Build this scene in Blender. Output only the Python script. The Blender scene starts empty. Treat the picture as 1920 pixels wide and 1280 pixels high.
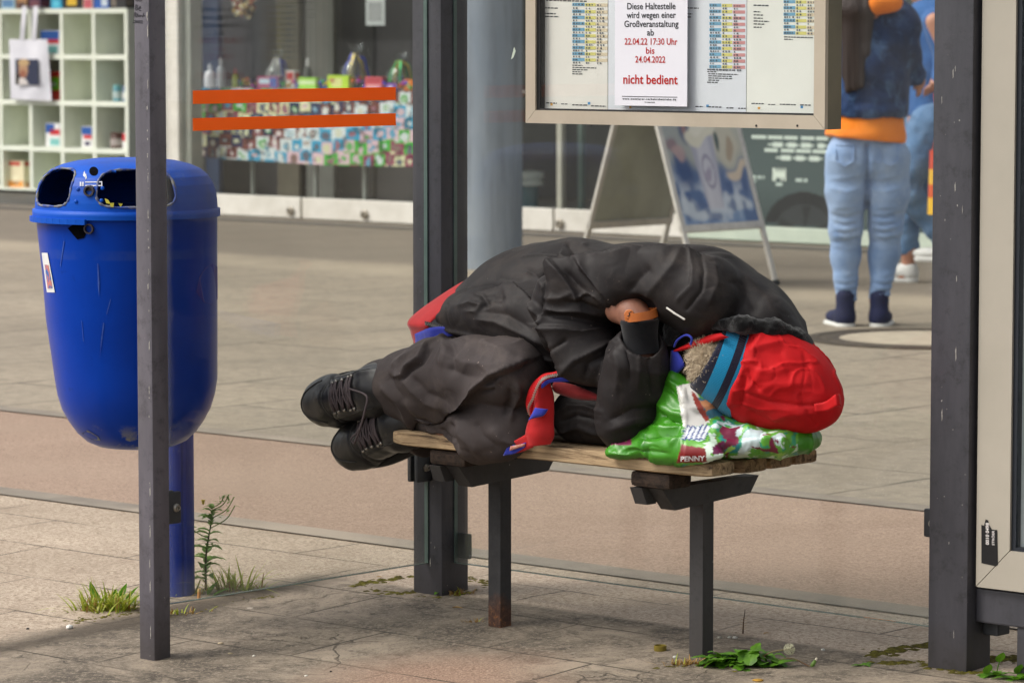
import bpy, bmesh, math, random
import numpy as np
from mathutils import Vector, Matrix, Quaternion
from mathutils.bvhtree import BVHTree
from mathutils import noise as mnoise

R = math.radians
random.seed(7)
rng = np.random.default_rng(7)
scene = bpy.context.scene
COL = scene.collection

# ------------------------------------------------------------------ camera
F_PX = 6720.0                      # focal length in pixels of a 1920 wide frame
PITCH = math.atan(580.0 / F_PX)
CAM_H = 1.355
cam_d = bpy.data.cameras.new("camera")
cam_d.sensor_width = 36.0
cam_d.lens = 36.0 * F_PX / 1920.0
cam_d.clip_start = 0.1
cam_d.clip_end = 2000.0
cam_d.dof.use_dof = True
cam_d.dof.focus_distance = 7.95
cam_d.dof.aperture_fstop = 9.0
cam = bpy.data.objects.new("camera", cam_d)
cam.location = (0, 0, CAM_H)
cam.rotation_euler = (R(90) - PITCH, 0, 0)
COL.objects.link(cam)
scene.camera = cam

# ------------------------------------------------------------------ world, sun, exposure
SUN_EL, SUN_AZ = 50.0, -98.0       # azimuth measured from +Y towards +X
world = bpy.data.worlds.new("World")
scene.world = world
world.use_nodes = True
wt = world.node_tree
wt.nodes.clear()
wo = wt.nodes.new("ShaderNodeOutputWorld")
wb = wt.nodes.new("ShaderNodeBackground")
ws = wt.nodes.new("ShaderNodeTexSky")
ws.sky_type = 'NISHITA'
ws.sun_disc = False
ws.sun_elevation = R(SUN_EL)
ws.sun_rotation = R(SUN_AZ)
ws.air_density = 1.0
ws.dust_density = 5.0
ws.ozone_density = 0.6
wh = wt.nodes.new("ShaderNodeHueSaturation")
wh.inputs['Saturation'].default_value = 0.22
wb.inputs['Strength'].default_value = 0.13
wt.links.new(ws.outputs[0], wh.inputs['Color'])
wt.links.new(wh.outputs[0], wb.inputs[0])
wt.links.new(wb.outputs[0], wo.inputs[0])
sun_d = bpy.data.lights.new("sun", 'SUN')
sun_d.energy = 1.1
sun_d.angle = R(24)
sun_d.color = (1.0, 0.93, 0.83)
sun = bpy.data.objects.new("sun", sun_d)
COL.objects.link(sun)
_sd = Vector((math.sin(R(SUN_AZ)) * math.cos(R(SUN_EL)), math.cos(R(SUN_AZ)) * math.cos(R(SUN_EL)), math.sin(R(SUN_EL))))
sun.rotation_euler = _sd.to_track_quat('Z', 'Y').to_euler()
sun.location = (-4, 2, 6)

scene.view_settings.view_transform = 'Standard'
scene.view_settings.look = 'None'
scene.view_settings.gamma = 1.0
scene.view_settings.exposure = 0.64
scene.view_settings.use_curve_mapping = False
scene.render.engine = 'CYCLES'
scene.cycles.use_denoising = True
scene.cycles.max_bounces = 8
scene.cycles.transparent_max_bounces = 24
scene.cycles.caustics_reflective = False
scene.cycles.caustics_refractive = False
scene.cycles.sample_clamp_indirect = 6.0

# ------------------------------------------------------------------ the street grid: a along the shelter, b away from the kerb
ALPHA = R(42.0)
FL = Vector((-0.277, 8.1, 0.0))     # foot of the bench's front left corner
U = Vector((math.cos(ALPHA), -math.sin(ALPHA), 0))
W = Vector((math.sin(ALPHA), math.cos(ALPHA), 0))
GRID_ROT = -ALPHA
ZV = Vector((0, 0, 1))

def ground_z(b):
    return 0.045 * min(max(b, -3.0), 0.5) - 0.013

def AB(a, b, z=0.0):
    return FL + U * a + W * b + ZV * z

def toab(p):
    d = Vector(p) - FL
    return d.dot(U), d.dot(W), p[2]

CP, SP = math.cos(PITCH), math.sin(PITCH)
EYE = Vector((0, 0, CAM_H))

def ray(px, py):
    xc = (px - 960.0) / F_PX
    yc = -(py - 640.0) / F_PX
    return Vector((xc, CP + yc * SP, -SP + yc * CP))

def onb(px, py, b):
    d = ray(px, py)
    t = (b - (EYE - FL).dot(W)) / d.dot(W)
    return EYE + d * t

def ona(px, py, a):
    d = ray(px, py)
    t = (a - (EYE - FL).dot(U)) / d.dot(U)
    return EYE + d * t

def onz(px, py, z):
    d = ray(px, py)
    return EYE + d * ((z - CAM_H) / d.z)

def ong(px, py):
    p = onz(px, py, 0.0)
    for _ in range(6):
        p = onz(px, py, ground_z(toab(p)[1]))
    return p

def project_np(P):
    """world points (n,3) -> pixels of a 1920 x 1280 frame"""
    x = P[:, 0]
    y = P[:, 1]
    z = P[:, 2] - CAM_H
    dep = y * CP - z * SP
    up = y * SP + z * CP
    return np.stack([960 + F_PX * x / dep, 640 - F_PX * up / dep], 1)

# ------------------------------------------------------------------ materials
def lin(c):
    """sRGB 0..255 or 0..1 triple -> linear"""
    if max(c) > 1.0:
        c = [v / 255.0 for v in c]
    return tuple((v / 12.92 if v <= 0.04045 else ((v + 0.055) / 1.055) ** 2.4) for v in c)

_M = {}

class NT:
    def __init__(self, name):
        self.m = bpy.data.materials.new(name)
        self.m.use_nodes = True
        self.t = self.m.node_tree
        self.b = self.t.nodes.get('Principled BSDF')
        self.out = self.t.nodes.get('Material Output')
        self._tc = None

    def n(self, typ, **kw):
        nd = self.t.nodes.new(typ)
        for k, v in kw.items():
            if k.startswith('i_'):
                key = k[2:]
                key = int(key) if key.isdigit() else key.replace('_', ' ')
                nd.inputs[key].default_value = v
            else:
                setattr(nd, k, v)
        return nd

    def l(self, a, b):
        self.t.links.new(a, b)

    def co(self, which='Object'):
        if self._tc is None:
            self._tc = self.n('ShaderNodeTexCoord')
        return self._tc.outputs[which]

    def noise(self, scale, detail=5, rough=0.6, vec=None, dist=0.0):
        nd = self.n('ShaderNodeTexNoise')
        nd.inputs['Scale'].default_value = scale
        nd.inputs['Detail'].default_value = detail
        nd.inputs['Roughness'].default_value = rough
        nd.inputs['Distortion'].default_value = dist
        self.l(vec if vec is not None else self.co(), nd.inputs['Vector'])
        return nd.outputs[0]

    def scaled(self, sx, sy, sz, rot=(0, 0, 0), loc=(0, 0, 0), vec=None):
        mp = self.n('ShaderNodeMapping')
        mp.inputs['Scale'].default_value = (sx, sy, sz)
        mp.inputs['Rotation'].default_value = rot
        mp.inputs['Location'].default_value = loc
        self.l(vec if vec is not None else self.co(), mp.inputs[0])
        return mp.outputs[0]

    def ramp(self, fac, stops, interp='LINEAR'):
        r = self.n('ShaderNodeValToRGB')
        r.color_ramp.interpolation = interp
        els = r.color_ramp.elements
        while len(els) < len(stops):
            els.new(0.5)
        for e, (p, c) in zip(els, stops):
            e.position = p
            e.color = (*c, 1) if len(c) == 3 else c
        self.l(fac, r.inputs[0])
        return r.outputs[0]

    def fac(self, f, lo, hi):
        mr = self.n('ShaderNodeMapRange')
        mr.clamp = True
        mr.inputs[1].default_value = lo
        mr.inputs[2].default_value = hi
        self.l(f, mr.inputs[0])
        return mr.outputs[0]

    def mix(self, f, a, b, typ='MIX'):
        mx = self.n('ShaderNodeMix', data_type='RGBA', blend_type=typ)
        for sock, v in ((mx.inputs[0], f), (mx.inputs[6], a), (mx.inputs[7], b)):
            if isinstance(v, (int, float)):
                sock.default_value = v
            elif isinstance(v, tuple):
                sock.default_value = (*v, 1) if len(v) == 3 else v
            else:
                self.l(v, sock)
        return mx.outputs[2]

    def math(self, op, a, b=0.0):
        nd = self.n('ShaderNodeMath', operation=op)
        for i, v in enumerate((a, b)):
            if isinstance(v, (int, float)):
                nd.inputs[i].default_value = v
            else:
                self.l(v, nd.inputs[i])
        return nd.outputs[0]

    def bump(self, h, strength, dist=0.002):
        bp = self.n('ShaderNodeBump')
        bp.inputs['Strength'].default_value = strength
        bp.inputs['Distance'].default_value = dist
        self.l(h, bp.inputs['Height'])
        if self.b.inputs['Normal'].is_linked:
            self.l(self.b.inputs['Normal'].links[0].from_socket, bp.inputs['Normal'])
        self.l(bp.outputs[0], self.b.inputs['Normal'])

    def color(self, v):
        s = self.b.inputs['Base Color']
        if isinstance(v, tuple):
            s.default_value = (*v, 1)
        else:
            self.l(v, s)

    def set(self, rough=None, metal=None, spec=None, sheen=None, coat=None):
        if rough is not None: self.b.inputs['Roughness'].default_value = rough
        if metal is not None: self.b.inputs['Metallic'].default_value = metal
        if spec is not None: self.b.inputs['Specular IOR Level'].default_value = spec
        if sheen is not None: self.b.inputs['Sheen Weight'].default_value = sheen
        if coat is not None: self.b.inputs['Coat Weight'].default_value = coat

def mat(name, c, c2=None, scale=12, rough=0.6, metal=0.0, spec=0.5, bump=0.0, bscale=200, bdist=0.001, lo=0.35, hi=0.7, sheen=None):
    """plain surface: colour c mottled towards c2, optional fine bump"""
    if name in _M:
        return _M[name]
    N = NT(name)
    c = lin(c)
    if c2 is None:
        c2 = tuple(v * 0.8 for v in c)
    else:
        c2 = lin(c2)
    N.color(N.mix(N.fac(N.noise(scale, 7, 0.65), lo, hi), c, c2))
    N.set(rough, metal, spec, sheen)
    if bump:
        N.bump(N.noise(bscale, 4, 0.6), bump, bdist)
    _M[name] = N.m
    return N.m

def print_mat(name='printed_colours', rough=0.5, spec=0.4):
    """ink colours stored per face corner (what the thing is printed with)"""
    if name in _M:
        return _M[name]
    N = NT(name)
    at = N.n('ShaderNodeAttribute', attribute_name='Col')
    N.color(at.outputs[0])
    N.set(rough, 0, spec)
    _M[name] = N.m
    return N.m

# ------------------------------------------------------------------ mesh building
class MB:
    """collects faces (with an optional colour each) and links them as ONE mesh object"""
    def __init__(self):
        self.v, self.f, self.c, self.mi = [], [], [], []
        self.col = (0.8, 0.8, 0.8)
        self.m = 0

    def face(self, pts, col=None, m=None):
        i = len(self.v)
        self.v.extend([tuple(p) for p in pts])
        self.f.append(tuple(range(i, i + len(pts))))
        self.c.append(col or self.col)
        self.mi.append(self.m if m is None else m)

    def addmesh(self, verts, faces, col=None, m=None):
        i = len(self.v)
        self.v.extend([tuple(p) for p in verts])
        for f in faces:
            self.f.append(tuple(i + k for k in f))
            self.c.append(col or self.col)
            self.mi.append(self.m if m is None else m)

    def box(self, c, ax, ay, az, col=None, m=None, bev=0.0):
        """box with centre c and HALF axes ax, ay, az (vectors)"""
        c, ax, ay, az = Vector(c), Vector(ax), Vector(ay), Vector(az)
        if bev > 0:
            bm = bmesh.new()
            bmesh.ops.create_cube(bm, size=2)
            lx, ly, lz = ax.length, ay.length, az.length
            for v in bm.verts:
                v.co = Vector((v.co.x * lx, v.co.y * ly, v.co.z * lz))
            bmesh.ops.bevel(bm, geom=list(bm.edges), offset=min(bev, lx * .9, ly * .9, lz * .9), segments=2, affect='EDGES', profile=0.6)
            nx, ny, nz = ax.normalized(), ay.normalized(), az.normalized()
            self.addmesh([c + nx * v.co.x + ny * v.co.y + nz * v.co.z for v in bm.verts], [[v.index for v in f.verts] for f in bm.faces] if not bm.verts.index_update() else [], col, m)
            bm.free()
            return
        P = [c + ax * i + ay * j + az * k for k in (-1, 1) for j in (-1, 1) for i in (-1, 1)]
        F = [(0, 2, 3, 1), (4, 5, 7, 6), (0, 1, 5, 4), (2, 6, 7, 3), (0, 4, 6, 2), (1, 3, 7, 5)]
        if ax.cross(ay).dot(az) < 0:
            F = [f[::-1] for f in F]
        self.addmesh(P, F, col, m)

    def abbox(self, a0, a1, b0, b1, z0, z1, col=None, m=None, bev=0.0):
        self.box(AB((a0 + a1) / 2, (b0 + b1) / 2, (z0 + z1) / 2), U * ((a1 - a0) / 2), W * ((b1 - b0) / 2), ZV * ((z1 - z0) / 2), col, m, bev)

    def tube(self, pts, rad, n=8, col=None, m=None, caps=True, close=False):
        pts = [Vector(p) for p in pts]
        if not isinstance(rad, (list, tuple)):
            rad = [rad] * len(pts)
        rings = []
        prev = None
        for i, p in enumerate(pts):
            if i == 0: t = pts[1] - p
            elif i == len(pts) - 1: t = p - pts[i - 1]
            else: t = pts[i + 1] - pts[i - 1]
            t.normalize()
            if prev is None:
                prev = t.orthogonal().normalized()
            x = prev - t * prev.dot(t)
            if x.length < 1e-6: x = t.orthogonal()
            x.normalize()
            prev = x
            y = t.cross(x)
            rings.append([p + (x * math.cos(2 * math.pi * k / n) + y * math.sin(2 * math.pi * k / n)) * rad[i] for k in range(n)])
        V = [q for r in rings for q in r]
        F = []
        for i in range(len(rings) - 1):
            for k in range(n):
                F.append((i * n + k, i * n + (k + 1) % n, (i + 1) * n + (k + 1) % n, (i + 1) * n + k))
        if caps:
            F.append(tuple(range(n))[::-1])
            F.append(tuple((len(rings) - 1) * n + k for k in range(n)))
        self.addmesh(V, F, col, m)

    def lathe(self, c, prof, n=32, axis=None, ref=None, col=None, m=None, capb=True, capt=True):
        """profile of (radius, height) about an axis through c"""
        az = Vector(axis or ZV).normalized()
        ax = Vector(ref).normalized() if ref else az.orthogonal().normalized()
        ay = az.cross(ax)
        c = Vector(c)
        V, F = [], []
        for r, h in prof:
            for k in range(n):
                t = 2 * math.pi * k / n
                V.append(c + az * h + (ax * math.cos(t) + ay * math.sin(t)) * r)
        for i in range(len(prof) - 1):
            for k in range(n):
                F.append((i * n + k, i * n + (k + 1) % n, (i + 1) * n + (k + 1) % n, (i + 1) * n + k))
        if capb: F.append(tuple(range(n))[::-1])
        if capt: F.append(tuple((len(prof) - 1) * n + k for k in range(n)))
        self.addmesh(V, F, col, m)

    def disc(self, c, nrm, r, n=20, col=None, m=None):
        nrm = Vector(nrm).normalized()
        x = nrm.orthogonal().normalized(); y = nrm.cross(x)
        self.face([Vector(c) + (x * math.cos(2 * math.pi * k / n) + y * math.sin(2 * math.pi * k / n)) * r for k in range(n)], col, m)

    def build(self, name, mats, parent=None, smooth=False, colors=False, origin=None, solid=0.0):
        me = bpy.data.meshes.new(name)
        me.from_pydata(self.v, [], self.f)
        if not isinstance(mats, (list, tuple)): mats = [mats]
        for mm in mats: me.materials.append(mm)
        if len(mats) > 1:
            me.polygons.foreach_set('material_index', self.mi)
        if colors:
            ca = me.color_attributes.new('Col', 'FLOAT_COLOR', 'CORNER')
            arr = []
            for f, c in zip(self.f, self.c):
                arr.extend([c[0], c[1], c[2], 1.0] * len(f))
            ca.data.foreach_set('color', arr)
        if smooth:
            me.polygons.foreach_set('use_smooth', [True] * len(me.polygons))
        me.update()
        return link(name, me, parent, origin, smooth)

def link(name, me, parent=None, origin=None, smooth=False):
    o = bpy.data.objects.new(name, me)
    COL.objects.link(o)
    if origin is not None:
        origin = Vector(origin)
        me.transform(Matrix.Translation(-origin))
        o.location = origin
    if parent is not None:
        o.parent = parent
        o.matrix_parent_inverse = parent_world(parent).inverted()
    return o

def parent_world(o):
    M = Matrix.LocRotScale(o.location, o.rotation_euler, o.scale)
    if o.parent is not None:
        M = parent_world(o.parent) @ o.matrix_parent_inverse @ M
    return M

def autosmooth(o, ang=35):
    """smooth shading with creases kept sharp"""
    me = o.data
    bm = bmesh.new(); bm.from_mesh(me)
    bmesh.ops.remove_doubles(bm, verts=bm.verts, dist=1e-5)
    for e in bm.edges:
        e.smooth = not (len(e.link_faces) == 2 and e.calc_face_angle(0) > R(ang))
    for f in bm.faces: f.smooth = True
    bm.to_mesh(me); bm.free()
    return o

def thing(name, label, cat, loc, group=None, rotz=0.0):
    o = bpy.data.objects.new(name, None)
    o.empty_display_size = 0.1
    COL.objects.link(o)
    o.location = loc
    o.rotation_euler = (0, 0, rotz)
    return tag(o, label, cat, group)

def tag(o, label=None, cat=None, group=None, kind=None):
    if label: o['label'] = label
    if cat: o['category'] = cat
    if group: o['group'] = group
    if kind: o['kind'] = kind
    return o

def text_mesh(body, size, align='CENTER', bold=0.0, font=None, spacing=1.0):
    """verts (n,2) and faces of a line of lettering, origin on the baseline"""
    cu = bpy.data.curves.new("lettering", 'FONT')
    cu.body = body
    cu.size = size
    cu.align_x = align
    cu.offset = bold
    cu.resolution_u = 3
    cu.space_character = spacing
    o = bpy.data.objects.new("lettering", cu)
    me = o.to_mesh()
    V = [(v.co.x, v.co.y) for v in me.vertices]
    Fc = [tuple(p.vertices) for p in me.polygons]
    o.to_mesh_clear()
    bpy.data.objects.remove(o)
    bpy.data.curves.remove(cu)
    return V, Fc

def put_text(mb, body, org, ex, ey, size, col, align='CENTER', bold=0.0, sx=1.0, spacing=1.0):
    V, Fc = text_mesh(body, size, align, bold, spacing=spacing)
    mb.addmesh([Vector(org) + ex * (x * sx) + ey * y for x, y in V], Fc, col)

# ------------------------------------------------------------------ distance fields -> soft shapes
class SDF:
    """a grid of distances in world space; shapes are melted together and skinned"""
    def __init__(self, lo, hi, h, frame=None):
        """frame = (origin, ex, ey, ez): the grid's own axes; points are given in them (see P)"""
        self.h = h
        self.frame = frame or (Vector((0, 0, 0)), Vector((1, 0, 0)), Vector((0, 1, 0)), Vector((0, 0, 1)))
        self.lo = np.array(lo, dtype=np.float32)
        n = np.ceil((np.array(hi) - np.array(lo)) / h).astype(int) + 1
        self.n = n
        ax = [self.lo[i] + h * np.arange(n[i], dtype=np.float32) for i in range(3)]
        self.X, self.Y, self.Z = np.meshgrid(*ax, indexing='ij', sparse=True)
        self.F = np.full(n, 10.0, dtype=np.float32)

    def P(self, p):
        d = Vector(p) - self.frame[0]
        return Vector((d.dot(self.frame[1]), d.dot(self.frame[2]), d.dot(self.frame[3])))

    def D(self, v):
        v = Vector(v)
        return Vector((v.dot(self.frame[1]), v.dot(self.frame[2]), v.dot(self.frame[3])))

    def new(self):
        s = object.__new__(SDF)
        s.__dict__.update(self.__dict__)
        s.F = np.full(self.n, 10.0, dtype=np.float32)
        return s

    def d_capsule(self, p, q, r0, r1=None):
        r1 = r0 if r1 is None else r1
        p = np.array(p, dtype=np.float32); q = np.array(q, dtype=np.float32)
        d = q - p
        L = float(d @ d) + 1e-12
        x, y, z = self.X - p[0], self.Y - p[1], self.Z - p[2]
        t = np.clip((x * d[0] + y * d[1] + z * d[2]) / L, 0, 1)
        return np.sqrt((x - t * d[0]) ** 2 + (y - t * d[1]) ** 2 + (z - t * d[2]) ** 2) - (r0 + (r1 - r0) * t)

    def d_ell(self, c, r, axes=None):
        A = axes or (Vector((1, 0, 0)), Vector((0, 1, 0)), Vector((0, 0, 1)))
        x, y, z = self.X - c[0], self.Y - c[1], self.Z - c[2]
        q = [x * a[0] + y * a[1] + z * a[2] for a in A]
        k0 = np.sqrt(sum((q[i] / r[i]) ** 2 for i in range(3))) + 1e-6
        k1 = np.sqrt(sum((q[i] / r[i] ** 2) ** 2 for i in range(3))) + 1e-6
        return k0 * (k0 - 1.0) / k1

    def d_box(self, c, half, axes=None, rad=0.0):
        A = axes or (Vector((1, 0, 0)), Vector((0, 1, 0)), Vector((0, 0, 1)))
        x, y, z = self.X - c[0], self.Y - c[1], self.Z - c[2]
        q = [np.abs(x * a[0] + y * a[1] + z * a[2]) - (half[i] - rad) for i, a in enumerate(A)]
        o = np.sqrt(sum(np.maximum(v, 0) ** 2 for v in q))
        return o + np.minimum(np.maximum(np.maximum(q[0], q[1]), q[2]), 0) - rad

    def d_half(self, p, nrm):
        """negative behind the plane"""
        return (self.X - p[0]) * nrm[0] + (self.Y - p[1]) * nrm[1] + (self.Z - p[2]) * nrm[2]

    def add(self, d, k=0.02):
        if k <= 0:
            self.F = np.minimum(self.F, d)
        else:
            hh = np.maximum(k - np.abs(self.F - d), 0) / k
            self.F = np.minimum(self.F, d) - hh * hh * k * 0.25
        return self

    def cap(self, p, q, r0, r1=None, k=0.02):
        return self.add(self.d_capsule(p, q, r0, r1), k)

    def ell(self, c, r, axes=None, k=0.02):
        return self.add(self.d_ell(c, r, axes), k)

    def cut(self, d, k=0.0):
        """keep where d < 0"""
        if k > 0:
            hh = np.maximum(k - np.abs(self.F - d), 0) / k
            self.F = np.maximum(self.F, d) + hh * hh * k * 0.25
        else:
            self.F = np.maximum(self.F, d)
        return self

    def skin(self, smooth=1):
        F = self.F
        n = F.shape
        ins = F < 0
        c = np.zeros((n[0] - 1, n[1] - 1, n[2] - 1), dtype=np.int8)
        for i in (0, 1):
            for j in (0, 1):
                for k in (0, 1):
                    c += ins[i:n[0] - 1 + i, j:n[1] - 1 + j, k:n[2] - 1 + k]
        act = np.argwhere((c > 0) & (c < 8))
        idx = -np.ones(c.shape, dtype=np.int64)
        idx[tuple(act.T)] = np.arange(len(act))
        acc = np.zeros((len(act), 3)); cnt = np.zeros(len(act))
        corners = [(i, j, k) for i in (0, 1) for j in (0, 1) for k in (0, 1)]
        for ci in corners:
            for axn in range(3):
                if ci[axn] == 1: continue
                cj = list(ci); cj[axn] = 1
                fa = F[act[:, 0] + ci[0], act[:, 1] + ci[1], act[:, 2] + ci[2]]
                fb = F[act[:, 0] + cj[0], act[:, 1] + cj[1], act[:, 2] + cj[2]]
                m = (fa < 0) != (fb < 0)
                t = np.where(m, fa / np.where(m, fa - fb, 1), 0)
                p = np.array(ci, dtype=float)[None, :].repeat(len(act), 0)
                p[:, axn] += t
                acc[m] += p[m]; cnt[m] += 1
        V = (act + acc / np.maximum(cnt, 1)[:, None]) * self.h + self.lo
        Q = []
        for axn in range(3):
            sl0 = [slice(None)] * 3; sl1 = [slice(None)] * 3
            sl0[axn] = slice(0, n[axn] - 1); sl1[axn] = slice(1, n[axn])
            a = ins[tuple(sl0)]; b = ins[tuple(sl1)]
            e = np.argwhere(a != b)
            o1, o2 = [(1, 2), (2, 0), (0, 1)][axn]
            ok = (e[:, o1] > 0) & (e[:, o2] > 0) & (e[:, o1] < n[o1] - 1) & (e[:, o2] < n[o2] - 1)
            e = e[ok]
            def cell(d1, d2):
                q = e.copy(); q[:, o1] -= d1; q[:, o2] -= d2
                return idx[q[:, 0], q[:, 1], q[:, 2]]
            quad = np.stack([cell(1, 1), cell(0, 1), cell(0, 0), cell(1, 0)], 1)
            flip = ~a[tuple(e.T)]
            quad[flip] = quad[flip][:, ::-1]
            Q.append(quad)
        Q = np.concatenate(Q)
        Q = Q[(Q >= 0).all(1)]
        for _ in range(smooth):
            V = lap(V, Q, 0.5)
        B = np.array([list(x) for x in self.frame[1:]])
        return V @ B + np.array(self.frame[0]), Q

def lap(V, Q, w):
    s = np.zeros_like(V); c = np.zeros(len(V))
    for i in range(4):
        a, b = Q[:, i], Q[:, (i + 1) % 4]
        np.add.at(s, a, V[b]); np.add.at(c, a, 1)
        np.add.at(s, b, V[a]); np.add.at(c, b, 1)
    return V + w * (s / np.maximum(c, 1)[:, None] - V)

def vnormals(V, Q):
    nf = np.cross(V[Q[:, 2]] - V[Q[:, 0]], V[Q[:, 3]] - V[Q[:, 1]])
    s = np.zeros_like(V)
    for i in range(4):
        np.add.at(s, Q[:, i], nf)
    return s / (np.linalg.norm(s, axis=1)[:, None] + 1e-12)

def _hash(ix, iy, iz, seed):
    h = (ix * 374761393 + iy * 668265263 + iz * 2147483647 + seed * 1274126177) & 0xffffffff
    h = ((h ^ (h >> 13)) * 1274126177) & 0xffffffff
    return ((h ^ (h >> 16)) & 0xffff) / 65535.0

def vnoise(P, scale, seed=0):
    """smooth value noise in -1..1 at points (n,3)"""
    q = P * scale + 100.0
    i = np.floor(q).astype(np.int64); f = q - i
    f = f * f * f * (f * (f * 6 - 15) + 10)
    out = 0
    for dx in (0, 1):
        for dy in (0, 1):
            for dz in (0, 1):
                w = (f[:, 0] if dx else 1 - f[:, 0]) * (f[:, 1] if dy else 1 - f[:, 1]) * (f[:, 2] if dz else 1 - f[:, 2])
                out = out + w * _hash(i[:, 0] + dx, i[:, 1] + dy, i[:, 2] + dz, seed)
    return out * 2 - 1

def folds(V, Q, lines, view=None):
    """raise ridges (+) and sink valleys (-) of cloth along polylines; amplitudes in metres, widths in metres/850 px"""
    N = vnormals(V, Q)
    px = project_np(V)
    vd = np.array([0, -CP, SP])
    front = np.clip((N @ vd) * 1.8 + 0.35, 0, 1)
    disp = np.zeros(len(V))
    for ln in lines:
        pts, wdt, amp = ln[0], ln[1], ln[2]
        P = np.array(pts, dtype=float)
        kind = ln[4] if len(ln) > 4 else ''
        best = np.full(len(V), 1e9); tt = np.zeros(len(V)); side = np.zeros(len(V))
        tot = len(P) - 1
        for i in range(tot):
            d = P[i + 1] - P[i]
            t = np.clip(((px - P[i]) @ d) / (d @ d), 0, 1)
            r = px - (P[i] + t[:, None] * d)
            dist = np.hypot(r[:, 0], r[:, 1])
            better = dist < best
            best = np.where(better, dist, best)
            tt = np.where(better, (i + t) / tot, tt)
            side = np.where(better, d[0] * r[:, 1] - d[1] * r[:, 0], side)
        taper = np.clip(np.minimum(tt, 1 - tt) * 5 + (0.25 if len(ln) < 4 else ln[3]), 0, 1)
        if kind == 'S':      # overlapping cloth: high on the left of the drawn line, dropping sharply on the right
            sd = np.sign(side) * best
            disp += amp * taper * np.where(sd < 0, np.exp(sd / wdt), -.55 * np.exp(-sd / (wdt * .5)) + 1.55 * np.exp(-sd / 2.2)) 
        else:
            disp += amp * taper * (.45 * np.exp(-(best / wdt) ** 2) + .55 * np.exp(-best / (wdt * .62)))
    return V + N * (disp * front)[:, None]

def wrinkles(V, Q, scale, amp, seed=0, stretch=(1, 1, 1), power=4, gate=0.0):
    """thin sharp creases where a warped noise crosses zero, in patches"""
    q = V * np.array(stretch)
    wv = np.stack([vnoise(V, scale * .45, seed + 31), vnoise(V, scale * .45, seed + 32), vnoise(V, scale * .45, seed + 33)], 1)
    n = vnoise(q + wv * (.55 / scale), scale, seed)
    r = np.clip(1 - np.abs(n) * 1.6, 0, 1) ** power
    g = np.clip(vnoise(V, scale * .35, seed + 77) * 1.5 + .5 - gate, 0, 1)
    return V + vnormals(V, Q) * (amp * r * g)[:, None]

def mesh_obj(name, V, Q, material, parent=None, cols=None, smooth=True):
    me = bpy.data.meshes.new(name)
    V = np.ascontiguousarray(V, dtype=np.float32)
    Q = np.ascontiguousarray(Q, dtype=np.int32)
    me.vertices.add(len(V)); me.vertices.foreach_set('co', V.ravel())
    me.loops.add(Q.size); me.loops.foreach_set('vertex_index', Q.ravel())
    me.polygons.add(len(Q))
    me.polygons.foreach_set('loop_start', np.arange(0, Q.size, 4, dtype=np.int32))
    me.polygons.foreach_set('loop_total', np.full(len(Q), 4, dtype=np.int32))
    me.update(calc_edges=True)
    me.validate()
    me.polygons.foreach_set('use_smooth', np.ones(len(me.polygons), dtype=bool))
    for mm in (material if isinstance(material, (list, tuple)) else [material]):
        me.materials.append(mm)
    if cols is not None:
        ca = me.color_attributes.new('Col', 'FLOAT_COLOR', 'POINT')
        ca.data.foreach_set('color', np.concatenate([cols, np.ones((len(cols), 1))], 1).astype(np.float32).ravel())
    return link(name, me, parent)

def inpoly(px, poly):
    P = np.array(poly, dtype=float)
    c = np.zeros(len(px), dtype=bool)
    j = len(P) - 1
    for i in range(len(P)):
        cond = ((P[i, 1] > px[:, 1]) != (P[j, 1] > px[:, 1])) & (px[:, 0] < (P[j, 0] - P[i, 0]) * (px[:, 1] - P[i, 1]) / (P[j, 1] - P[i, 1] + 1e-12) + P[i, 0])
        c ^= cond
        j = i
    return c

def painted(name, org, ex, ey, w, h, nx, ny, fn, material, parent=None, thick=0.0, ez=None):
    """flat printed sheet: fn(u, v) -> colour array, u right, v up, both 0..1"""
    uu, vv = np.meshgrid((np.arange(nx) + .5) / nx, (np.arange(ny) + .5) / ny, indexing='ij')
    c = fn(uu.ravel(), vv.ravel())
    mb = MB()
    org = Vector(org)
    V = [org + ex * (w * i / nx) + ey * (h * j / ny) for i in range(nx + 1) for j in range(ny + 1)]
    F = [(i * (ny + 1) + j, (i + 1) * (ny + 1) + j, (i + 1) * (ny + 1) + j + 1, i * (ny + 1) + j + 1) for i in range(nx) for j in range(ny)]
    mb.v = [tuple(v) for v in V]
    mb.f = F
    mb.c = [tuple(x) for x in c]
    mb.mi = [0] * len(F)
    return mb.build(name, material, parent, colors=True)
# ================================================================== GROUND
def sheet(name, a0, a1, bs, dz, material, na=1, zfun=None):
    """ground sheet in the street grid's own axes (object coordinates are metres along a and b)"""
    V, Fc = [], []
    As = [a0 + (a1 - a0) * i / na for i in range(na + 1)]
    for b in bs:
        for a in As:
            V.append((a, b, (zfun(b) if zfun else ground_z(b)) + dz))
    k = na + 1
    for j in range(len(bs) - 1):
        for i in range(na):
            Fc.append((j * k + i, j * k + i + 1, (j + 1) * k + i + 1, (j + 1) * k + i))
    me = bpy.data.meshes.new(name)
    me.from_pydata(V, [], Fc)
    me.materials.append(material)
    o = bpy.data.objects.new(name, me)
    o.location = FL
    o.rotation_euler = (0, 0, GRID_ROT)
    COL.objects.link(o)
    return tag(o, kind='structure')

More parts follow.
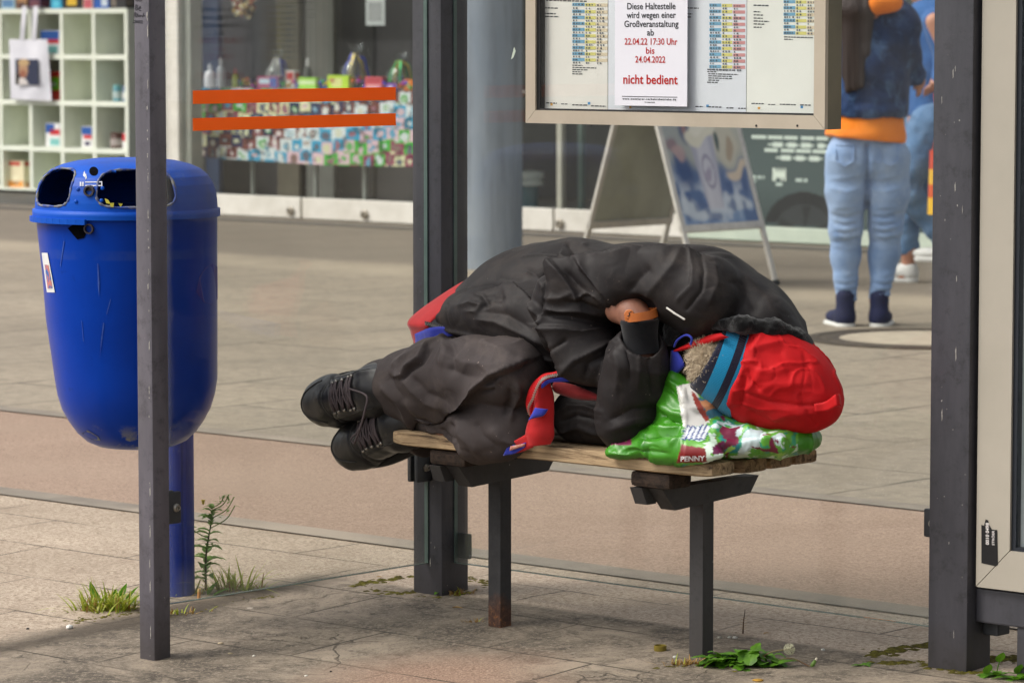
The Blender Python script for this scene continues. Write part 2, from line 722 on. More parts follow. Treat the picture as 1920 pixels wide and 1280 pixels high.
def brick_joints(N, w, h, mortar, rot=0.0, offset=0.5, smooth=0.1, warp=0.0):
    vec = N.co()
    if warp:
        nz = N.n('ShaderNodeTexNoise'); nz.inputs['Scale'].default_value = 3.0
        N.l(vec, nz.inputs['Vector'])
        sc = N.n('ShaderNodeVectorMath', operation='SCALE'); sc.inputs['Scale'].default_value = warp
        N.l(nz.outputs['Color'], sc.inputs[0])
        ad = N.n('ShaderNodeVectorMath', operation='ADD')
        N.l(vec, ad.inputs[0]); N.l(sc.outputs[0], ad.inputs[1])
        vec = ad.outputs[0]
    mp = N.scaled(1, 1, 1, rot=(0, 0, rot), vec=vec)
    br = N.n('ShaderNodeTexBrick', offset=offset, squash=1.0)
    br.inputs['Scale'].default_value = 1.0
    br.inputs['Mortar Size'].default_value = mortar
    br.inputs['Mortar Smooth'].default_value = smooth
    br.inputs['Bias'].default_value = 0.0
    br.inputs['Brick Width'].default_value = w
    br.inputs['Row Height'].default_value = h
    br.inputs['Color1'].default_value = (0, 0, 0, 1)
    br.inputs['Color2'].default_value = (1, 1, 1, 1)
    br.inputs['Mortar'].default_value = (0.5, 0.5, 0.5, 1)
    N.l(mp, br.inputs['Vector'])
    return br.outputs['Color'], br.outputs['Fac']

def axis(N, which):
    s = N.n('ShaderNodeSeparateXYZ')
    N.l(N.co(), s.inputs[0])
    return s.outputs[which]

def gum(N, scale, r0, r1):
    v = N.n('ShaderNodeTexVoronoi')
    v.inputs['Scale'].default_value = scale
    N.l(N.co(), v.inputs['Vector'])
    sep = N.n('ShaderNodeSeparateColor'); N.l(v.outputs['Color'], sep.inputs[0])
    d = N.math('ADD', v.outputs['Distance'], N.math('MULTIPLY', N.math('SUBTRACT', N.noise(40, 3), .5), .02))
    return N.math('MULTIPLY', N.fac(d, r1, r0), N.fac(sep.outputs[0], .42, .40))

def speckle(N, scale, lo, hi):
    v = N.n('ShaderNodeTexVoronoi')
    v.inputs['Scale'].default_value = scale
    N.l(N.co(), v.inputs['Vector'])
    return N.fac(v.outputs['Distance'], hi, lo)

# -- asphalt of the street, reaching the horizon
asph = mat('street_asphalt', (92, 90, 88), (70, 69, 68), 3, 0.9, bump=0.4, bscale=90)
sheet('ground', -450, 450, [-450, 450], -0.22, asph, zfun=lambda b: 0.0)

# -- far paving: big slabs with long joints
N = NT('plaza_paving')
tone, joint = brick_joints(N, 1.25, 0.62, 0.010, rot=R(90), smooth=0.25, warp=0.05)
c0 = N.mix(N.fac(N.noise(0.55, 6, 0.62), 0.36, 0.64), lin((132, 122, 107)), lin((160, 148, 130)))
c0 = N.mix(N.math('MULTIPLY', tone, 0.22), c0, lin((134, 128, 116)))
c0 = N.mix(N.math('MULTIPLY', N.fac(N.noise(16, 8, 0.8), 0.44, 0.64), .8), c0, lin((120, 111, 98)))
c0 = N.mix(N.math('MULTIPLY', N.fac(N.noise(3.2, 6, .7, dist=.6), .54, .7), .35), c0, lin((106, 100, 90)))
c0 = N.mix(speckle(N, 45, 0.06, 0.16), c0, lin((196, 186, 170)))
jf = N.math('MULTIPLY', joint, N.fac(N.noise(1.3, 3, 0.6), 0.34, 0.56))
c0 = N.mix(N.math('MULTIPLY', jf, 0.85), c0, lin((74, 70, 63)))
# awning shade close to the shop fronts, painted as a darker paving tone
bfar = N.math('ADD', axis(N, 1), N.math('MULTIPLY', N.noise(0.8, 4), 0.35))
c0 = N.mix(N.fac(bfar, 9.0, 9.6), c0, N.mix(0.66, c0, lin((108, 100, 90))))
c0 = N.mix(N.math('MULTIPLY', N.math('MULTIPLY', N.fac(axis(N, 1), 8.35, 8.6), N.fac(axis(N, 1), 9.3, 9.05)), N.fac(N.noise(1.4, 5, .7), .3, .6)), c0, lin((156, 145, 127)))
c0 = N.mix(N.math('MULTIPLY', gum(N, 1.6, .035, .055), .6), c0, lin((84, 80, 74)))
N.color(c0); N.set(0.86, 0, 0.3)
N.bump(N.noise(60, 5, 0.7), 0.35, 0.002)
N.bump(N.math('MULTIPLY', jf, -1.0), 0.5, 0.004)
sheet('plaza_pavement', -70, 70, [0.8, 90], 0.0, N.m)

# -- red-brown cycle path with a narrow grey edge strip on both sides
N = NT('cycle_path_asphalt')
c0 = N.mix(N.fac(N.noise(2.2, 6, 0.65), 0.35, 0.68), lin((172, 149, 131)), lin((156, 134, 117)))
c0 = N.mix(N.fac(N.noise(120, 6, 0.85), 0.44, 0.60), c0, lin((126, 106, 92)))
c0 = N.mix(speckle(N, 110, 0.05, 0.17), c0, lin((188, 168, 152)))
c0 = N.mix(N.math('MULTIPLY', N.fac(N.noise(1.1, 4, 0.6), 0.5, 0.75), 0.45), c0, lin((170, 150, 132)))
N.color(c0); N.set(0.9, 0, 0.25)
N.bump(N.noise(130, 5, 0.8), 0.7, 0.004)
N.bump(N.noise(26, 4, 0.8), 0.3, 0.006)
sheet('cycle_path', -70, 70, [0.93, 2.40], 0.004, N.m)
N = NT('edge_strip_concrete')
c0 = N.mix(N.fac(N.noise(7, 6, 0.7), 0.35, 0.7), lin((140, 131, 119)), lin((118, 111, 102)))
c0 = N.mix(N.fac(N.noise(0.9, 3), 0.5, 0.62), c0, lin((156, 144, 130)))
N.color(c0); N.set(0.9, 0, 0.2)
N.bump(N.noise(90, 4), 0.4, 0.002)
sheet('path_edge_strip', -70, 70, [0.86, 0.97], 0.008, N.m)
sheet('path_edge_strip', -70, 70, [2.36, 2.46], 0.008, N.m)

# -- slabs around and under the shelter
N = NT('shelter_slabs')
tone, joint = brick_joints(N, 0.62, 0.31, 0.004, rot=R(0), smooth=0.3, warp=0.012)
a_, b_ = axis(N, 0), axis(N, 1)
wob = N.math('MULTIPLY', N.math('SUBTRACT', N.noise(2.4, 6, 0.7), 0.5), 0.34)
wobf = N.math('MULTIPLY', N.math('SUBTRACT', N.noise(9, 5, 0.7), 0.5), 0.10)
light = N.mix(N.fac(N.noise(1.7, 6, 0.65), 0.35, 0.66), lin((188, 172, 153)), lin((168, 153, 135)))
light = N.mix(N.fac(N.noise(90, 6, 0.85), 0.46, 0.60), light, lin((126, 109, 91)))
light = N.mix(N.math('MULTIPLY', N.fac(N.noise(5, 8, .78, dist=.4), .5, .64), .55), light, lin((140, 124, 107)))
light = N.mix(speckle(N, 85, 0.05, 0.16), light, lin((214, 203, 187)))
dirty_shaded = N.mix(N.fac(N.noise(2.6, 9, 0.74, dist=0.5), 0.40, 0.62), lin((84, 76, 66)), lin((156, 142, 124)))
dirty_shaded = N.mix(N.fac(N.noise(13, 8, 0.78, dist=0.6), 0.5, 0.66), dirty_shaded, lin((66, 59, 51)))
dirty_shaded = N.mix(N.fac(N.noise(85, 6, 0.85), 0.5, 0.62), dirty_shaded, lin((150, 138, 122)))
dirty_shaded = N.mix(N.fac(N.noise(120, 6, 0.85), 0.56, 0.66), dirty_shaded, lin((56, 50, 44)))
inside = N.math('MULTIPLY', N.fac(N.math('ADD', a_, N.math('ADD', wob, wobf)), -0.72, -0.60), N.fac(N.math('ADD', b_, N.math('MULTIPLY', wobf, 0.3)), 0.425, 0.395))  # dirt plus the shelter's shade, both painted into the slab colour
c0 = N.mix(inside, light, dirty_shaded)
c0 = N.mix(N.math('MULTIPLY', gum(N, 2.4, .035, .05), .6), c0, lin((86, 78, 70)))
c0 = N.mix(N.math('MULTIPLY', gum(N, 3.7, .025, .032), .6), c0, lin((196, 186, 172)))
# exposed reddish grit where the slab skin has worn off
px0 = toab(ong(835, 1275))
gv = N.scaled(1.0, 1.0, 0.0, loc=(-px0[0], -px0[1], 0))
gl = N.n('ShaderNodeVectorMath', operation='LENGTH'); N.l(gv, gl.inputs[0])
grit = N.math('SUBTRACT', N.fac(N.math('ADD', gl.outputs['Value'], wob), 0.36, 0.12), 0.0)
gc = N.ramp(N.noise(190, 3, 0.8), [(0.30, lin((70, 62, 58))), (0.45, lin((140, 112, 94))), (0.6, lin((168, 140, 120))), (0.75, lin((205, 190, 170)))])
c0 = N.mix(N.math('MULTIPLY', grit, 0.85), c0, gc)
jn = N.fac(N.noise(2.6, 4, 0.65), 0.38, 0.56)
c0 = N.mix(N.math('MULTIPLY', N.math('MULTIPLY', joint, jn), 0.85), c0, lin((58, 52, 44)))
# cracks
cv = N.n('ShaderNodeTexVoronoi', feature='DISTANCE_TO_EDGE')
cv.inputs['Scale'].default_value = 3.1
mxw = N.n('ShaderNodeVectorMath', operation='ADD')
cn = N.n('ShaderNodeTexNoise'); cn.inputs['Scale'].default_value = 6; cn.inputs['Detail'].default_value = 5
N.l(N.co(), cn.inputs['Vector'])
sc = N.n('ShaderNodeVectorMath', operation='SCALE'); sc.inputs['Scale'].default_value = 0.22
N.l(cn.outputs['Color'], sc.inputs[0]); N.l(N.co(), mxw.inputs[0]); N.l(sc.outputs[0], mxw.inputs[1])
N.l(mxw.outputs[0], cv.inputs['Vector'])
crack = N.math('MULTIPLY', N.fac(cv.outputs['Distance'], 0.012, 0.002), N.math('MULTIPLY', inside, N.fac(N.noise(1.9, 3), 0.52, 0.62)))
c0 = N.mix(N.math('MULTIPLY', crack, 0.6), c0, lin((48, 43, 38)))
# soil gathered along the row of posts and the back edge
soil = N.math('MULTIPLY', N.fac(N.math('ADD', N.math('ABSOLUTE', N.math('ADD', a_, 0.60)), N.math('MULTIPLY', wob, 0.8)), 0.10, 0.02), N.fac(b_, 0.55, 0.3))
c0 = N.mix(N.math('MULTIPLY', soil, 0.75), c0, lin((58, 50, 40)))
N.color(c0); N.set(0.85, 0, 0.3)
N.bump(N.noise(110, 5, 0.75), 0.5, 0.003)
N.bump(N.noise(14, 7, 0.75), 0.4, 0.008)
N.bump(N.math('MULTIPLY', N.math('MAXIMUM', N.math('MULTIPLY', joint, jn), crack), -1.0), 0.7, 0.006)
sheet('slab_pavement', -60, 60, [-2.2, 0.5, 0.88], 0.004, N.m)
kb = MB()
kb.addmesh([(-60, -2.34, -0.25), (60, -2.34, -0.25), (60, -2.34, -0.10), (-60, -2.34, -0.10), (60, -2.2, -0.095), (-60, -2.2, -0.095), (60, -2.2, -0.25), (-60, -2.2, -0.25)], [(0, 1, 2, 3), (3, 2, 4, 5), (5, 4, 6, 7)])
ko = kb.build('kerb', mat('kerb_stone', (150, 146, 138), (120, 117, 110), 5, 0.85, bump=0.3))
ko.location = FL - ZV * .022; ko.rotation_euler = (0, 0, GRID_ROT)
tag(ko, kind='structure')

# -- manhole: cast ring round a concrete filled lid
mc = onz(1738, 636, ground_z(5) + 0.0)
mh = thing('manhole_cover', 'round manhole cover with pale concrete centre and dark iron ring on the pavement', 'manhole', mc)
m = MB(); m.lathe(mc + ZV * 0.001, [(0.53, 0.0), (0.53, 0.005), (0.52, 0.007), (0.48, 0.007), (0.475, 0.004), (0.455, 0.004), (0.45, 0.007), (0.39, 0.007), (0.385, 0.004)], 64, capb=False, capt=False)
m.build('rim', mat('cast_iron', (96, 86, 74), (62, 55, 48), 20, 0.6, 0.4, bump=0.4, bscale=120), mh, smooth=False)
m = MB(); m.lathe(mc + ZV * 0.001, [(0.385, 0.004), (0.25, 0.0055), (0.001, 0.006)], 64, capb=False, capt=False)
m.build('lid', mat('lid_concrete', (180, 168, 148), (156, 145, 128), 9, 0.9, bump=0.4), mh)

# ================================================================== SHOP FRONT
FB = 12.33
def fa(px, b=FB, py=250):
    return toab(onb(px, py, b))[0]
def fz(px, py, b=FB):
    return onb(px, py, b).z

GZ = ground_z(1)
white_frame = mat('white_frame_paint', (226, 222, 214), (205, 200, 190), 6, 0.5)
grey_frame = mat('grey_frame_paint', (186, 184, 174), (170, 168, 160), 6, 0.5)
dark_in = mat('shop_dark_wall', (86, 84, 80), (60, 58, 57), 1.2, 0.8)
facade_m = mat('facade_render', (196, 190, 178), (180, 174, 162), 2, 0.9, bump=0.2)

def glass_mat(name, tint, refl=1.0, dirt=0.0, dirtcol=(0.62, 0.63, 0.55), splash=None):
    N = NT(name)
    N.t.nodes.remove(N.b)
    tr = N.n('ShaderNodeBsdfTransparent'); tr.inputs[0].default_value = (*tint, 1)
    gl = N.n('ShaderNodeBsdfGlossy'); gl.inputs['Roughness'].default_value = 0.015
    lw = N.n('ShaderNodeLayerWeight'); lw.inputs['Blend'].default_value = 0.5
    f = N.math('MULTIPLY', N.math('ADD', 0.042, N.math('MULTIPLY', N.math('POWER', lw.outputs['Facing'], 5.0), 0.9)), refl)
    mx = N.n('ShaderNodeMixShader')
    N.l(f, mx.inputs[0]); N.l(tr.outputs[0], mx.inputs[1]); N.l(gl.outputs[0], mx.inputs[2])
    last = mx.outputs[0]
    if dirt:
        df = N.n('ShaderNodeBsdfDiffuse')
        df.inputs[0].default_value = (*dirtcol, 1)
        streak = N.noise(1.0, 5, 0.65, vec=N.scaled(9, 9, 2.2))
        fine = N.noise(60, 4, 0.7)
        fd = N.math('ADD', N.math('MULTIPLY', N.fac(streak, 0.38, 0.75), dirt), N.math('MULTIPLY', N.fac(fine, 0.66, 0.72), dirt * 1.6))
        if splash:      # dust and splashes: (direction, offset where it is thickest, fade length, strength)
            for dv, o_, fd_, st in splash:
                dp = N.n('ShaderNodeVectorMath', operation='DOT_PRODUCT'); dp.inputs[1].default_value = dv
                N.l(N.co(), dp.inputs[0])
                ff = N.fac(N.math('ADD', N.math('ABSOLUTE', N.math('SUBTRACT', dp.outputs['Value'], o_)), N.math('MULTIPLY', N.noise(22, 6, .75), fd_ * .8)), fd_ * 1.35, fd_ * .3)
                fd = N.math('ADD', fd, N.math('MULTIPLY', ff, st))
        m2 = N.n('ShaderNodeMixShader')
        N.l(fd, m2.inputs[0]); N.l(last, m2.inputs[1]); N.l(df.outputs[0], m2.inputs[2])
        last = m2.outputs[0]
    N.l(last, N.out.inputs[0])
    return N.m

shop_glass = glass_mat('shop_window_glass', (0.965, 0.985, 0.98), .75, 0.006)

shop = thing('shop_building', 'glass fronted shop with white kick plates and dark interior behind the bus stop', 'shop', AB(fa(700), FB, 0))
A_COL0, A_COL1 = fa(316), fa(340)
A_L, A_R = fa(-700), fa(2600)
# kick plates and panes
for i, (p0, p1) in enumerate([(340, 567), (572, 1041), (1046, 1292)]):
    a0, a1 = fa(p0), fa(p1)
    m = MB(); m.abbox(a0, a1, FB - 0.03, FB + 0.03, GZ + 0.008, GZ + 0.158, bev=0.006)
    kp = m.build('kick_plate', white_frame, shop)
    lk = MB()
    ax = a1 - 0.075 if i != 1 else a1 - 0.4
    c = AB(fa(551) if i == 0 else fa(690) if i == 1 else fa(1057), FB - 0.03, GZ + 0.06)
    lk.lathe(c, [(0.032, 0.0), (0.032, 0.018), (0.022, 0.022), (0.020, 0.014), (0.001, 0.014)], 20, axis=-W)
    lk.build('floor_lock', mat('lock_metal', (190, 182, 168), (120, 112, 100), 30, 0.35, 0.8), kp)
    m = MB(); m.abbox(a0, a1, FB - 0.005, FB + 0.005, GZ + 0.158, 3.75)
    m.build('window_pane', shop_glass, shop)
# white jamb with its grey return
m = MB(); m.abbox(A_COL0, A_COL1, FB - 0.03, FB + 0.02, GZ, 3.75)
m.build('door_jamb', white_frame, shop)
m = MB(); m.abbox(A_COL0 + 0.004, A_COL1 - 0.002, FB + 0.02, FB + 0.2, GZ, 3.75)
m.build('jamb_return', grey_frame, shop)
m = MB(); m.abbox(A_COL1 - 0.002, A_COL1 + 0.07, FB + 0.03, FB + 0.15, GZ, 3.75)
m.build('jamb_return', grey_frame, shop)
# masonry above the glass, roof, back and interior floor
m = MB(); m.abbox(A_L, A_R, FB - 0.05, FB + 0.3, 3.75, 6.5)
m.build('facade_wall', facade_m, shop)
m = MB(); m.abbox(A_L, A_R, FB + 3.4, FB + 3.6, 0, 6.5)
m.build('back_wall', dark_in, shop)
m = MB(); m.abbox(A_L, A_R, FB + 0.3, FB + 3.4, 3.76, 3.9)
m.build('interior_ceiling', mat('shop_ceiling', (150, 148, 142), (140, 138, 132), 2, 0.9), shop)
m = MB(); m.abbox(A_L, A_R, FB + 0.04, FB + 3.4, GZ - 0.02, GZ + 0.006)
m.build('interior_floor', mat('shop_floor', (84, 82, 78), (70, 68, 65), 3, 0.6), shop)
# interior partitions seen through the first window
for p0, p1, bb, c in [(372, 410, 1.9, (44, 70, 110)), (410, 520, 2.4, (96, 92, 96)), (520, 560, 2.2, (104, 96, 80)), (575, 625, 2.0, (110, 110, 104)), (640, 700, 2.6, (62, 58, 56)), (705, 800, 2.3, (74, 70, 70)), (240, 314, 1.6, (42, 74, 110))]:
    m = MB(); m.abbox(fa(p0, FB + bb), fa(p1, FB + bb), FB + bb, FB + bb + 0.05, GZ + 0.01, 3.7)
    m.build('interior_panel', mat('panel_%d' % p0, c, tuple(v * 0.85 for v in c), 3, 0.7), shop)

# printed film in the right hand window
def film(u, v):
    n = len(u)
    c = np.tile(np.array(lin((66, 80, 80))), (n, 1))
    c *= (1.0 + 0.25 * (vnoise(np.stack([u * 6, v * 3, 0 * u], 1), 1.3, 4)))[:, None]
    PX = 1292 + u * (1830 - 1292); PY = 426 - v * 396
    def put(msk, col): c[msk] = lin(col)
    d = np.hypot((PX - 1518), (PY - 436) * 1.02)
    put((d < 78) & (PY < 420), (30, 34, 36))
    put((d < 55) & (PY < 422), (47, 52, 54))
    ang = np.arctan2(PY - 436, PX - 1518)
    put((d < 52) & (d > 8) & (np.abs(np.sin(ang * 2.5 + 0.6)) < 0.38), (32, 36, 38))
    bars = [(258, 1416, 1560), (272, 1448, 1560), (283, 1440, 1560), (297, 1464, 1560)]
    for y, x0, x1 in bars:
        wv = np.floor((PX - x0) / 9.0)
        put((np.abs(PY - y) < 3.6) & (PX > x0) & (PX < x1) & ((PX - x0) % 31 < 27) & (np.abs(PY - y) < 2.4 + 1.2 * ((wv * 7) % 3 > 0)), (200, 214, 204))
    for y, x0, x1, hh in [(335, 1412, 1440, 3), (343, 1420, 1428, 2), (338, 1500, 1524, 3), (346, 1462, 1478, 2.4)]:
        put((np.abs(PY - y) < hh) & (PX > x0) & (PX < x1) & ((PX - x0) % 8 < 6.5), (180, 196, 188))
    em = (np.abs(PX - 1470) < 12) & (PY > 317) & (PY < 341)
    k = (np.floor((PX - 1458) / 3.4).astype(int) % 2 == 0) | ((PY > 323) & (PY < 334))
    put(em & k & ~((PY > 334) & (np.abs(PX - 1470) < 3)), (206, 218, 206))
    return c
b0 = FB - 0.012
pl, pr = onb(1292, 426, b0), onb(1830, 426, b0)
zt = GZ + 0.17
fl_ = AB(fa(1292, b0), b0, zt); wd = fa(1830, b0) - fa(1292, b0)
m = MB(); m.abbox(fa(1292), fa(1830), FB - 0.008, FB + 0.004, GZ + 0.16, 3.75)
m.build('window_pane', mat('film_backing', (60, 72, 72), (50, 60, 60), 3, 0.3), shop)
zt0 = onb(1500, 426, b0).z
film_o = painted('window_film', AB(fa(1292, b0), b0, zt0), U, ZV, wd, (onb(1500, 30, b0).z - zt0), 170, 130, film, print_mat('window_film_print', 0.25, 0.5), shop)
m = MB(); m.abbox(fa(1294), fa(1860), FB - 0.04, FB + 0.03, GZ + 0.008, zt0 - 0.004, bev=0.006)
m.build('kick_plate', mat('pale_green_plate', (196, 208, 192), (180, 192, 178), 5, 0.5), shop)

# drainage channel in front of the shop
N = NT('drain_slot'); N.color(N.mix(N.fac(N.noise(14, 5), 0.4, 0.7), lin((92, 88, 82)), lin((66, 63, 60)))); N.set(0.8)
sheet('drain_channel', -60, 60, [FB - 0.46, FB - 0.26], 0.004, N.m)

# -- kallax style cube shelf in the entrance
sp = ong(118, 367)
SB = toab(sp)[1]
shelf_m = mat('shelf_lacquer', (236, 240, 224), (222, 228, 212), 3, 0.45)
shelf = thing('cube_shelf', 'white open cube shelf with four rows of compartments beside the shop entrance', 'shelf', sp)
cols = [fa(p, SB, 200) for p in (-111, -54, 1, 57, 116, 176, 237)]
rows = [onb(118, y, SB).z for y in (366, 281, 193.5, 107, 21)]
rows[0] = GZ + 0.01
D = 0.38
t = 0.019
m = MB()
for i, z in enumerate(rows):
    m.abbox(cols[0] - t, cols[-1] + t, SB, SB + D, z - t + (2 * t if i == 0 else 0), z + t + (t if i == 0 else 0))
m.build('board', shelf_m, shelf)
for i, a in enumerate(cols):
    m = MB()
    for j in range(4):
        m.abbox(a - t, a + t, SB + 0.002, SB + D - 0.002, rows[j] + t, rows[j + 1] - t)
    m.build('divider', shelf_m, shelf)
m = MB(); m.abbox(cols[0] - t, cols[-1] + t, SB + D + 0.003, SB + D + 0.012, GZ, rows[-1] + t)
m.build('back_panel', mat('shelf_back', (206, 210, 196), (190, 194, 182), 3, 0.6), shelf)

goods_m = print_mat('packaging_print', 0.45, 0.4)
def carton(name, label, cat, px0, px1, py0, py1, b, depth, bands, group=None):
    """printed carton: bands = [(v0, v1, u0, u1, colour)] painted over the first colour"""
    p = onb((px0 + px1) / 2, py1, b)
    a0, a1 = fa(px0, b, py1), fa(px1, b, py1)
    z0 = p.z; h = onb(px0, py0, b).z - z0
    base = lin(bands[0][4])
    m = MB()
    m.abbox(a0, a1, b, b + depth, z0, z0 + h, col=base, bev=0.004)
    for v0, v1, u0, u1, c in bands[1:]:
        o = b - 0.0012
        mcol = lin(c)
        m.face([AB(a0 + (a1 - a0) * x, o, z0 + h * y) for x, y in ((u0, v0), (u1, v0), (u1, v1), (u0, v1))], mcol)
        m.face([AB(a1 + 0.0012, b + depth * x, z0 + h * y) for x, y in ((0.05, v0), (0.95, v0), (0.95, v1), (0.05, v1))], tuple(k * 0.9 for k in mcol))
    o = m.build(name, goods_m, colors=True, origin=AB((a0 + a1) / 2, b + depth / 2, z0))
    return tag(o, label, cat, group)

def jar(name, label, cat, px, py0, py1, rpx, b, body, lid, labelc, group=None):
    c = onb(px, py1, b)
    h = onb(px, py0, b).z - c.z
    r = rpx / 6720.0 * c.y
    c = c + W * r
    o = thing(name, label, cat, c, group)
    m = MB(); m.lathe(c, [(r * .9, 0), (r, h * .05), (r, h * .72), (r * .86, h * .8)], 20)
    m.build('jar_body', mat('jar_%s' % label[:18], body, None, 9, 0.3), o, smooth=False)
    m = MB(); m.lathe(c, [(r * .9, h * .8), (r * .92, h * .82), (r * .92, h * .98), (r * .85, h)], 20)
    m.build('lid', mat('jarlid_%s' % label[:18], lid, None, 9, 0.35), o)
    m = MB(); m.lathe(c, [(r * 1.012, h * .18), (r * 1.012, h * .62)], 20, capb=False, capt=False)
    m.build('paper_label', mat('jarlabel_%s' % label[:18], labelc, None, 20, 0.6), o)
    return o

gs = 'groceries on the cube shelf'
r4, r3, r2, r1 = (rows[i] + t + 0.001 for i in range(4))
def on_row(px, rowz, b):  # pixel row where the compartment floor meets plane b
    lo, hi = -200, 700
    for _ in range(40):
        mid = (lo + hi) / 2
        if onb(px, mid, b).z > rowz: lo = mid
        else: hi = mid
    return (lo + hi) / 2
def shelf_carton(name, label, cat, px0, px1, row, hpx, bands, inset=0.06, depth=0.1):
    b = SB + inset
    py1 = on_row((px0 + px1) / 2, {1: r1, 2: r2, 3: r3, 4: r4, 0: rows[4] + t + 0.001}[row], b)
    return carton(name, label, cat, px0, px1, py1 - hpx, py1, b, depth, bands, gs)
BL, WH, RD, TL = (34, 84, 160), (226, 226, 224), (200, 48, 56), (120, 182, 178)
shelf_carton('detergent_box', 'blue and white carton with red stripe in the top compartment behind the tote bag', 'carton', 76, 112, 1, 45, [(0, 0, 0, 0, WH), (.62, .98, .02, .98, BL), (.45, .62, .2, .98, RD), (.05, .35, .3, .9, TL)])
shelf_carton('snack_bag', 'red and green packet half hidden behind the white tote bag', 'packet', 92, 112, 2, 54, [(0, 0, 0, 0, (190, 52, 44)), (.35, .8, .3, .98, (112, 190, 48)), (.0, .25, .1, .98, (208, 70, 52)), (.5, .62, .3, .7, WH)])
shelf_carton('detergent_box', 'blue and white carton with red wave in the third row', 'carton', 86, 113, 3, 44, [(0, 0, 0, 0, WH), (.6, .98, .02, .6, BL), (.5, .75, .3, .98, RD), (.05, .35, .3, .95, TL)])
shelf_carton('detergent_box', 'narrow blue and white carton beside the brown jar', 'carton', 153, 173, 3, 40, [(0, 0, 0, 0, WH), (.62, .98, .02, .98, BL), (.42, .6, .2, .98, RD), (.1, .3, .3, .8, (70, 60, 90))])
shelf_carton('snack_box', 'slim red and white box at the right end of the third row', 'carton', 230, 236, 3, 30, [(0, 0, 0, 0, WH), (.5, .98, .02, .98, RD)])
shelf_carton('flour_bag', 'cream and orange paper packet in the bottom row', 'packet', 13, 45, 4, 54, [(0, 0, 0, 0, (224, 214, 178)), (.84, .97, .15, .8, (196, 70, 56)), (.0, .3, .1, .95, (222, 150, 70)), (.15, .5, .3, .7, (232, 224, 190))])
for lab, px0, px1, h, bands in [
    ('pale blue and white packet on top of the shelf', 2, 28, 34, [(0, 0, 0, 0, (170, 196, 206)), (.1, .5, .1, .9, (90, 130, 170))]),
    ('tan and brown packet on top of the shelf', 31, 50, 40, [(0, 0, 0, 0, (170, 130, 90)), (.0, .3, .1, .9, (80, 54, 50))]),
    ('dark purple packet on top of the shelf', 54, 76, 38, [(0, 0, 0, 0, (66, 50, 74)), (.1, .4, .1, .9, (110, 60, 70))]),
    ('bright teal carton on top of the shelf', 95, 116, 30, [(0, 0, 0, 0, (40, 150, 190)), (.1, .5, .2, .8, (90, 190, 214))]),
    ('black carton with a yellow disc on top of the shelf', 118, 154, 46, [(0, 0, 0, 0, (30, 28, 28)), (.12, .46, .22, .72, (214, 176, 50))]),
    ('pink and white packet on top of the shelf', 156, 174, 34, [(0, 0, 0, 0, (214, 190, 186)), (.0, .5, .1, .9, (190, 90, 100))]),
    ('royal blue carton on top of the shelf', 176, 204, 44, [(0, 0, 0, 0, (40, 90, 170)), (.1, .4, .5, .9, (200, 210, 220))]),
    ('charcoal carton on top of the shelf', 206, 236, 44, [(0, 0, 0, 0, (44, 42, 44)), (.1, .4, .1, .4, (120, 110, 100))])]:
    shelf_carton('food_packet', lab, 'packet', px0, px1, 0, h, bands)
def shelf_jar(label, px, row, hpx, rpx, *cols_):
    b = SB + 0.06
    py1 = on_row(px, {2: r2, 3: r3}[row], b)
    return jar('storage_jar', label, 'jar', px, py1 - hpx, py1, rpx, b, *cols_, group=gs)
shelf_jar('teal jar with pale label in the second row of the shelf', 214, 2, 31, 8, (70, 150, 166), (130, 190, 190), (190, 206, 204))
shelf_jar('blue lidded white jar at the end of the second row', 231, 2, 29, 6, (60, 110, 150), (56, 100, 150), (214, 216, 214))
shelf_jar('brown jar with dark lid and pale label in the third row', 210, 3, 30, 12.5, (84, 52, 44), (92, 66, 58), (170, 160, 156))

# -- white tote bag with a printed picture hanging from the shelf top
tb = SB - 0.045
tote = thing('tote_bag', 'white cloth tote bag with a dark portrait print hanging on the shelf', 'bag', onb(57, 190, tb))
tote_m = mat('tote_cotton', (226, 226, 232), (208, 208, 216), 8, 0.9, bump=0.2)
m = MB()
nx, ny = 12, 14
fr = []; bk = []
for j in range(ny + 1):
    for i in range(nx + 1):
        u_, v_ = i / nx, j / ny
        x0, x1 = 17 + 3 * v_, 89 + 8 * v_
        px, py = x0 + (x1 - x0) * u_, 74 + (112 + 4 * u_) * v_
        belly = 0.022 * math.sin(math.pi * u_) * math.sin(math.pi * min(1, v_ * 0.9 + 0.05)) + 0.006 * math.sin(u_ * 9 + v_ * 3)
        fr.append(onb(px, py, tb - belly)); bk.append(onb(px, py, tb + 0.012 + belly * 0.3))
k = nx + 1
Fq = [(j * k + i, j * k + i + 1, (j + 1) * k + i + 1, (j + 1) * k + i) for j in range(ny) for i in range(nx)]
m.addmesh(fr, [f[::-1] for f in Fq]); m.addmesh(bk, Fq)
n0 = len(fr)
for j in range(ny):
    m.addmesh([fr[j * k], fr[(j + 1) * k], bk[(j + 1) * k], bk[j * k]], [(0, 1, 2, 3)])
    m.addmesh([fr[j * k + nx], bk[j * k + nx], bk[(j + 1) * k + nx], fr[(j + 1) * k + nx]], [(0, 1, 2, 3)])
m.build('bag_body', tote_m, tote, smooth=True)
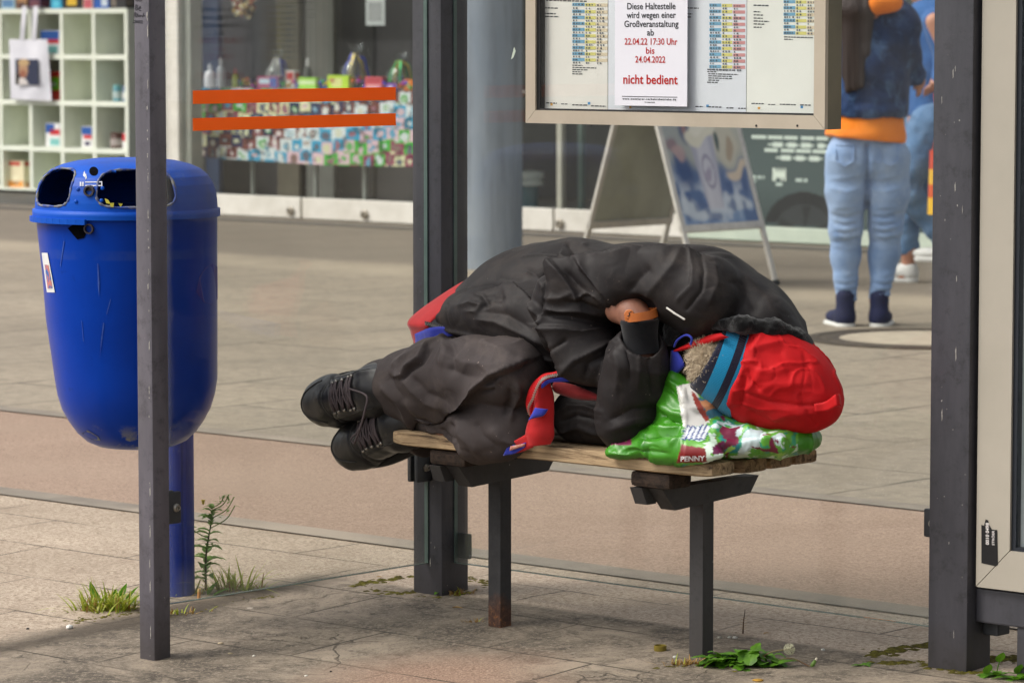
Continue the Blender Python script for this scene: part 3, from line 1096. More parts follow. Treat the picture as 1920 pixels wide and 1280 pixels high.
for xa, xb in ((41, 46), (63, 67)):
    m = MB()
    for j in range(8):
        t0, t1 = j / 8, (j + 1) / 8
        q = []
        for tt in (t0, t1):
            x = xa + (xb - xa) * tt
            y = 76 - 64 * tt
            q.append((onb(x - 4.2, y, tb - 0.006 - 0.02 * math.sin(math.pi * tt)), onb(x + 4.2, y, tb - 0.006 - 0.02 * math.sin(math.pi * tt))))
        m.face([q[0][0], q[0][1], q[1][1], q[1][0]])
        m.face([q[1][0] + W * .002, q[1][1] + W * .002, q[0][1] + W * .002, q[0][0] + W * .002])
    z9 = rows[4] + t + 0.002
    l9, r9 = q[1]
    m.face([l9, r9, r9 + W * 0.16 + ZV * (z9 - r9.z), l9 + W * 0.16 + ZV * (z9 - l9.z)])
    m.build('strap', tote_m, tote)
def portrait(u, v):
    c = np.tile(np.array(lin((62, 66, 84))), (len(u), 1))
    c[(np.hypot((u - .34) / .2, (v - .58) / .34) < 1)] = lin((176, 140, 112))
    c[(np.hypot((u - .33) / .14, (v - .42) / .16) < 1)] = lin((150, 100, 82))
    c[(np.hypot((u - .3) / .26, (v + .05) / .32) < 1)] = lin((206, 200, 196))
    c[(np.hypot((u - .05) / .12, (v - .2) / .3) < 1)] = lin((58, 52, 44))
    c[(np.hypot((u - .37) / .24, (v - .86) / .14) < 1)] = lin((188, 160, 120))
    return c
po = tb - 0.034
painted('printed_picture', onb(29, 159, po), U, ZV, (onb(72, 159, po) - onb(29, 159, po)).length, onb(30, 111, po).z - onb(30, 159, po).z, 26, 30, portrait, print_mat('tote_print', 0.9, 0.1), tote)

# -- table with gift wrap cloth inside the first window
TB = FB + 0.30
tz_top = onb(560, 167, TB).z
a0, a1 = fa(372, TB), fa(930, TB)
tab = thing('display_table', 'long table on thin pale legs standing inside the shop window', 'table', AB((a0 + a1) / 2, TB + .3, GZ + .006))
m = MB(); m.abbox(a0, a1, TB + 0.01, TB + 0.6, tz_top - 0.035, tz_top - 0.012)
m.build('table_top', mat('table_wood', (150, 140, 120), None, 4, 0.6), tab)
legm = mat('table_leg_metal', (170, 170, 164), (150, 150, 146), 6, 0.4, 0.3)
for p in (380, 474, 592, 684, 790, 900):
    a = fa(p, TB + .1, 330)
    m = MB(); m.abbox(a - .014, a + .014, TB + .09, TB + .118, GZ + .006, tz_top - .035)
    m.build('leg', legm, tab)
pal = [lin(c) for c in ((40, 44, 84), (58, 160, 200), (150, 60, 92), (120, 62, 52), (224, 186, 196), (226, 222, 176), (222, 226, 228), (70, 176, 60))]
def wrap(u, v):
    n = len(u)
    uu_ = u * 25 + .35 * np.sin(np.floor(v * 6) * 2.3 + u * 9) ; vv_ = v * 6 + .18 * np.sin(np.floor(u * 25) * 1.9)
    cx, cy = np.floor(uu_), np.floor(vv_)
    fx, fy = uu_ - cx, vv_ - cy
    nb = vnoise(np.stack([u * 60, v * 16, 0 * u], 1), 1.0, 9)
    k = ((cx * 3 + cy * 5 + np.floor(cx / 3) * 2) % 8).astype(int)
    k2 = ((cx * 5 + cy * 3 + 3) % 8).astype(int)
    P = np.array(pal)
    c = P[k]
    d = np.hypot((fx - .5) / (.26 + .1 * np.sin(cx * 3.1)), (fy - .45) / (.3 + .12 * np.sin(cx + cy * 2))) + nb * .35
    c = np.where((d < 1)[:, None], P[k2] * 0.75 + 0.1, c)
    c = np.where(((d < .45) & (k % 3 == 0))[:, None], np.array(lin((228, 224, 214))), c)
    c = np.where(((nb > .45) & (d > .8))[:, None], c * .45, c)
    return c
cz0 = onb(400, 299, TB).z
cloth = painted('gift_wrap_cloth', AB(a0, TB - 0.006, cz0), U, ZV, a1 - a0, tz_top - cz0, 216, 56, wrap, print_mat('gift_wrap_print', 0.6, 0.3))
cv_ = np.zeros(len(cloth.data.vertices) * 3, dtype=np.float32); cloth.data.vertices.foreach_get('co', cv_); cv_ = cv_.reshape(-1, 3)
hh = (tz_top - cv_[:, 2]) / (tz_top - cz0)
along = (cv_ - np.array(FL)) @ np.array(U)
cv_ += np.array(W)[None, :] * (0.012 * hh * np.sin(along * 7) - 0.01 * hh)[:, None]
cv_[:, 2] += 0.012 * hh * np.sin(along * 2.1)
cloth.data.vertices.foreach_set('co', cv_.ravel())
tag(cloth, 'colourful patchwork gift wrap paper covering the front of the window table', 'table cover')
m = MB(); m.col = lin((226, 222, 214)); m.abbox(a0, a1, TB - 0.004, TB + .6, tz_top - .011, tz_top - .004)
mo = m.build('top_sheet', mat('wrap_white', (214, 210, 204), None, 8, .6), cloth)

gw = 'gifts on the window table'
tb2 = TB + 0.08
def tcarton(label, p0, p1, hpx, bands, bb=tb2):
    py1 = on_row((p0 + p1) / 2, tz_top - 0.003, bb)
    return carton('gift_box', label, 'gift box', p0, p1, py1 - hpx, py1, bb, .05, bands, gw)
tcarton('pink and blue gift box on the window table', 482, 521, 23, [(0, 0, 0, 0, (166, 70, 110)), (.4, .8, .1, .6, (190, 210, 224)), (.1, .9, .62, .95, (60, 90, 160))])
tcarton('lime green gift box with a white band on the table', 559, 592, 22, [(0, 0, 0, 0, (160, 214, 70)), (.4, .75, .05, .95, (214, 230, 180))])
tcarton('yellow green gift box with floral print on the table', 614, 653, 27, [(0, 0, 0, 0, (190, 222, 60)), (.2, .8, .2, .7, (224, 220, 150)), (.5, .8, .1, .35, (214, 150, 110))])
tcarton('red and pink gift box on the window table', 684, 716, 25, [(0, 0, 0, 0, (206, 84, 96)), (.1, .4, .1, .9, (224, 160, 164)), (.65, .85, .1, .9, (180, 50, 66))])
tcarton('dark purple gift box between the bottles on the table', 452, 474, 17, [(0, 0, 0, 0, (70, 44, 90)), (.3, .7, .2, .8, (190, 150, 60))], tb2 + .06)
tcarton('tall white and red gift carton behind the lime box', 536, 552, 34, [(0, 0, 0, 0, (222, 218, 212)), (.5, .9, .1, .9, (190, 40, 44))], tb2 + .1)
tcarton('small blue gift box left of the yellow green one', 598, 611, 18, [(0, 0, 0, 0, (52, 90, 170)), (.4, .6, 0, 1, (220, 200, 120))], tb2 + .04)
tcarton('flat violet gift box right of the red one', 722, 742, 14, [(0, 0, 0, 0, (120, 70, 160)), (.2, .6, .3, .7, (220, 210, 220))], tb2 + .02)
tcarton('orange gift box at the right end of the window table', 757, 775, 20, [(0, 0, 0, 0, (226, 120, 40)), (.3, .8, .2, .6, (240, 220, 150))], tb2 + .05)
def tbottle(label, px, hpx, rpx, body, cap):
    b = tb2
    py1 = on_row(px, tz_top - 0.003, b)
    c = onb(px, py1, b); h = hpx / 6720 * c.y; r = rpx / 6720 * c.y; c = c + W * r
    o = thing('spray_bottle', label, 'bottle', c, gw)
    m = MB(); m.lathe(c, [(r * .9, 0), (r, h * .06), (r, h * .5), (r * .8, h * .66), (r * .3, h * .74)], 16)
    m.build('bottle_body', mat('btl' + label[:10], body, None, 9, .35), o, smooth=True)
    m = MB(); m.lathe(c, [(r * .36, h * .735), (r * .36, h * .9), (r * .2, h)], 12)
    m.build('cap', mat('cap' + label[:10], cap, None, 9, .35), o)
tbottle('squat white bottle at the left end of the window table', 386, 44, 11, (216, 218, 226), (200, 204, 214))
tbottle('slender white pump bottle on the window table', 409, 56, 7, (206, 210, 218), (226, 226, 230))
tbottle('small yellow green bottle with a red cap on the window table', 437, 36, 6, (180, 190, 90), (190, 60, 60))
tbottle('dark bottle with a white cap on the window table', 571, 58, 8, (70, 72, 70), (220, 216, 214))
cello = glass_mat('cellophane', (0.86, 0.88, 0.9), 1.6, 0.06)
for label, px, hpx, rpx, rib in [('clear gift bag tied with silver and blue ribbon', 522, 78, 26, [(60, 76, 190), (200, 196, 190)]), ('clear gift bag tied with blue and gold ribbon', 668, 92, 32, [(48, 76, 214), (206, 180, 90)]), ('clear gift bag with green and gold tinsel by the post', 752, 76, 30, [(70, 200, 110), (214, 176, 80)])]:
    b = tb2 + .14
    py1 = on_row(px, tz_top - 0.003, b)
    c = onb(px, py1, b); h = hpx / 6720 * c.y; r = rpx / 6720 * c.y
    o = thing('gift_bag', label, 'gift bag', c, gw)
    m = MB(); m.lathe(c, [(r * .8, .001), (r, h * .2), (r * .9, h * .45), (r * .16, h * .66), (r * .5, h * .92)], 14, capt=False)
    m.build('wrapping', cello, o, smooth=True)
    for ci in rib:
        m = MB(); rr = random.Random(px)
        for s in range(9):
            th = rr.uniform(0, 6.28) + ci[0]
            pts = [c + ZV * h * .66 + (U * math.cos(th) + W * math.sin(th)) * r * .8 * q + ZV * h * (.32 * q - .75 * q * q + .04 * math.sin(12 * q + th)) for q in np.linspace(0.05, 1, 9)]
            m.tube(pts, 0.006, 5)
        m.build('ribbon', mat('ribbon_%d_%d_%d' % ci, ci, None, 20, .25, .3), o)
    m = MB(); rr = random.Random(px + 1)
    for s in range(7):
        q = c + U * rr.uniform(-.7, .7) * r + W * rr.uniform(-.4, .4) * r + ZV * (.02 + rr.uniform(0, .25) * h)
        m.lathe(q, [(.001, -.02), (.02, -.01), (.022, .006), (.001, .02)], 8, col=lin(rr.choice([(190, 60, 60), (90, 60, 150), (210, 180, 80), (230, 228, 220), (60, 140, 90)])), capb=False, capt=False)
    m.build('sweet', goods_m, o, colors=True)
# garland of tiny baubles
gar = thing('bauble_garland', 'string of small coloured baubles lying along the window table', 'garland', onb(600, 163, tb2 + .03))
rr = random.Random(5)
py = on_row(560, tz_top, tb2 + .03)
pts = []
for i in range(46):
    a = fa(430, tb2 + .03) + (fa(790, tb2 + .03) - fa(430, tb2 + .03)) * i / 45
    pts.append(AB(a, tb2 + .03 + .02 * math.sin(i), tz_top + .03 + .02 * math.sin(i * 1.7) + .02 * rr.random()))
m = MB(); m.tube(pts, .004, 5); m.build('string', mat('garland_string', (40, 70, 40), None, 9, .7), gar)
for i in range(1, 46):
    m = MB(); q = pts[i]
    m.lathe(q, [(.001, -.016), (.014, -.008), (.014, .008), (.001, .016)], 8, capb=False, capt=False)
    ci = [(214, 110, 40), (190, 60, 170), (90, 70, 210), (70, 180, 90), (214, 170, 60)][i % 5]
    m.build('bauble', mat('bauble_%d' % (i % 5), ci, None, 9, .2, .4), gar, smooth=True)
# wreath hanging in the window
wc = onb(456, 2, FB + .12)
wr = thing('christmas_wreath', 'gold and white wreath hanging in the shop window', 'wreath', wc)
m = MB(); rr = random.Random(3)
for i in range(190):
    th = rr.uniform(0, 6.283); ra = rr.gauss(.085, .022)
    q = wc + (U * math.cos(th) + ZV * math.sin(th)) * ra + W * rr.uniform(-.03, .03)
    d = Vector((rr.uniform(-1, 1), rr.uniform(-1, 1), rr.uniform(-1, 1))).normalized()
    e = d.orthogonal().normalized()
    s = rr.uniform(.014, .028)
    m.face([q - d * s, q + e * s * .5, q + d * s, q - e * s * .5], lin(rr.choice([(226, 214, 170), (232, 228, 214), (190, 160, 96), (150, 120, 70), (176, 60, 50)])))
m.build('leaf_ring', goods_m, wr, colors=True)
m = MB(); m.tube([wc + ZV * .08, wc + ZV * .9 + W * .02, wc + ZV * 1.35 + W * .05], .003, 5); m.build('hanging_thread', mat('thread', (120, 110, 90), None, 9, .6), wr)
# small framed sign stuck inside the glass (its code is left blank)
m = MB(); sc0 = onb(704, 22, FB + .008)
m.box(sc0, U * .092, W * .003, ZV * .098); m.m = 1
m.box(sc0 - W * .0045, U * .062, W * .001, ZV * .066)
tag(m.build('window_sign', [mat('sign_white', (226, 228, 228), None, 9, .5), mat('sign_grey', (150, 152, 152), (136, 138, 138), 30, .5)]), 'small white framed sign stuck on the upper shop window', 'sign')

# things in the dark window behind the sandwich board
for lab, px, c, wpx, bb in [('pale vertical pole left of the sandwich board in the shop window', 1048, (200, 192, 178), 4.5, .5), ('greenish vertical pole partly behind the sandwich board', 1087, (124, 140, 132), 4, 1.0)]:
    b = FB + bb
    a = fa(px, b); hw = wpx / 6720 * 24.8 / .743
    m = MB(); m.abbox(a - hw, a + hw, b, b + 2 * hw, GZ + .006, 2.75, bev=.004)
    tag(m.build('interior_pole', mat('pole_%d' % px, c, None, 3, .5)), lab, 'pole')
bb = FB + .75
pc = AB(fa(993, bb, 350), bb, GZ + .006)
bo = thing('banded_bollard', 'teal post with two white bands in the shop window beside the round column', 'bollard', pc)  # a bollard; the seat part is its white-banded head
hb = onb(993, 322, bb).z - pc.z
m = MB(); m.lathe(pc, [(.15, 0), (.15, .02), (.06, .035), (.06, hb * .72)], 20); m.build('pedestal', mat('teal_paint', (60, 100, 110), None, 5, .5), bo)
m = MB(); m.lathe(pc, [(.06, hb * .72), (.1, hb * .73), (.1, hb * .8), (.085, hb * .82), (.085, hb * .86), (.1, hb * .88), (.1, hb), (.001, hb + .01)], 24); m.build('seat', mat('pale_band', (200, 204, 198), None, 9, .5), bo)

# -- round concrete column under the upper storey
pc = ong(918, 506)
cr = 0.187
pc = pc + Vector((0, cr, 0))
colm = NT('column_concrete')
c0 = colm.mix(colm.fac(colm.noise(1.6, 6, .65, vec=colm.scaled(1, 1, .35)), .35, .68), lin((120, 132, 146)), lin((146, 154, 162)))
c0 = colm.mix(colm.math('MULTIPLY', colm.fac(colm.noise(2.0, 5, .7, vec=colm.scaled(6, 6, .6)), .48, .7), .6), c0, lin((92, 98, 106)))
colm.color(c0); colm.set(.75); colm.bump(colm.noise(40, 5), .2, .003)
m = MB(); m.lathe(pc, [(cr, 0), (cr, 4.2)], 48)
col_o = m.build('round_column', colm.m, origin=pc)
autosmooth(col_o)
tag(col_o, 'round blue grey concrete column between the shop and the bus shelter', 'column')
# ================================================================== SANDWICH BOARD
alu = mat('brushed_aluminium', (214, 210, 202), (190, 186, 178), 14, 0.42, 0.35)
fpt = toab(ong(1455, 536))
SA, SB1 = fpt[0], fpt[1]
SB0 = SB1 - 0.66
HALF, TOPZ = 0.42, 1.33
sg = ground_z(3)
sw = thing('sandwich_board', 'aluminium sandwich board with a milkshake poster standing on the pavement', 'sandwich board', AB(SA - HALF, (SB0 + SB1) / 2, sg))
def slope(side, t):   # t 0 at the foot, 1 at the hinge
    return SA - HALF + side * HALF * (1 - t), sg + (TOPZ - sg) * t
for side, nm in ((1, 'front_leg'), (-1, 'rear_leg')):
    for b in (SB0, SB1):
        a0, z0 = slope(side, 0.0); a1, z1 = slope(side, 1.0)
        p, q = AB(a0, b, z0 + .006), AB(a1, b, z1)
        d = (q - p)
        nrm = d.cross(W).normalized()
        m = MB(); m.box((p + q) / 2, d / 2, W * 0.017, nrm * 0.009, bev=0.003)
        lg = m.build(nm, alu, sw)
        m = MB(); m.box(p + ZV * .012, d.normalized() * .014, W * .019, nrm * .011)
        m.build('foot_cap', mat('rubber', (44, 46, 50), None, 9, .8), lg)
    t0, t1 = 0.245, 0.97
    a0, z0 = slope(side, t0); a1, z1 = slope(side, t1)
    p0, p1 = AB(a0, SB0 + .017, z0), AB(a0, SB1 - .017, z0)
    ey = AB(a1, SB0, z1) - AB(a0, SB0, z0)
    up = ey.normalized(); nrm = W.cross(up).normalized()
    for tz in (t0, t1):
        a_, z_ = slope(side, tz)
        c = AB(a_, (SB0 + SB1) / 2, z_)
        m = MB(); m.box(c, W * (0.33 + .017), up * 0.02, nrm * 0.012, bev=.003)
        m.build('rail', alu, sw)
    if side == 1:
        def shake(u, v):
            n = len(u)
            nz = vnoise(np.stack([u * 5, v * 6, 0 * u], 1), 1.0, 3); n2 = vnoise(np.stack([u * 14, v * 18, 0 * u], 1), 1.0, 6)
            U_, V_ = u + nz * .05, v + nz * .05
            c = np.array(lin((160, 164, 160)))[None, :].repeat(n, 0)
            def P(m_, col, k=1.0):
                m_ = (np.clip(m_, 0, 1) * k)[:, None]
                c[:] = c * (1 - m_) + np.array(lin(col)) * m_
            sm = lambda x, w: np.clip(.5 - x / w, 0, 1)
            blob = lambda cx, cy, rx, ry, w=.5: sm(np.hypot((U_ - cx) / rx, (V_ - cy) / ry) - 1, w)
            P(blob(.75, .72, .5, .3, 1.2), (196, 196, 180)); P(blob(.2, .8, .4, .3, 1.0), (150, 158, 158))
            P(sm(V_ - .26, .18), (120, 148, 186)); P(blob(.25, .24, .28, .14), (52, 88, 142), .85); P(blob(.80, .24, .22, .10), (60, 92, 146), .85); P(blob(.18, .34, .13, .10), (40, 70, 122), .9)
            P(blob(.1, .12, .16, .07) + blob(.72, .14, .3, .05) + blob(.4, .07, .2, .04), (196, 206, 216), .9)
            P(np.clip(n2 * 2 - .3, 0, 1) * sm(V_ - .3, .1), (40, 74, 130), .7); P(np.clip(-n2 * 2 - .4, 0, 1) * sm(V_ - .26, .1), (206, 214, 224), .7)
            P(blob(.1, .47, .07, .05), (132, 92, 104), .7); P(blob(.17, .43, .09, .04), (190, 160, 156), .8); P(blob(.30, .55, .07, .07), (70, 84, 122), .8); P(blob(.3, .55, .03, .03), (176, 130, 116), .7); P(blob(.26, .66, .04, .05), (80, 56, 70))
            P(blob(.76, .45, .22, .10), (204, 198, 176), .8); P(blob(.84, .43, .05, .04), (160, 132, 100), .7); P(blob(.66, .44, .03, .05), (66, 84, 78)); P(blob(.86, .30, .12, .03), (214, 196, 172)); P(blob(.6, .6, .08, .07), (190, 176, 150))
            cw = .10 + .07 * np.clip((v - .1) / .42, 0, 1)
            cup = sm(np.abs(u - .48) - cw, .02) * sm(v - .50, .02) * sm(.10 - v, .02)
            P(cup, (196, 196, 206)); P(cup * sm(np.abs(u - .43) - .03, .06), (206, 206, 214), .7); P(cup * sm(.06 - np.abs(u - .48) + .03, .05), (140, 142, 168), .5)
            P(blob(.48, .51, .19, .05, .2), (226, 222, 202)); P(blob(.50, .55, .12, .04, .4), (236, 232, 216))
            P(sm(np.abs(np.hypot((u - .49) / .085, (v - .3) / .1) - .85) - .12, .1) * cup, (140, 134, 158), .8); P(blob(.49, .3, .03, .04) * cup, (150, 140, 164), .8)
            return c
        painted('poster', p0 + nrm * .005, W, up, 0.626, ey.length, 70, 96, shake, print_mat('board_poster_print', .28, .6), sw)
        m = MB(); m.box((p0 + p1) / 2 + ey / 2, W * .313, ey / 2, nrm * .002)
        m.build('front_panel', mat('panel_back_plastic', (150, 152, 144), (132, 134, 124), 3, .5), sw)
    else:
        m = MB(); m.box((p0 + p1) / 2 + ey / 2, W * .313, ey / 2, nrm * .002)
        m.build('rear_panel', mat('panel_back_grey', (176, 178, 162), (146, 148, 134), 2.5, .45), sw)

# ================================================================== BUS SHELTER
def steel(name, c, c2, rough=0.5):
    N = NT(name)
    k = N.mix(N.fac(N.noise(3, 6, .7, vec=N.scaled(3, 3, .6)), .36, .68), lin(c), lin(c2))
    k = N.mix(N.math('MULTIPLY', N.fac(N.noise(26, 8, .8), .52, .66), .75), k, lin(tuple(v * .62 for v in c)))
    k = N.mix(N.fac(N.noise(60, 3, .6), .735, .76), k, lin((168, 164, 158)))
    N.color(k); N.set(rough, 0.0, .5)
    zz_ = N.n('ShaderNodeSeparateXYZ'); N.l(N.co(), zz_.inputs[0])
    gr = N.fac(N.math('ADD', zz_.outputs[2], N.math('MULTIPLY', N.noise(14, 6, .75), .16)), .20, .06)
    k = N.mix(N.math('MULTIPLY', gr, .55), k, lin((58, 52, 46)))
    N.color(k)
    N.bump(N.noise(70, 5, .7), .25, .0015)
    return N.m
post_m = steel('post_paint_anthracite', (72, 71, 77), (52, 52, 58))
post_l = steel('post_paint_grey', (104, 100, 108), (80, 77, 84))
gst = mat('bolt_steel', (176, 170, 160), (120, 116, 110), 40, .35, .8)
plate_m = mat('clamp_plate', (56, 58, 62), (44, 45, 48), 16, .5, bump=.2)

shelter = thing('bus_shelter', 'glass bus shelter on dark grey steel posts around the sleeping man', 'bus shelter', AB(.5, 0, ground_z(0)))
TOP = 2.40
GA, GB = -0.243, 0.427            # planes of the side and the back pane
def post(a, b, ha, hb, mtl, zb, top=TOP, bev=.006):
    m = MB(); m.abbox(a - ha, a + ha, b - hb, b + hb, zb, top, bev=bev)
    o = m.build('post', mtl, shelter)
    return autosmooth(o, 30)
P_L = (GA, -0.503)
P_M = (GA, GB)
lp = post(P_L[0], P_L[1], .025, .025, post_l, ground_z(P_L[1]) - .004)
mp = post(P_M[0], P_M[1], .0475, .0475, post_m, ground_z(.43) - .004)
rp = post(1.281, .415, .0505, .045, post_m, ground_z(.42) - .004)
for (a, b, ha, hb) in ((GA, -.503, .025, .025), (1.281, -.503, .025, .025)):
    pass
# hand lettering on the thin post
gm = MB(); gm.col = lin((34, 30, 40))
fb_ = P_L[1] - .025 - .0006
def stroke(pts, wpx=2.2):
    q = [onb(x, y, fb_) for x, y in pts]
    for i in range(len(q) - 1):
        d = (q[i + 1] - q[i]); n_ = d.cross(W).normalized() * (wpx / 2 / 850)
        gm.face([q[i] - n_, q[i + 1] - n_, q[i + 1] + n_, q[i] + n_])
sxg, syg = 90 / 1920, 60 / 1280
def G(pts): return [(235 + x * sxg, y * syg) for x, y in pts]
for s in [[(410, 210), (405, 400), (450, 410), (500, 370), (440, 310), (480, 270), (460, 210), (410, 215)], [(520, 350), (610, 330), (600, 270), (560, 290), (530, 380), (560, 430), (620, 430)],
          [(350, 700), (360, 530), (420, 520), (430, 580), (370, 620), (450, 700)], [(450, 690), (490, 560), (530, 690)], [(465, 640), (520, 640)], [(560, 690), (570, 610), (600, 620), (605, 690)], [(640, 620), (690, 690), (740, 530)], [(730, 640), (780, 640)],
          [(330, 820), (440, 850), (690, 850)], [(300, 930), (400, 895), (690, 930)], [(400, 20), (480, 50), (520, 10), (560, 50), (630, 40), (640, 0)]]:
    stroke(G(s), 1.9)
gm.build('pen_scrawl', mat('black_marker', (34, 30, 40), None, 9, .5), lp)

# flaked paint along the front edges
def chips(o, pxl, y0, y1, n, seed, b):
    rr = random.Random(seed); m = MB()
    for i in range(n):
        y = rr.uniform(y0, y1); w_ = rr.uniform(.4, 1.3); h_ = rr.choice((1.5, 2, 3, 3, 5, 12, 16)) * rr.uniform(.6, 1.3)
        x = pxl(y) + rr.gauss(0, .5)
        q = [onb(x - w_, y, b), onb(x - w_ * .5, y + h_, b), onb(x + w_, y + h_ * .7, b), onb(x + w_ * .6, y - h_ * .4, b)]
        m.face(q)
    m.build('paint_chips', mat('bare_primer', (172, 168, 162), (120, 116, 112), 200, .8), o)
chips(lp, lambda y: 275.5 + 7 * y / 1240, 0, 1230, 46, 3, P_L[1] - .0256)
chips(mp, lambda y: 800 + 20 * random.Random(int(y)).random(), 540, 1090, 14, 4, P_M[1] - .0482)
chips(rp, lambda y: 1760 + 55 * random.Random(int(y)).random(), 0, 1240, 20, 5, .415 - .0456)
# panes
sg_m = glass_mat('shelter_glass', (0.965, 0.972, 0.96), .9, 0.013, splash=[((0, 0, 1), .085, .10, .10)])
sg_s = glass_mat('shelter_side_glass', (0.965, 0.972, 0.96), .9, 0.010, splash=[((0, 0, 1), .085, .10, .10), (tuple(W), FL.dot(W) - .476, .035, .35)])
GBOT, GTOP = 0.085, 2.12
m = MB(); m.abbox(GA - .005, GA + .005, P_L[1] + .027, P_M[1] - .0485, GBOT, GTOP)
side = m.build('side_pane', sg_s, shelter)
m = MB(); m.abbox(P_M[0] + .0485, 1.281 - .052, GB - .005, GB + .005, GBOT, GTOP)
back = m.build('back_pane', sg_m, shelter)
edge_m = mat('glass_edge', (112, 126, 116), (96, 112, 104), 9, .25)
m = MB(); m.abbox(GA - .0052, GA + .0052, P_L[1] + .027, P_M[1] - .0485, GBOT - .0016, GBOT - .0001); m.build('polished_edge', edge_m, side)
edge_l = mat('glass_end_edge', (96, 116, 110), (74, 92, 88), 9, .3)
m = MB(); m.abbox(GA - .0054, GA + .0054, P_M[1] - .0515, P_M[1] - .0484, GBOT, GTOP); m.build('polished_edge', edge_l, side)
m = MB(); m.abbox(P_M[0] + .0484, P_M[0] + .0505, GB - .0054, GB + .0054, GBOT, GTOP); m.build('polished_edge', edge_l, back)
m = MB(); m.abbox(P_M[0] + .0485, 1.281 - .052, GB - .0052, GB + .0052, GBOT - .0016, GBOT - .0001); m.build('polished_edge', edge_m, back)
# orange warning bands stuck on the side pane
film_n = NT('orange_film')
ofc = film_n.mix(film_n.noise(6, 4), (1.0, .30, .018), (.94, .25, .014))
film_n.color(ofc); film_n.set(.4)
otr = film_n.n('ShaderNodeBsdfTranslucent'); film_n.l(ofc, otr.inputs[0])
omx = film_n.n('ShaderNodeMixShader'); omx.inputs[0].default_value = .55
film_n.l(film_n.b.outputs[0], omx.inputs[1]); film_n.l(otr.outputs[0], omx.inputs[2]); film_n.l(omx.outputs[0], film_n.out.inputs[0])
film_m = film_n.m
for (y0l, y1l, y0r, y1r) in ((168.5, 194, 165, 189), (221.5, 245, 213, 236)):
    q = [ona(362, y1l, GA + .0058), ona(742, y1r, GA + .0058), ona(742, y0r, GA + .0058), ona(362, y0l, GA + .0058)]
    zb, zt_ = (q[0].z + q[1].z) / 2, (q[2].z + q[3].z) / 2
    m = MB()
    b0_, b1_ = toab(q[0])[1], toab(q[1])[1]
    m.abbox(GA + .0052, GA + .0062, b0_, b1_, zb, zt_)
    m.build('warning_band', film_m, side)
# white chip on the back pane
m = MB(); q = [onb(x, y, GB - .006) for x, y in ((958, 112), (964, 88), (967, 96), (963, 108))]
m.face(q); m.build('glass_chip', mat('chip_white', (210, 222, 206), None, 9, .5), back)

def clamp(c, ex, nrm, w, h, bolt=0.0):
    m = MB(); m.box(Vector(c), ex * w, nrm * .006, ZV * h, bev=.005)
    o = autosmooth(m.build('glass_clamp', plate_m, shelter), 40)
    m = MB(); m.lathe(Vector(c) + nrm * .006 + ex * bolt, [(.0095, 0), (.0095, .003), (.006, .006), (.006, .009), (.0035, .009), (.0035, .004)], 14, axis=nrm)
    m.build('bolt', gst, o)
    return o
zc = ona(785, 876, GA).z
clamp(AB(GA + .0115, P_M[1] - .0475 - .026, zc), W, U, .026, .034, 0.004)
clamp(AB(GA - .0115, P_M[1] - .0475 - .026, zc), W, -U, .026, .034)
zc2 = ona(328, 949, GA).z
clamp(AB(GA + .0115, P_L[1] + .025 + .021, zc2), W, U, .021, .036, .004)
clamp(AB(GA - .0115, P_L[1] + .025 + .021, zc2), W, -U, .021, .036)
zc3 = onb(1735, 977, GB).z
clamp(AB(1.281 - .0505 - .021, GB - .0115, zc3), U, -W, .021, .031, .004)
clamp(AB(1.281 - .0505 - .021, GB + .0115, zc3), U, W, .021, .031)
clamp(AB(P_M[0] + .0475 + .02, GB + .0115, .125), U, W, .02, .031)
# roof
roof_m = glass_mat('roof_glass', (0.95, 0.96, 0.95), .8, .04)
m = MB(); m.abbox(-.36, 3.4, -.78, .40, TOP + .06, TOP + .085)
m.build('roof', roof_m, shelter)
for b in (-.503, .36):
    m = MB(); m.abbox(-.36, 3.4, b - .025, b + .025, TOP - .0, TOP + .058)
    m.build('roof_beam', post_m, shelter)
for a in (3.1,):
    for b in (-.503, .41):
        post(a, b, .04, .04, post_m, ground_z(b) - .004)

# ------------------------------------------------------------------ timetable case
tan_m = mat('case_frame_champagne', (198, 185, 166), (184, 171, 152), 5, .42, .15)
C0, C1, CF, CBK = 0.089, 0.953, 0.374, 0.421
CZ0, CZ1 = 1.145, 1.80
case = thing('timetable_case', 'champagne coloured glazed timetable case mounted on the back pane', 'display case', AB((C0 + C1) / 2, CBK, CZ0))
fw = .030
m = MB()
m.abbox(C0, C1, CF, CBK, CZ0, CZ0 + .006)
m.abbox(C0, C1, CF, CBK, CZ1 - .006, CZ1)
m.abbox(C0, C0 + .006, CF, CBK, CZ0 + .006, CZ1 - .006)
m.abbox(C1 - .006, C1, CF, CBK, CZ0 + .006, CZ1 - .006)
m.build('case_body', mat('case_side_olive', (128, 120, 98), (110, 104, 86), 6, .5), case)
m = MB(); m.abbox(C0 + .006, C1 - .006, CF + .0145, CF + .022, CZ0 + .006, CZ1 - .006); m.build('backing', mat('case_backing', (120, 124, 126), None, 4, .7), case)
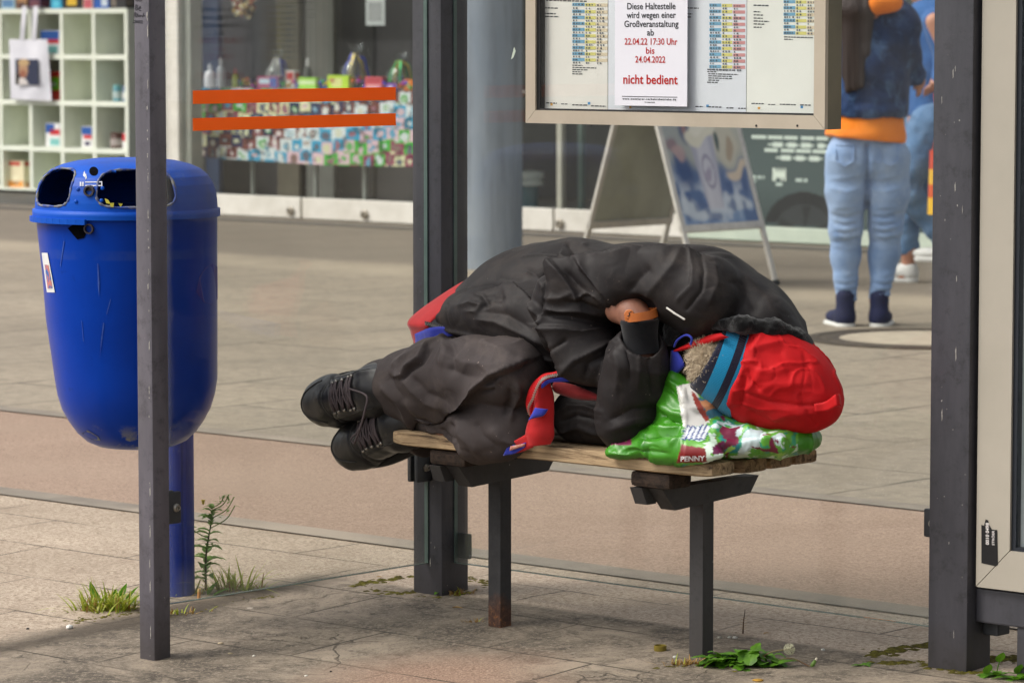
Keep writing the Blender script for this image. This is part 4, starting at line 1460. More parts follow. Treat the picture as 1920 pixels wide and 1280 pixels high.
def miter(name, a0, a1, z0, z1, w_, b0, dpt, mtl, par):
    for (p, q, r_, s_) in (((a0, z0), (a1, z0), (a1 - w_, z0 + w_), (a0 + w_, z0 + w_)), ((a1, z0), (a1, z1), (a1 - w_, z1 - w_), (a1 - w_, z0 + w_)), ((a1, z1), (a0, z1), (a0 + w_, z1 - w_), (a1 - w_, z1 - w_)), ((a0, z1), (a0, z0), (a0 + w_, z0 + w_), (a0 + w_, z1 - w_))):
        m = MB()
        pts = [p, q, r_, s_]
        cx = sum(x for x, _ in pts) / 4; cz = sum(z for _, z in pts) / 4
        pts = [(cx + (x - cx) * .9985, cz + (z - cz) * .9985) for x, z in pts]
        f = [AB(x, b0, z) for x, z in pts]; k = [AB(x, b0 + dpt, z) for x, z in pts]
        m.addmesh(f + k, [(0, 1, 2, 3), (7, 6, 5, 4), (0, 4, 5, 1), (1, 5, 6, 2), (2, 6, 7, 3), (3, 7, 4, 0)])
        m.build(name, mtl, par)
miter('door_frame', C0, C1, CZ0, CZ1, fw, CF - .012, .011, tan_m, case)
m = MB()
i0, i1, j0, j1 = C0 + fw, C1 - fw, CZ0 + fw, CZ1 - fw
for (x0, x1, z0, z1) in ((i0, i1, j0, j0 + .004), (i0, i1, j1 - .004, j1), (i0, i0 + .009, j0 + .004, j1 - .004), (i1 - .003, i1, j0 + .004, j1 - .004)):
    m.abbox(x0, x1, CF - .006, CF + .011, z0, z1)
m.build('door_seal', mat('black_seal', (30, 30, 32), None, 9, .6), case)
case_glass = glass_mat('case_door_pane', (0.99, 0.995, 0.995), .7, .012)
m = MB(); m.abbox(i0 + .009, i1 - .003, CF - .004, CF - .001, j0 + .004, j1 - .004); m.build('door_pane', case_glass, case)
for p in (1109, 1418, 1495):
    m = MB(); m.lathe(onb(p, 236 if p != 1418 else 236, CF - .0125), [(.0028, 0), (.0028, .0006)], 10, axis=-W)
    m.build('screw', mat('screw_black', (26, 25, 24), None, 9, .6), case)

prt = print_mat('paper_print', .6, .3)
SBP = CF + .013
INK = (52, 54, 58)
def ink_bar(m, p0, p1, y0, y1, c, b=None):
    b = SBP - .0012 if b is None else b
    m.face([onb(p0, y1, b), onb(p1, y1, b), onb(p1, y0, b), onb(p0, y0, b)], lin(c))
def timetable(label, pl, pr, pb, coltab, rows_, extra, tone):
    A0, A1 = toab(onb(pl, pb, SBP))[0], toab(onb(pr, pb, SBP))[0]
    z0 = onb((pl + pr) / 2, pb, SBP).z
    m = MB(); m.abbox(A0, A1, SBP - .0006, SBP, z0, z0 + .5)
    o = m.build('timetable', mat('paper_%d' % pl, tone, tuple(v * .95 for v in tone), 4, .7), origin=AB((A0 + A1) / 2, SBP, z0))
    tag(o, label, 'timetable', 'timetable sheets in the case')
    m = MB(); rr = random.Random(pl)
    for y, filled in rows_:
        dy = lambda p: 0.03 * (p - pl)
        for ci, (c0, c1, cc) in enumerate(coltab):
            if filled: ink_bar(m, c0, c1, y - 3.0 + dy(c0), y + 3.0 + dy(c0), cc)
            nmark = rr.choice([2, 3, 4]) if ci == 0 else rr.choice([1, 2, 2, 3])
            x = c0 + 1.5
            for kk in range(nmark):
                wv = rr.choice([1.6, 2.4, 3.0])
                ink_bar(m, x, x + wv, y - 1.5 + dy(c0), y + 1.5 + dy(c0), (84, 90, 98), SBP - .002)
                x += rr.uniform(4.2, 6)
                if x > c1 - 3: break
    for (x0, x1, y, hh) in extra:
        x = x0
        while x < x1:
            wv = min(rr.uniform(3, 8), x1 - x)
            ink_bar(m, x, x + wv, y - hh + .03 * (x - pl), y + hh + .03 * (x - pl), INK)
            x += wv + 1.3
    for (x, y, s, cc) in [(pl + (pr - pl) * .72, pb - 13, 2.4, (80, 150, 200)), (pl + (pr - pl) * .16, pb - 11, 2.2, (224, 170, 80))]:
        ink_bar(m, x - s, x + s, y - s, y + s, cc)
    m.build('print', prt, o, colors=True)
blu, yel, bei, red = (122, 176, 204), (226, 218, 130), (228, 212, 182), (214, 152, 150)
timetable('cream timetable sheet at the left of the case', 1014, 1139.5, 207, [(1073, 1096, blu), (1097, 1117, yel), (1118, 1139, bei)],
          [(7, 1), (14, 0)] + [(20 + 5.65 * i, i % 2 == 0) for i in range(18)],
          [(1022, 1046, 15, 1.1), (1020, 1042, 25.5, 1.1), (1022, 1048, 31, 1.1), (1024, 1100, .5, 1.2), (1073, 1092, 121, .9), (1073, 1118, 125, .9), (1073, 1102, 129, .9), (1073, 1090, 133, .9), (1073, 1092, 137, .9), (1024, 1044, 193, 1), (1052, 1064, 194, .8), (1073, 1102, 195, 1), (1108, 1136, 196, 1)], (246, 242, 232))
timetable('pale blue grey timetable sheet behind the white notice', 1140.5, 1399, 212, [(1330, 1352, blu), (1353.5, 1373, yel), (1374.5, 1397, red)],
          [(4.5, 1), (10, 0)] + [(16 + 5.75 * i, i % 2 == 0) for i in range(20)],
          [(1288, 1310, 11, 1), (1288, 1298, 22, 1), (1288, 1296, 28, 1), (1326, 1378, 125, 1), (1326, 1344, 129, .9), (1328, 1384, 133, .9), (1328, 1372, 137, .9), (1328, 1374, 141, .9), (1328, 1348, 145, .9), (1326, 1346, 149, .9), (1304, 1318, 195, 1), (1326, 1354, 195, 1), (1362, 1376, 196, 1), (1384, 1398, 196, 1)], (238, 241, 246))
timetable('yellowed water stained timetable sheet at the right of the case', 1400, 1543.5, 214, [(1469, 1491, blu), (1492, 1512, yel), (1513, 1536, bei)],
          [(1.5, 1), (7.5, 0), (13, 1), (19, 0), (25, 1), (30.5, 0), (36.5, 1), (42, 0), (48.5, 1), (54, 0), (60, 1)],
          [(1413, 1442, 10, 1.2), (1413, 1426, 22, 1), (1413, 1432, 28, 1), (1413, 1430, 34, 1), (1413, 1442, 39.5, 1), (1413, 1433, 45, 1), (1413, 1428, 51, 1), (1470, 1524, 67.5, 1), (1470, 1486, 72, 1), (1409, 1432, 194, 1), (1440, 1454, 195, .8), (1462, 1492, 194, 1), (1500, 1520, 194, 1)], (246, 246, 236))

# ------------------------------------------------------------------ notice stuck on the case
NB = CF - .0052
nA0, nA1 = toab(onb(1153, 196, NB))[0], toab(onb(1288.5, 203, NB))[0]
nz0 = onb(1221, 199, NB).z
wN = nA1 - nA0
m = MB(); m.abbox(nA0, nA1, NB - .0006, NB, nz0, nz0 + wN * 1.414)
notice = m.build('paper_notice', mat('white_paper', (238, 236, 244), (232, 230, 238), 3, .7), origin=AB((nA0 + nA1) / 2, NB, nz0))
tag(notice, 'white paper notice with black and red lettering taped over the timetables', 'notice')
def fit_line(body, p0, p1, ybase, hcap, col, bold=.0, spacing=1.0):
    nt = MB()
    V, Fc = text_mesh(body, 1.0, 'LEFT', bold, spacing=spacing)
    xs = [v[0] for v in V]; ys = [v[1] for v in V]
    o = onb(p0, ybase, NB - .0012); e = onb(p1, ybase + .03 * (p1 - p0), NB - .0012)
    wv = (e - o).length; s = wv / (max(xs) - min(xs))
    hs = (hcap / 815.0) / 0.73
    x0 = min(xs)
    nt.addmesh([o + U * ((x - x0) * s) + ZV * (y * hs + .0) for x, y in V], Fc, lin(col))
    nt.build('lettering', prt, notice, colors=True)
BK, RD2 = (30, 32, 36), (190, 40, 36)
fit_line('Diese Haltestelle', 1176, 1266.5, 18, 12.2, BK, .012)
fit_line('wird wegen einer', 1175, 1267, 34.5, 12.2, BK, .012)
fit_line('Großveranstaltung', 1170.5, 1272, 51, 12.2, BK, .012)
fit_line('ab', 1213, 1226, 67, 12.2, BK, .012)
fit_line('22.04.22 17:30 Uhr', 1171, 1270, 84, 12.2, RD2, .014)
fit_line('bis', 1211, 1227, 101, 12.2, RD2, .014)
fit_line('24.04.2022', 1191, 1247.5, 117.5, 12.2, RD2, .014)
fit_line('nicht bedient', 1168.5, 1270.5, 157, 17.5, RD2, .02)
fit_line('www.wetzlarer-verkehrsbetriebe.de', 1167, 1267.5, 187, 3.6, BK, .03, 1.25)
fit_line('Ihr Verkehrsbetrieb', 1209, 1228, 193, 2.6, (70, 72, 76), .02)
nt = MB()
q0, q1 = onb(1166, 181.5, NB - .0012), onb(1270, 185, NB - .0012)
nt.face([q0, AB(toab(q1)[0], NB - .0012, q0.z), AB(toab(q1)[0], NB - .0012, q0.z + .0013), q0 + ZV * .0013], lin(BK))
nt.build('ruled_line', prt, notice, colors=True)

# ------------------------------------------------------------------ poster case beside the right post
D0, D1, DF = 1.342, 2.62, .386
DZ0, DZ1 = .190, 1.98
dc = thing('poster_case', 'tall beige framed poster case standing beside the right post of the shelter', 'poster case', AB(1.9, .43, ground_z(.43)))
fw2 = .084
tan2 = mat('poster_frame_beige', (184, 176, 162), (172, 165, 151), 2.5, .42, .1)
miter('door_frame', D0, D1, DZ0, DZ1, fw2, DF, .03, tan2, dc)
m = MB(); m.abbox(D0 + .004, D1 - .004, DF + .0305, DF + .11, DZ0 + .004, DZ1 - .004); m.build('case_body', post_m, dc)
x0, x1, z0, z1 = D0 + fw2, D1 - fw2, DZ0 + fw2, DZ1 - fw2
m = MB()
for (p, q, r_, s_) in ((x0, x1, z0, z0 + .008), (x0, x0 + .011, z0 + .008, z1), (x1 - .011, x1, z0 + .008, z1)):
    m.abbox(p, q, DF + .006, DF + .03, r_, s_)
m.build('door_seal', mat('navy_seal', (24, 30, 40), None, 9, .5), dc)
m = MB(); m.abbox(x0 + .011, x1 - .011, DF + .024, DF + .0285, z0 + .008, z1); pst = m.build('poster', mat('pale_poster', (208, 216, 216), (196, 205, 206), 1.5, .6), dc)
m = MB()
for dz in (.045, .068):
    m.lathe(AB(x0 + .03, DF + .0235, z0 + dz), [(.0075, 0), (.0075, .0004)], 14, axis=-W, col=lin((30, 44, 60)))
    m.abbox(x0 + .0285, x0 + .0315, DF + .0226, DF + .0229, z0 + dz - .003, z0 + dz + .003, col=lin((220, 226, 226)))
m.abbox(x0 + .026, x0 + .2, DF + .0226, DF + .0232, z0 + .026, z0 + .0285, col=lin((60, 66, 74)))
m.build('print', prt, pst, colors=True)
m = MB(); m.abbox(x0 + .011, x1 - .011, DF + .010, DF + .013, z0 + .008, z1); m.build('door_pane', case_glass, dc)
m = MB(); m.abbox(1.3325, 2.70, .40, .46, .112, .1845, bev=.004); m.build('cross_beam', post_m, dc)
for a in (1.435, 2.5):
    m = MB(); m.abbox(a, a + .07, .405, .455, ground_z(.42) - .004, .111); m.build('leg', post_m, dc)
m = MB(); m.abbox(1.3335, 1.372, .425, .472, .082, .1115, bev=.004); m.build('mount_block', plate_m, dc)
# black inventory sticker on the frame
m = MB(); sb_ = DF - .0008
poly = [(1840, 1055), (1840, 983), (1845, 985), (1848, 973), (1853, 975), (1855, 984), (1860, 992), (1870, 993), (1871, 1058), (1867, 1061)]
m.face([onb(x, y, sb_) for x, y in poly][::-1], lin((28, 27, 28)))
def vtext(body, p0, p1, y0, y1, col):
    V, Fc = text_mesh(body, 1.0, 'LEFT', .03)
    xs = [v[0] for v in V]; ys = [v[1] for v in V]
    o = onb(p1, y0, sb_ - .0006); ex = onb(p1, y1, sb_ - .0006) - o; ey = onb(p0, y0 - .14 * (p1 - p0), sb_ - .0006) - o
    m.addmesh([o + ex * ((x - min(xs)) / (max(xs) - min(xs))) + ey * ((y - min(ys)) / (max(ys) - min(ys))) for x, y in V], Fc, lin(col))
vtext('0010 0498', 1848, 1854.5, 1021, 980, (226, 220, 216))
vtext('STRÖER', 1859, 1864.5, 1022, 994, (210, 204, 202))
m.build('inventory_sticker', prt, dc, colors=True)

# ================================================================== BENCH
SEAT = .455
def timber(name, c, c2, c3):
    N = NT(name)
    v = N.scaled(1.6, 26, 26)
    g = N.noise(3.0, 8, .7, vec=v, dist=.8)
    k = N.ramp(g, [(.34, lin(c3)), (.43, lin(c2)), (.53, lin(c)), (.68, lin(tuple(min(255, x * 1.12) for x in c)))])
    k = N.mix(N.math('MULTIPLY', N.fac(N.noise(5, 5, .7), .52, .72), .6), k, lin(tuple(x * .55 for x in c2)))
    N.color(k); N.set(.82, 0, .25)
    N.bump(g, .55, .004); N.bump(N.noise(90, 4, .7), .25, .001)
    return N.m
wood = timber('weathered_plank', (172, 148, 116), (134, 112, 86), (56, 45, 36))
wood2 = timber('dark_plank', (140, 114, 84), (104, 82, 60), (58, 46, 36))
wood3 = timber('dark_batten', (58, 46, 38), (42, 34, 29), (26, 22, 20))
bench_steel = steel('bench_steel', (62, 60, 60), (50, 49, 50), .6)
bench = thing('bench', 'wooden slatted bench on two dark steel legs under the sleeping man', 'bench', AB(.46, .19, ground_z(.19)))
def plank(b0, b1, a0, a1, z0, z1, mtl, name, seed):
    """worn board: rounded, slightly wavy, split ends; local x runs along the grain"""
    rr = random.Random(seed)
    n, k = 60, 14
    V, Fc = [], []
    hw, hh = (b1 - b0) / 2, (z1 - z0) / 2
    for i in range(n + 1):
        x = a0 + (a1 - a0) * i / n
        e = min(i, n - i) / 2.0
        sh = 1 - .16 * math.exp(-e * 1.4)
        for j in range(k):
            th = 2 * math.pi * j / k
            cx, cz = math.cos(th), math.sin(th)
            pw = .32
            yy = math.copysign(abs(cx) ** pw, cx) * hw * sh
            zz = math.copysign(abs(cz) ** pw, cz) * hh * (1 - .22 * math.exp(-e * 1.4))
            nn = mnoise.noise(Vector((x * 6, yy * 30 + seed, zz * 30))) * .0022
            V.append((x, (b0 + b1) / 2 + yy * (1 + nn * 6), (z0 + z1) / 2 + zz + (nn if cz > 0 else -nn * .6)))
    for i in range(n):
        for j in range(k):
            Fc.append((i * k + j, i * k + (j + 1) % k, (i + 1) * k + (j + 1) % k, (i + 1) * k + j))
    Fc.append(tuple(range(k))); Fc.append(tuple(n * k + j for j in range(k))[::-1])
    me = bpy.data.meshes.new(name)
    me.from_pydata(V, [], [f[::-1] for f in Fc]); me.materials.append(mtl)
    o = bpy.data.objects.new(name, me); COL.objects.link(o)
    o.parent = bench
    o.matrix_parent_inverse = parent_world(bench).inverted()
    o.location = FL; o.rotation_euler = (0, 0, GRID_ROT)
    return autosmooth(o, 40)
pw_ = .384 / 4
for i in range(4):
    plank(i * pw_ + .002, (i + 1) * pw_ - .004, 0.0 + .006 * (i % 2), .93 + .006 * ((i * 2) % 3), SEAT - .036, SEAT, wood if i == 0 else wood2, 'plank', 11 + i)
leg_rust = None
N = NT('rusty_leg')
zz = axis(N, 2)
k = N.mix(N.fac(N.noise(20, 6, .7), .4, .7), lin((58, 57, 58)), lin((44, 44, 46)))
rm = N.fac(N.math('ADD', zz, N.math('MULTIPLY', N.math('SUBTRACT', N.noise(18, 5, .7), .5), .12)), .075, .04)
rc = N.ramp(N.noise(70, 6, .8), [(.35, lin((50, 34, 28))), (.55, lin((84, 56, 42))), (.68, lin((150, 96, 48))), (.8, lin((60, 44, 38)))])
k = N.mix(rm, k, rc)
N.color(k); N.set(.65, 0, .35); N.bump(N.noise(80, 5, .8), .5, .003)
rust_m = N.m
for sa, lm in ((.164, rust_m), (.757, bench_steel)):
    m = MB(); m.abbox(sa - .0185, sa + .0185, .19 - .0185, .19 + .0185, ground_z(.19), .345)
    lo = m.build('leg', lm, bench, origin=AB(sa, .19, ground_z(.19)))
    autosmooth(lo, 30)
    m = MB()   # trapezoid steel bearer across the boards
    pr_ = [(.045, .378), (.345, .378), (.315, .343), (.10, .335), (.085, .335), (.045, .372)]
    pr_ = [(.03, .382), (.365, .382), (.335, .345), (.075, .332)]
    f = [AB(sa - .02, b, z) for b, z in pr_]; g = [AB(sa + .02, b, z) for b, z in pr_]
    m.addmesh(f + g, [(0, 1, 2, 3), (7, 6, 5, 4), (0, 4, 5, 1), (1, 5, 6, 2), (2, 6, 7, 3), (3, 7, 4, 0)])
    m.build('bearer', bench_steel, bench)
    m = MB(); m.abbox(sa - .055, sa + .055, .012, .09, .384, .4185, bev=.01); m.build('batten', wood3, bench)
    m = MB()
    pr_ = [(.012, .382), (.07, .382), (.06, .345), (.03, .345)]
    f = [AB(sa - .055, b, z) for b, z in pr_]; g = [AB(sa - .0215, b, z) for b, z in pr_]
    m.addmesh(f + g, [(0, 1, 2, 3), (7, 6, 5, 4), (0, 4, 5, 1), (1, 5, 6, 2), (2, 6, 7, 3), (3, 7, 4, 0)])
    m.build('bracket', bench_steel, bench)

# ================================================================== LITTER BIN
pole_c = ong(331, 1122) + Vector((0, .04, 0))
BX, BY = -0.884, 8.215
BR = .209
bgz = ground_z(toab(pole_c)[1])
def blue(name, c, c2, faded, rough=.42):
    N = NT(name)
    k = N.mix(N.fac(N.noise(2.2, 5, .6), .38, .66), lin(c), lin(c2))
    sc_ = N.fac(N.noise(2.2, 8, .75, vec=N.scaled(9, 9, 1.6)), .63, .7)
    k = N.mix(N.math('MULTIPLY', sc_, .22), k, lin(faded))
    k = N.mix(N.math('MULTIPLY', N.fac(N.noise(34, 6, .75), .62, .74), .5), k, lin(tuple(v * .45 for v in c)))
    N.color(k); N.set(rough, 0, .5); N.bump(N.noise(30, 4), .06, .002)
    N.b.inputs['Specular IOR Level'].default_value = .2
    return N, k
Nb, kb_ = blue('bin_blue', (0, 58, 164), (0, 46, 140), (30, 90, 184), .3)
bz = axis(Nb, 2)
band = Nb.math('MULTIPLY', Nb.math('MULTIPLY', Nb.fac(bz, .843, .846), Nb.fac(bz, .868, .864)), Nb.fac(Nb.noise(14, 5), .35, .7))
kk = Nb.mix(Nb.math('MULTIPLY', band, .45), kb_, lin((60, 84, 150)))
scuff = Nb.math('MULTIPLY', Nb.fac(Nb.noise(9, 6, .7), .55, .62), Nb.fac(bz, .47, .43))
kk = Nb.mix(scuff, kk, lin((140, 140, 128)))
Nb.color(kk)
bin_m = Nb.m
Nl, kl = blue('bin_lid_blue', (0, 80, 186), (0, 64, 164), (112, 130, 168), .46)
kl = Nl.mix(Nl.math('MULTIPLY', Nl.fac(Nl.noise(5, 6, .7), .5, .7), .45), kl, lin((58, 56, 76)))
Nl.color(kl)
lid_m = Nl.m
binT = thing('litter_bin', 'blue plastic litter bin with grimy domed lid on a blue pole', 'litter bin', (pole_c.x, pole_c.y, bgz))
back_d = Vector((math.sin(R(21)), math.cos(R(21)), 0))
def bdir(phi):
    return Vector((math.sin(R(phi)), -math.cos(R(phi)), 0))
body_prof = [(.398, .0), (.3995, .05), (.405, .088), (.417, .115), (.437, .137), (.464, .156), (.492, .171), (.525, .181), (.56, .1865), (.61, .190), (.70, .1965), (.80, .200), (.94, .2075)]
def bctr(r):
    return Vector((BX, BY, 0)) + Vector((.85, .45, 0)) * (.2075 - max(r, .1865))
def ring_mesh(prof, n=72):
    V, Fc = [], []
    for z, r in prof:
        c = bctr(r)
        for i in range(n):
            th = 2 * math.pi * i / n
            V.append(c + Vector((math.cos(th) * r, math.sin(th) * r, z)))
    for j in range(len(prof) - 1):
        for i in range(n):
            Fc.append((j * n + i, j * n + (i + 1) % n, (j + 1) * n + (i + 1) % n, (j + 1) * n + i))
    return V, Fc
m = MB(); V, Fc = ring_mesh(body_prof); m.addmesh(V, Fc)
V2, F2 = ring_mesh([(z + .006, max(r - .006, 0)) for z, r in body_prof[:-1]] + [(.94, .2015)]); m.addmesh(V2, [f[::-1] for f in F2])
bb_ = m.build('bin_body', bin_m, binT, smooth=True)
lid_prof = [(.935, .2145), (.952, .2145), (.9525, .2085), (.972, .2075), (.99, .205), (1.01, .199), (1.028, .188), (1.043, .170), (1.054, .145), (1.062, .112), (1.067, .07), (1.069, .001)]
def lid_r(z):
    for (z0, r0), (z1, r1) in zip(lid_prof[2:], lid_prof[3:]):
        if z0 <= z <= z1: return r0 + (r1 - r0) * (z - z0) / (z1 - z0)
    return .2085
def body_r(z):
    for (z0, r0), (z1, r1) in zip(body_prof, body_prof[1:]):
        if z0 <= z <= z1: return r0 + (r1 - r0) * (z - z0) / (z1 - z0)
    return .2075
def bsurf(phi, z, off=0.0, lid=False):
    r = lid_r(z) if lid else body_r(z)
    c = Vector((BX, BY, 0)) if lid else bctr(r)
    return c + bdir(phi) * (r + off) + ZV * z
def bin_at(px, py, lid=False, off=0.001):
    lo, hi = -89.0, 89.0
    z = 1.0 if lid else .7
    for _ in range(5):
        lo, hi = -89.0, 89.0
        for _ in range(30):
            mid = (lo + hi) / 2
            q = bsurf(mid, z, off, lid)
            if 960 + F_PX * q.x / q.y < px: lo = mid
            else: hi = mid
        q = bsurf((lo + hi) / 2, z, off, lid)
        z = onz_at(px, py, q.y)
    return (lo + hi) / 2, z
def onz_at(px, py, Y):
    d = ray(px, py)
    return CAM_H + d.z * Y / d.y
OPEN = [(-53, 21), (13, 26)]
def in_open(phi, z):
    for c, hw in OPEN:
        d = (phi - c + 180) % 360 - 180
        if (abs(d) / hw) ** 4 + (abs(z - 1.005) / .042) ** 4 < 1: return True
    return False
fine = []
for (z0, r0), (z1, r1) in zip(lid_prof, lid_prof[1:]):
    ks = 8 if .96 < z0 < 1.04 or .96 < z1 < 1.04 else 2
    if z1 - z0 < .002: ks = 1
    fine += [(z0 + (z1 - z0) * t / ks, r0 + (r1 - r0) * t / ks) for t in range(ks)]
fine.append(lid_prof[-1])
n = 240
m = MB(); V, Fc = [], []
for sgn in (0, 1):
    base = len(V)
    for z, r in fine:
        rr_ = max(r - .005 * sgn, .0005); zz_ = z - .004 * sgn * (1 if z > .96 else 0)
        for i in range(n):
            th = 2 * math.pi * i / n
            V.append((BX + math.sin(th) * rr_, BY - math.cos(th) * rr_, zz_))
    for j in range(len(fine) - 1):
        for i in range(n):
            ph = math.degrees(2 * math.pi * (i + .5) / n); ph = (ph + 180) % 360 - 180
            if in_open(ph, (fine[j][0] + fine[j + 1][0]) / 2): continue
            f = (base + j * n + i, base + j * n + (i + 1) % n, base + (j + 1) * n + (i + 1) % n, base + (j + 1) * n + i)
            Fc.append(f if sgn == 0 else f[::-1])
m.addmesh(V, Fc)
lid = m.build('lid', lid_m, binT, smooth=True)
worn = mat('worn_rim', (120, 120, 116), (30, 62, 140), 40, .7, lo=.42, hi=.55)
for c, hw in OPEN:
    pts = []
    for i in range(56):
        t_ = 2 * math.pi * i / 56
        cx, cz = math.cos(t_), math.sin(t_)
        ph = c + hw * math.copysign(abs(cx) ** .5, cx); z = 1.005 + .042 * math.copysign(abs(cz) ** .5, cz)
        pts.append(bsurf(ph, z, -.001, True))
    pts += pts[:2]
    m = MB(); m.tube(pts, [.0030 + .0010 * math.sin(i * 1.7) for i in range(len(pts))], 6, caps=False)
    m.build('opening_rim', worn, lid, smooth=True)
# black disc added inside the bin, so the openings look into darkness
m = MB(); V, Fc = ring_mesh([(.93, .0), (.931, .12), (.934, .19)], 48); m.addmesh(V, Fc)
m.build('inner_dark_disc', mat('inner_dark', (16, 17, 22), None, 9, .6), binT)
blk = mat('bin_black', (6, 6, 9), None, 9, .9, spec=.05)
def decal(name, poly, mtl, par, lid_=False, off=.0012, sub=1):
    m = MB()
    m.face([bsurf(*bin_at(x, y, lid_), off, lid_) for x, y in poly][::-1])
    return m.build(name, mtl, par)
def ringpts(cx, cy, r, n_=16, jag=0, seed=1):
    rr = random.Random(seed)
    return [(cx + (r + rr.uniform(-jag, jag)) * math.cos(2 * math.pi * i / n_), cy + (r + rr.uniform(-jag, jag)) * math.sin(2 * math.pi * i / n_)) for i in range(n_)]
decal('ash_hole', ringpts(176, 321, 8.5), blk, lid, True)
ph, z = bin_at(168, 358, True)
m = MB(); m.lathe(bsurf(ph, z, -.004, True), [(.0125, 0), (.0125, .012), (.0085, .012), (.0085, .004)], 18, axis=bdir(ph)); m.build('stub_plate', mat('stub_metal', (78, 74, 78), (50, 48, 52), 30, .5, .5), lid)
for x, y in ((146, 355), (192, 353), (142, 378), (190, 376)):
    ph, z = bin_at(x, y, True)
    m = MB(); m.lathe(bsurf(ph, z, -.001, True), [(.0045, 0), (.0045, .003), (.002, .0045)], 12, axis=bdir(ph)); m.build('screw', lid_m, lid)
wpn = mat('white_ink', (206, 208, 212), (170, 176, 190), 40, .6)
for poly in ([(150, 341), (153, 341), (153, 349), (150, 349)], [(154.5, 341), (157, 341), (157, 349), (154.5, 349)], [(160, 340.5), (192, 340), (192, 342), (160, 342.5)], [(160, 347), (192, 347), (192, 349), (160, 349)], [(190, 340), (192, 340), (192, 349), (190, 349)], [(157, 325), (159, 320), (161, 328), (160, 333), (156, 329)], [(160, 328), (162, 325), (163, 333), (161, 337)]):
    decal('cigarette_symbol', poly, wpn, lid, True, .0018)
decal('broken_hole', [(126, 428), (132, 424), (141, 418), (152, 416), (158, 424), (160, 440), (157, 446), (144, 449), (136, 440)], blk, bb_, False, .0014)
ph, z = bin_at(167, 429)
m = MB(); m.lathe(bsurf(ph, z, -.002), [(.0115, 0), (.0115, .010), (.0085, .010), (.0085, .001)], 18, axis=bdir(ph)); m.build('lock_tube', mat('lock_tube', (70, 60, 62), (40, 36, 40), 30, .5, .3), bb_)
p0_, p1_ = bin_at(61, 404), bin_at(182, 406)
pts = [bsurf(ph_, .933 + .0, .008) for ph_ in np.linspace(-84, -19, 12)]
m = MB()
for i in range(11):
    m.box((pts[i] + pts[i + 1]) / 2 + ZV * -.002, (pts[i + 1] - pts[i]) * .502, (pts[i + 1] - pts[i]).cross(ZV).normalized() * .006, ZV * .006)
m.build('hinge_strip', lid_m, bb_)
decal('paper_sticker', [(77, 474), (88, 474), (101, 548), (86, 548)], mat('sticker_white', (222, 222, 220), (206, 208, 208), 30, .6), bb_, False, .0016)
decal('sticker_print', [(83, 496), (90, 497), (97, 540), (88, 541)], mat('sticker_mix', (196, 120, 110), (40, 100, 170), 60, .6, lo=.45, hi=.55), bb_, False, .0022)
scr = mat('scratch_pale', (50, 88, 170), (14, 48, 150), 60, .6)
for poly in ([(181, 494), (183, 494), (185, 530), (184, 556), (182, 540)], [(191, 604), (193, 606), (187, 650), (184, 672), (186, 640)], [(205, 560), (206, 562), (198, 590), (197, 588)], [(150, 600), (151, 602), (154, 640), (153, 640)], [(118, 452), (120, 452), (112, 500), (111, 498)]):
    decal('scratch', poly, scr, bb_, False, .0013)
decal('paint_smear', [(372, 520), (384, 502), (398, 494), (408, 500), (409, 560), (396, 572), (380, 566), (366, 548)], mat('violet_smear', (44, 26, 122), (14, 36, 150), 26, .5, lo=.4, hi=.6), bb_, False, .0013)
decal('scuff', [(148, 812), (160, 806), (180, 818), (184, 826), (168, 824)], mat('scuff_grey', (120, 124, 120), (40, 60, 130), 70, .8, lo=.45, hi=.6), bb_, False, .0016)
yl = mat('yellow_splash', (206, 196, 60), None, 40, .6)
for poly in ([(197, 372), (203, 374), (208, 382), (200, 381)], [(206, 381), (214, 380), (213, 388), (208, 388)], [(222, 381), (230, 382), (226, 388)]):
    decal('paint_splash', poly, yl, lid, True, .006)
Np, kp_ = blue('pole_blue', (4, 50, 150), (2, 38, 128), (150, 156, 160), .45)
gv_ = Np.fac(Np.noise(3, 6, .7, vec=Np.scaled(30, 30, .5)), .6, .68)
kp_ = Np.mix(Np.math('MULTIPLY', gv_, .3), kp_, lin((96, 112, 150)))
Np.color(kp_)
m = MB()
for k in range(1):
    rp_ = [(.040 - .003 * (i % 10 == 3), 2 * math.pi * i / 40) for i in range(40)]
V = [pole_c.xy.to_3d() + Vector((math.cos(t) * r * 1.02, math.sin(t) * r, z)) for z in (bgz - .003, .93) for r, t in rp_]
m.addmesh(V, [(i, (i + 1) % 40, 40 + (i + 1) % 40, 40 + i) for i in range(40)])
m.build('pole', Np.m, binT, smooth=False)
m = MB(); mid = Vector((BX, BY, 0)) + back_d * .21
m.box(((mid + pole_c.xy.to_3d()) / 2) + ZV * .8, (pole_c.xy.to_3d() - mid) / 2, ZV.cross(back_d) * .02, ZV * .03); m.build('mount_bracket', bin_m, binT)
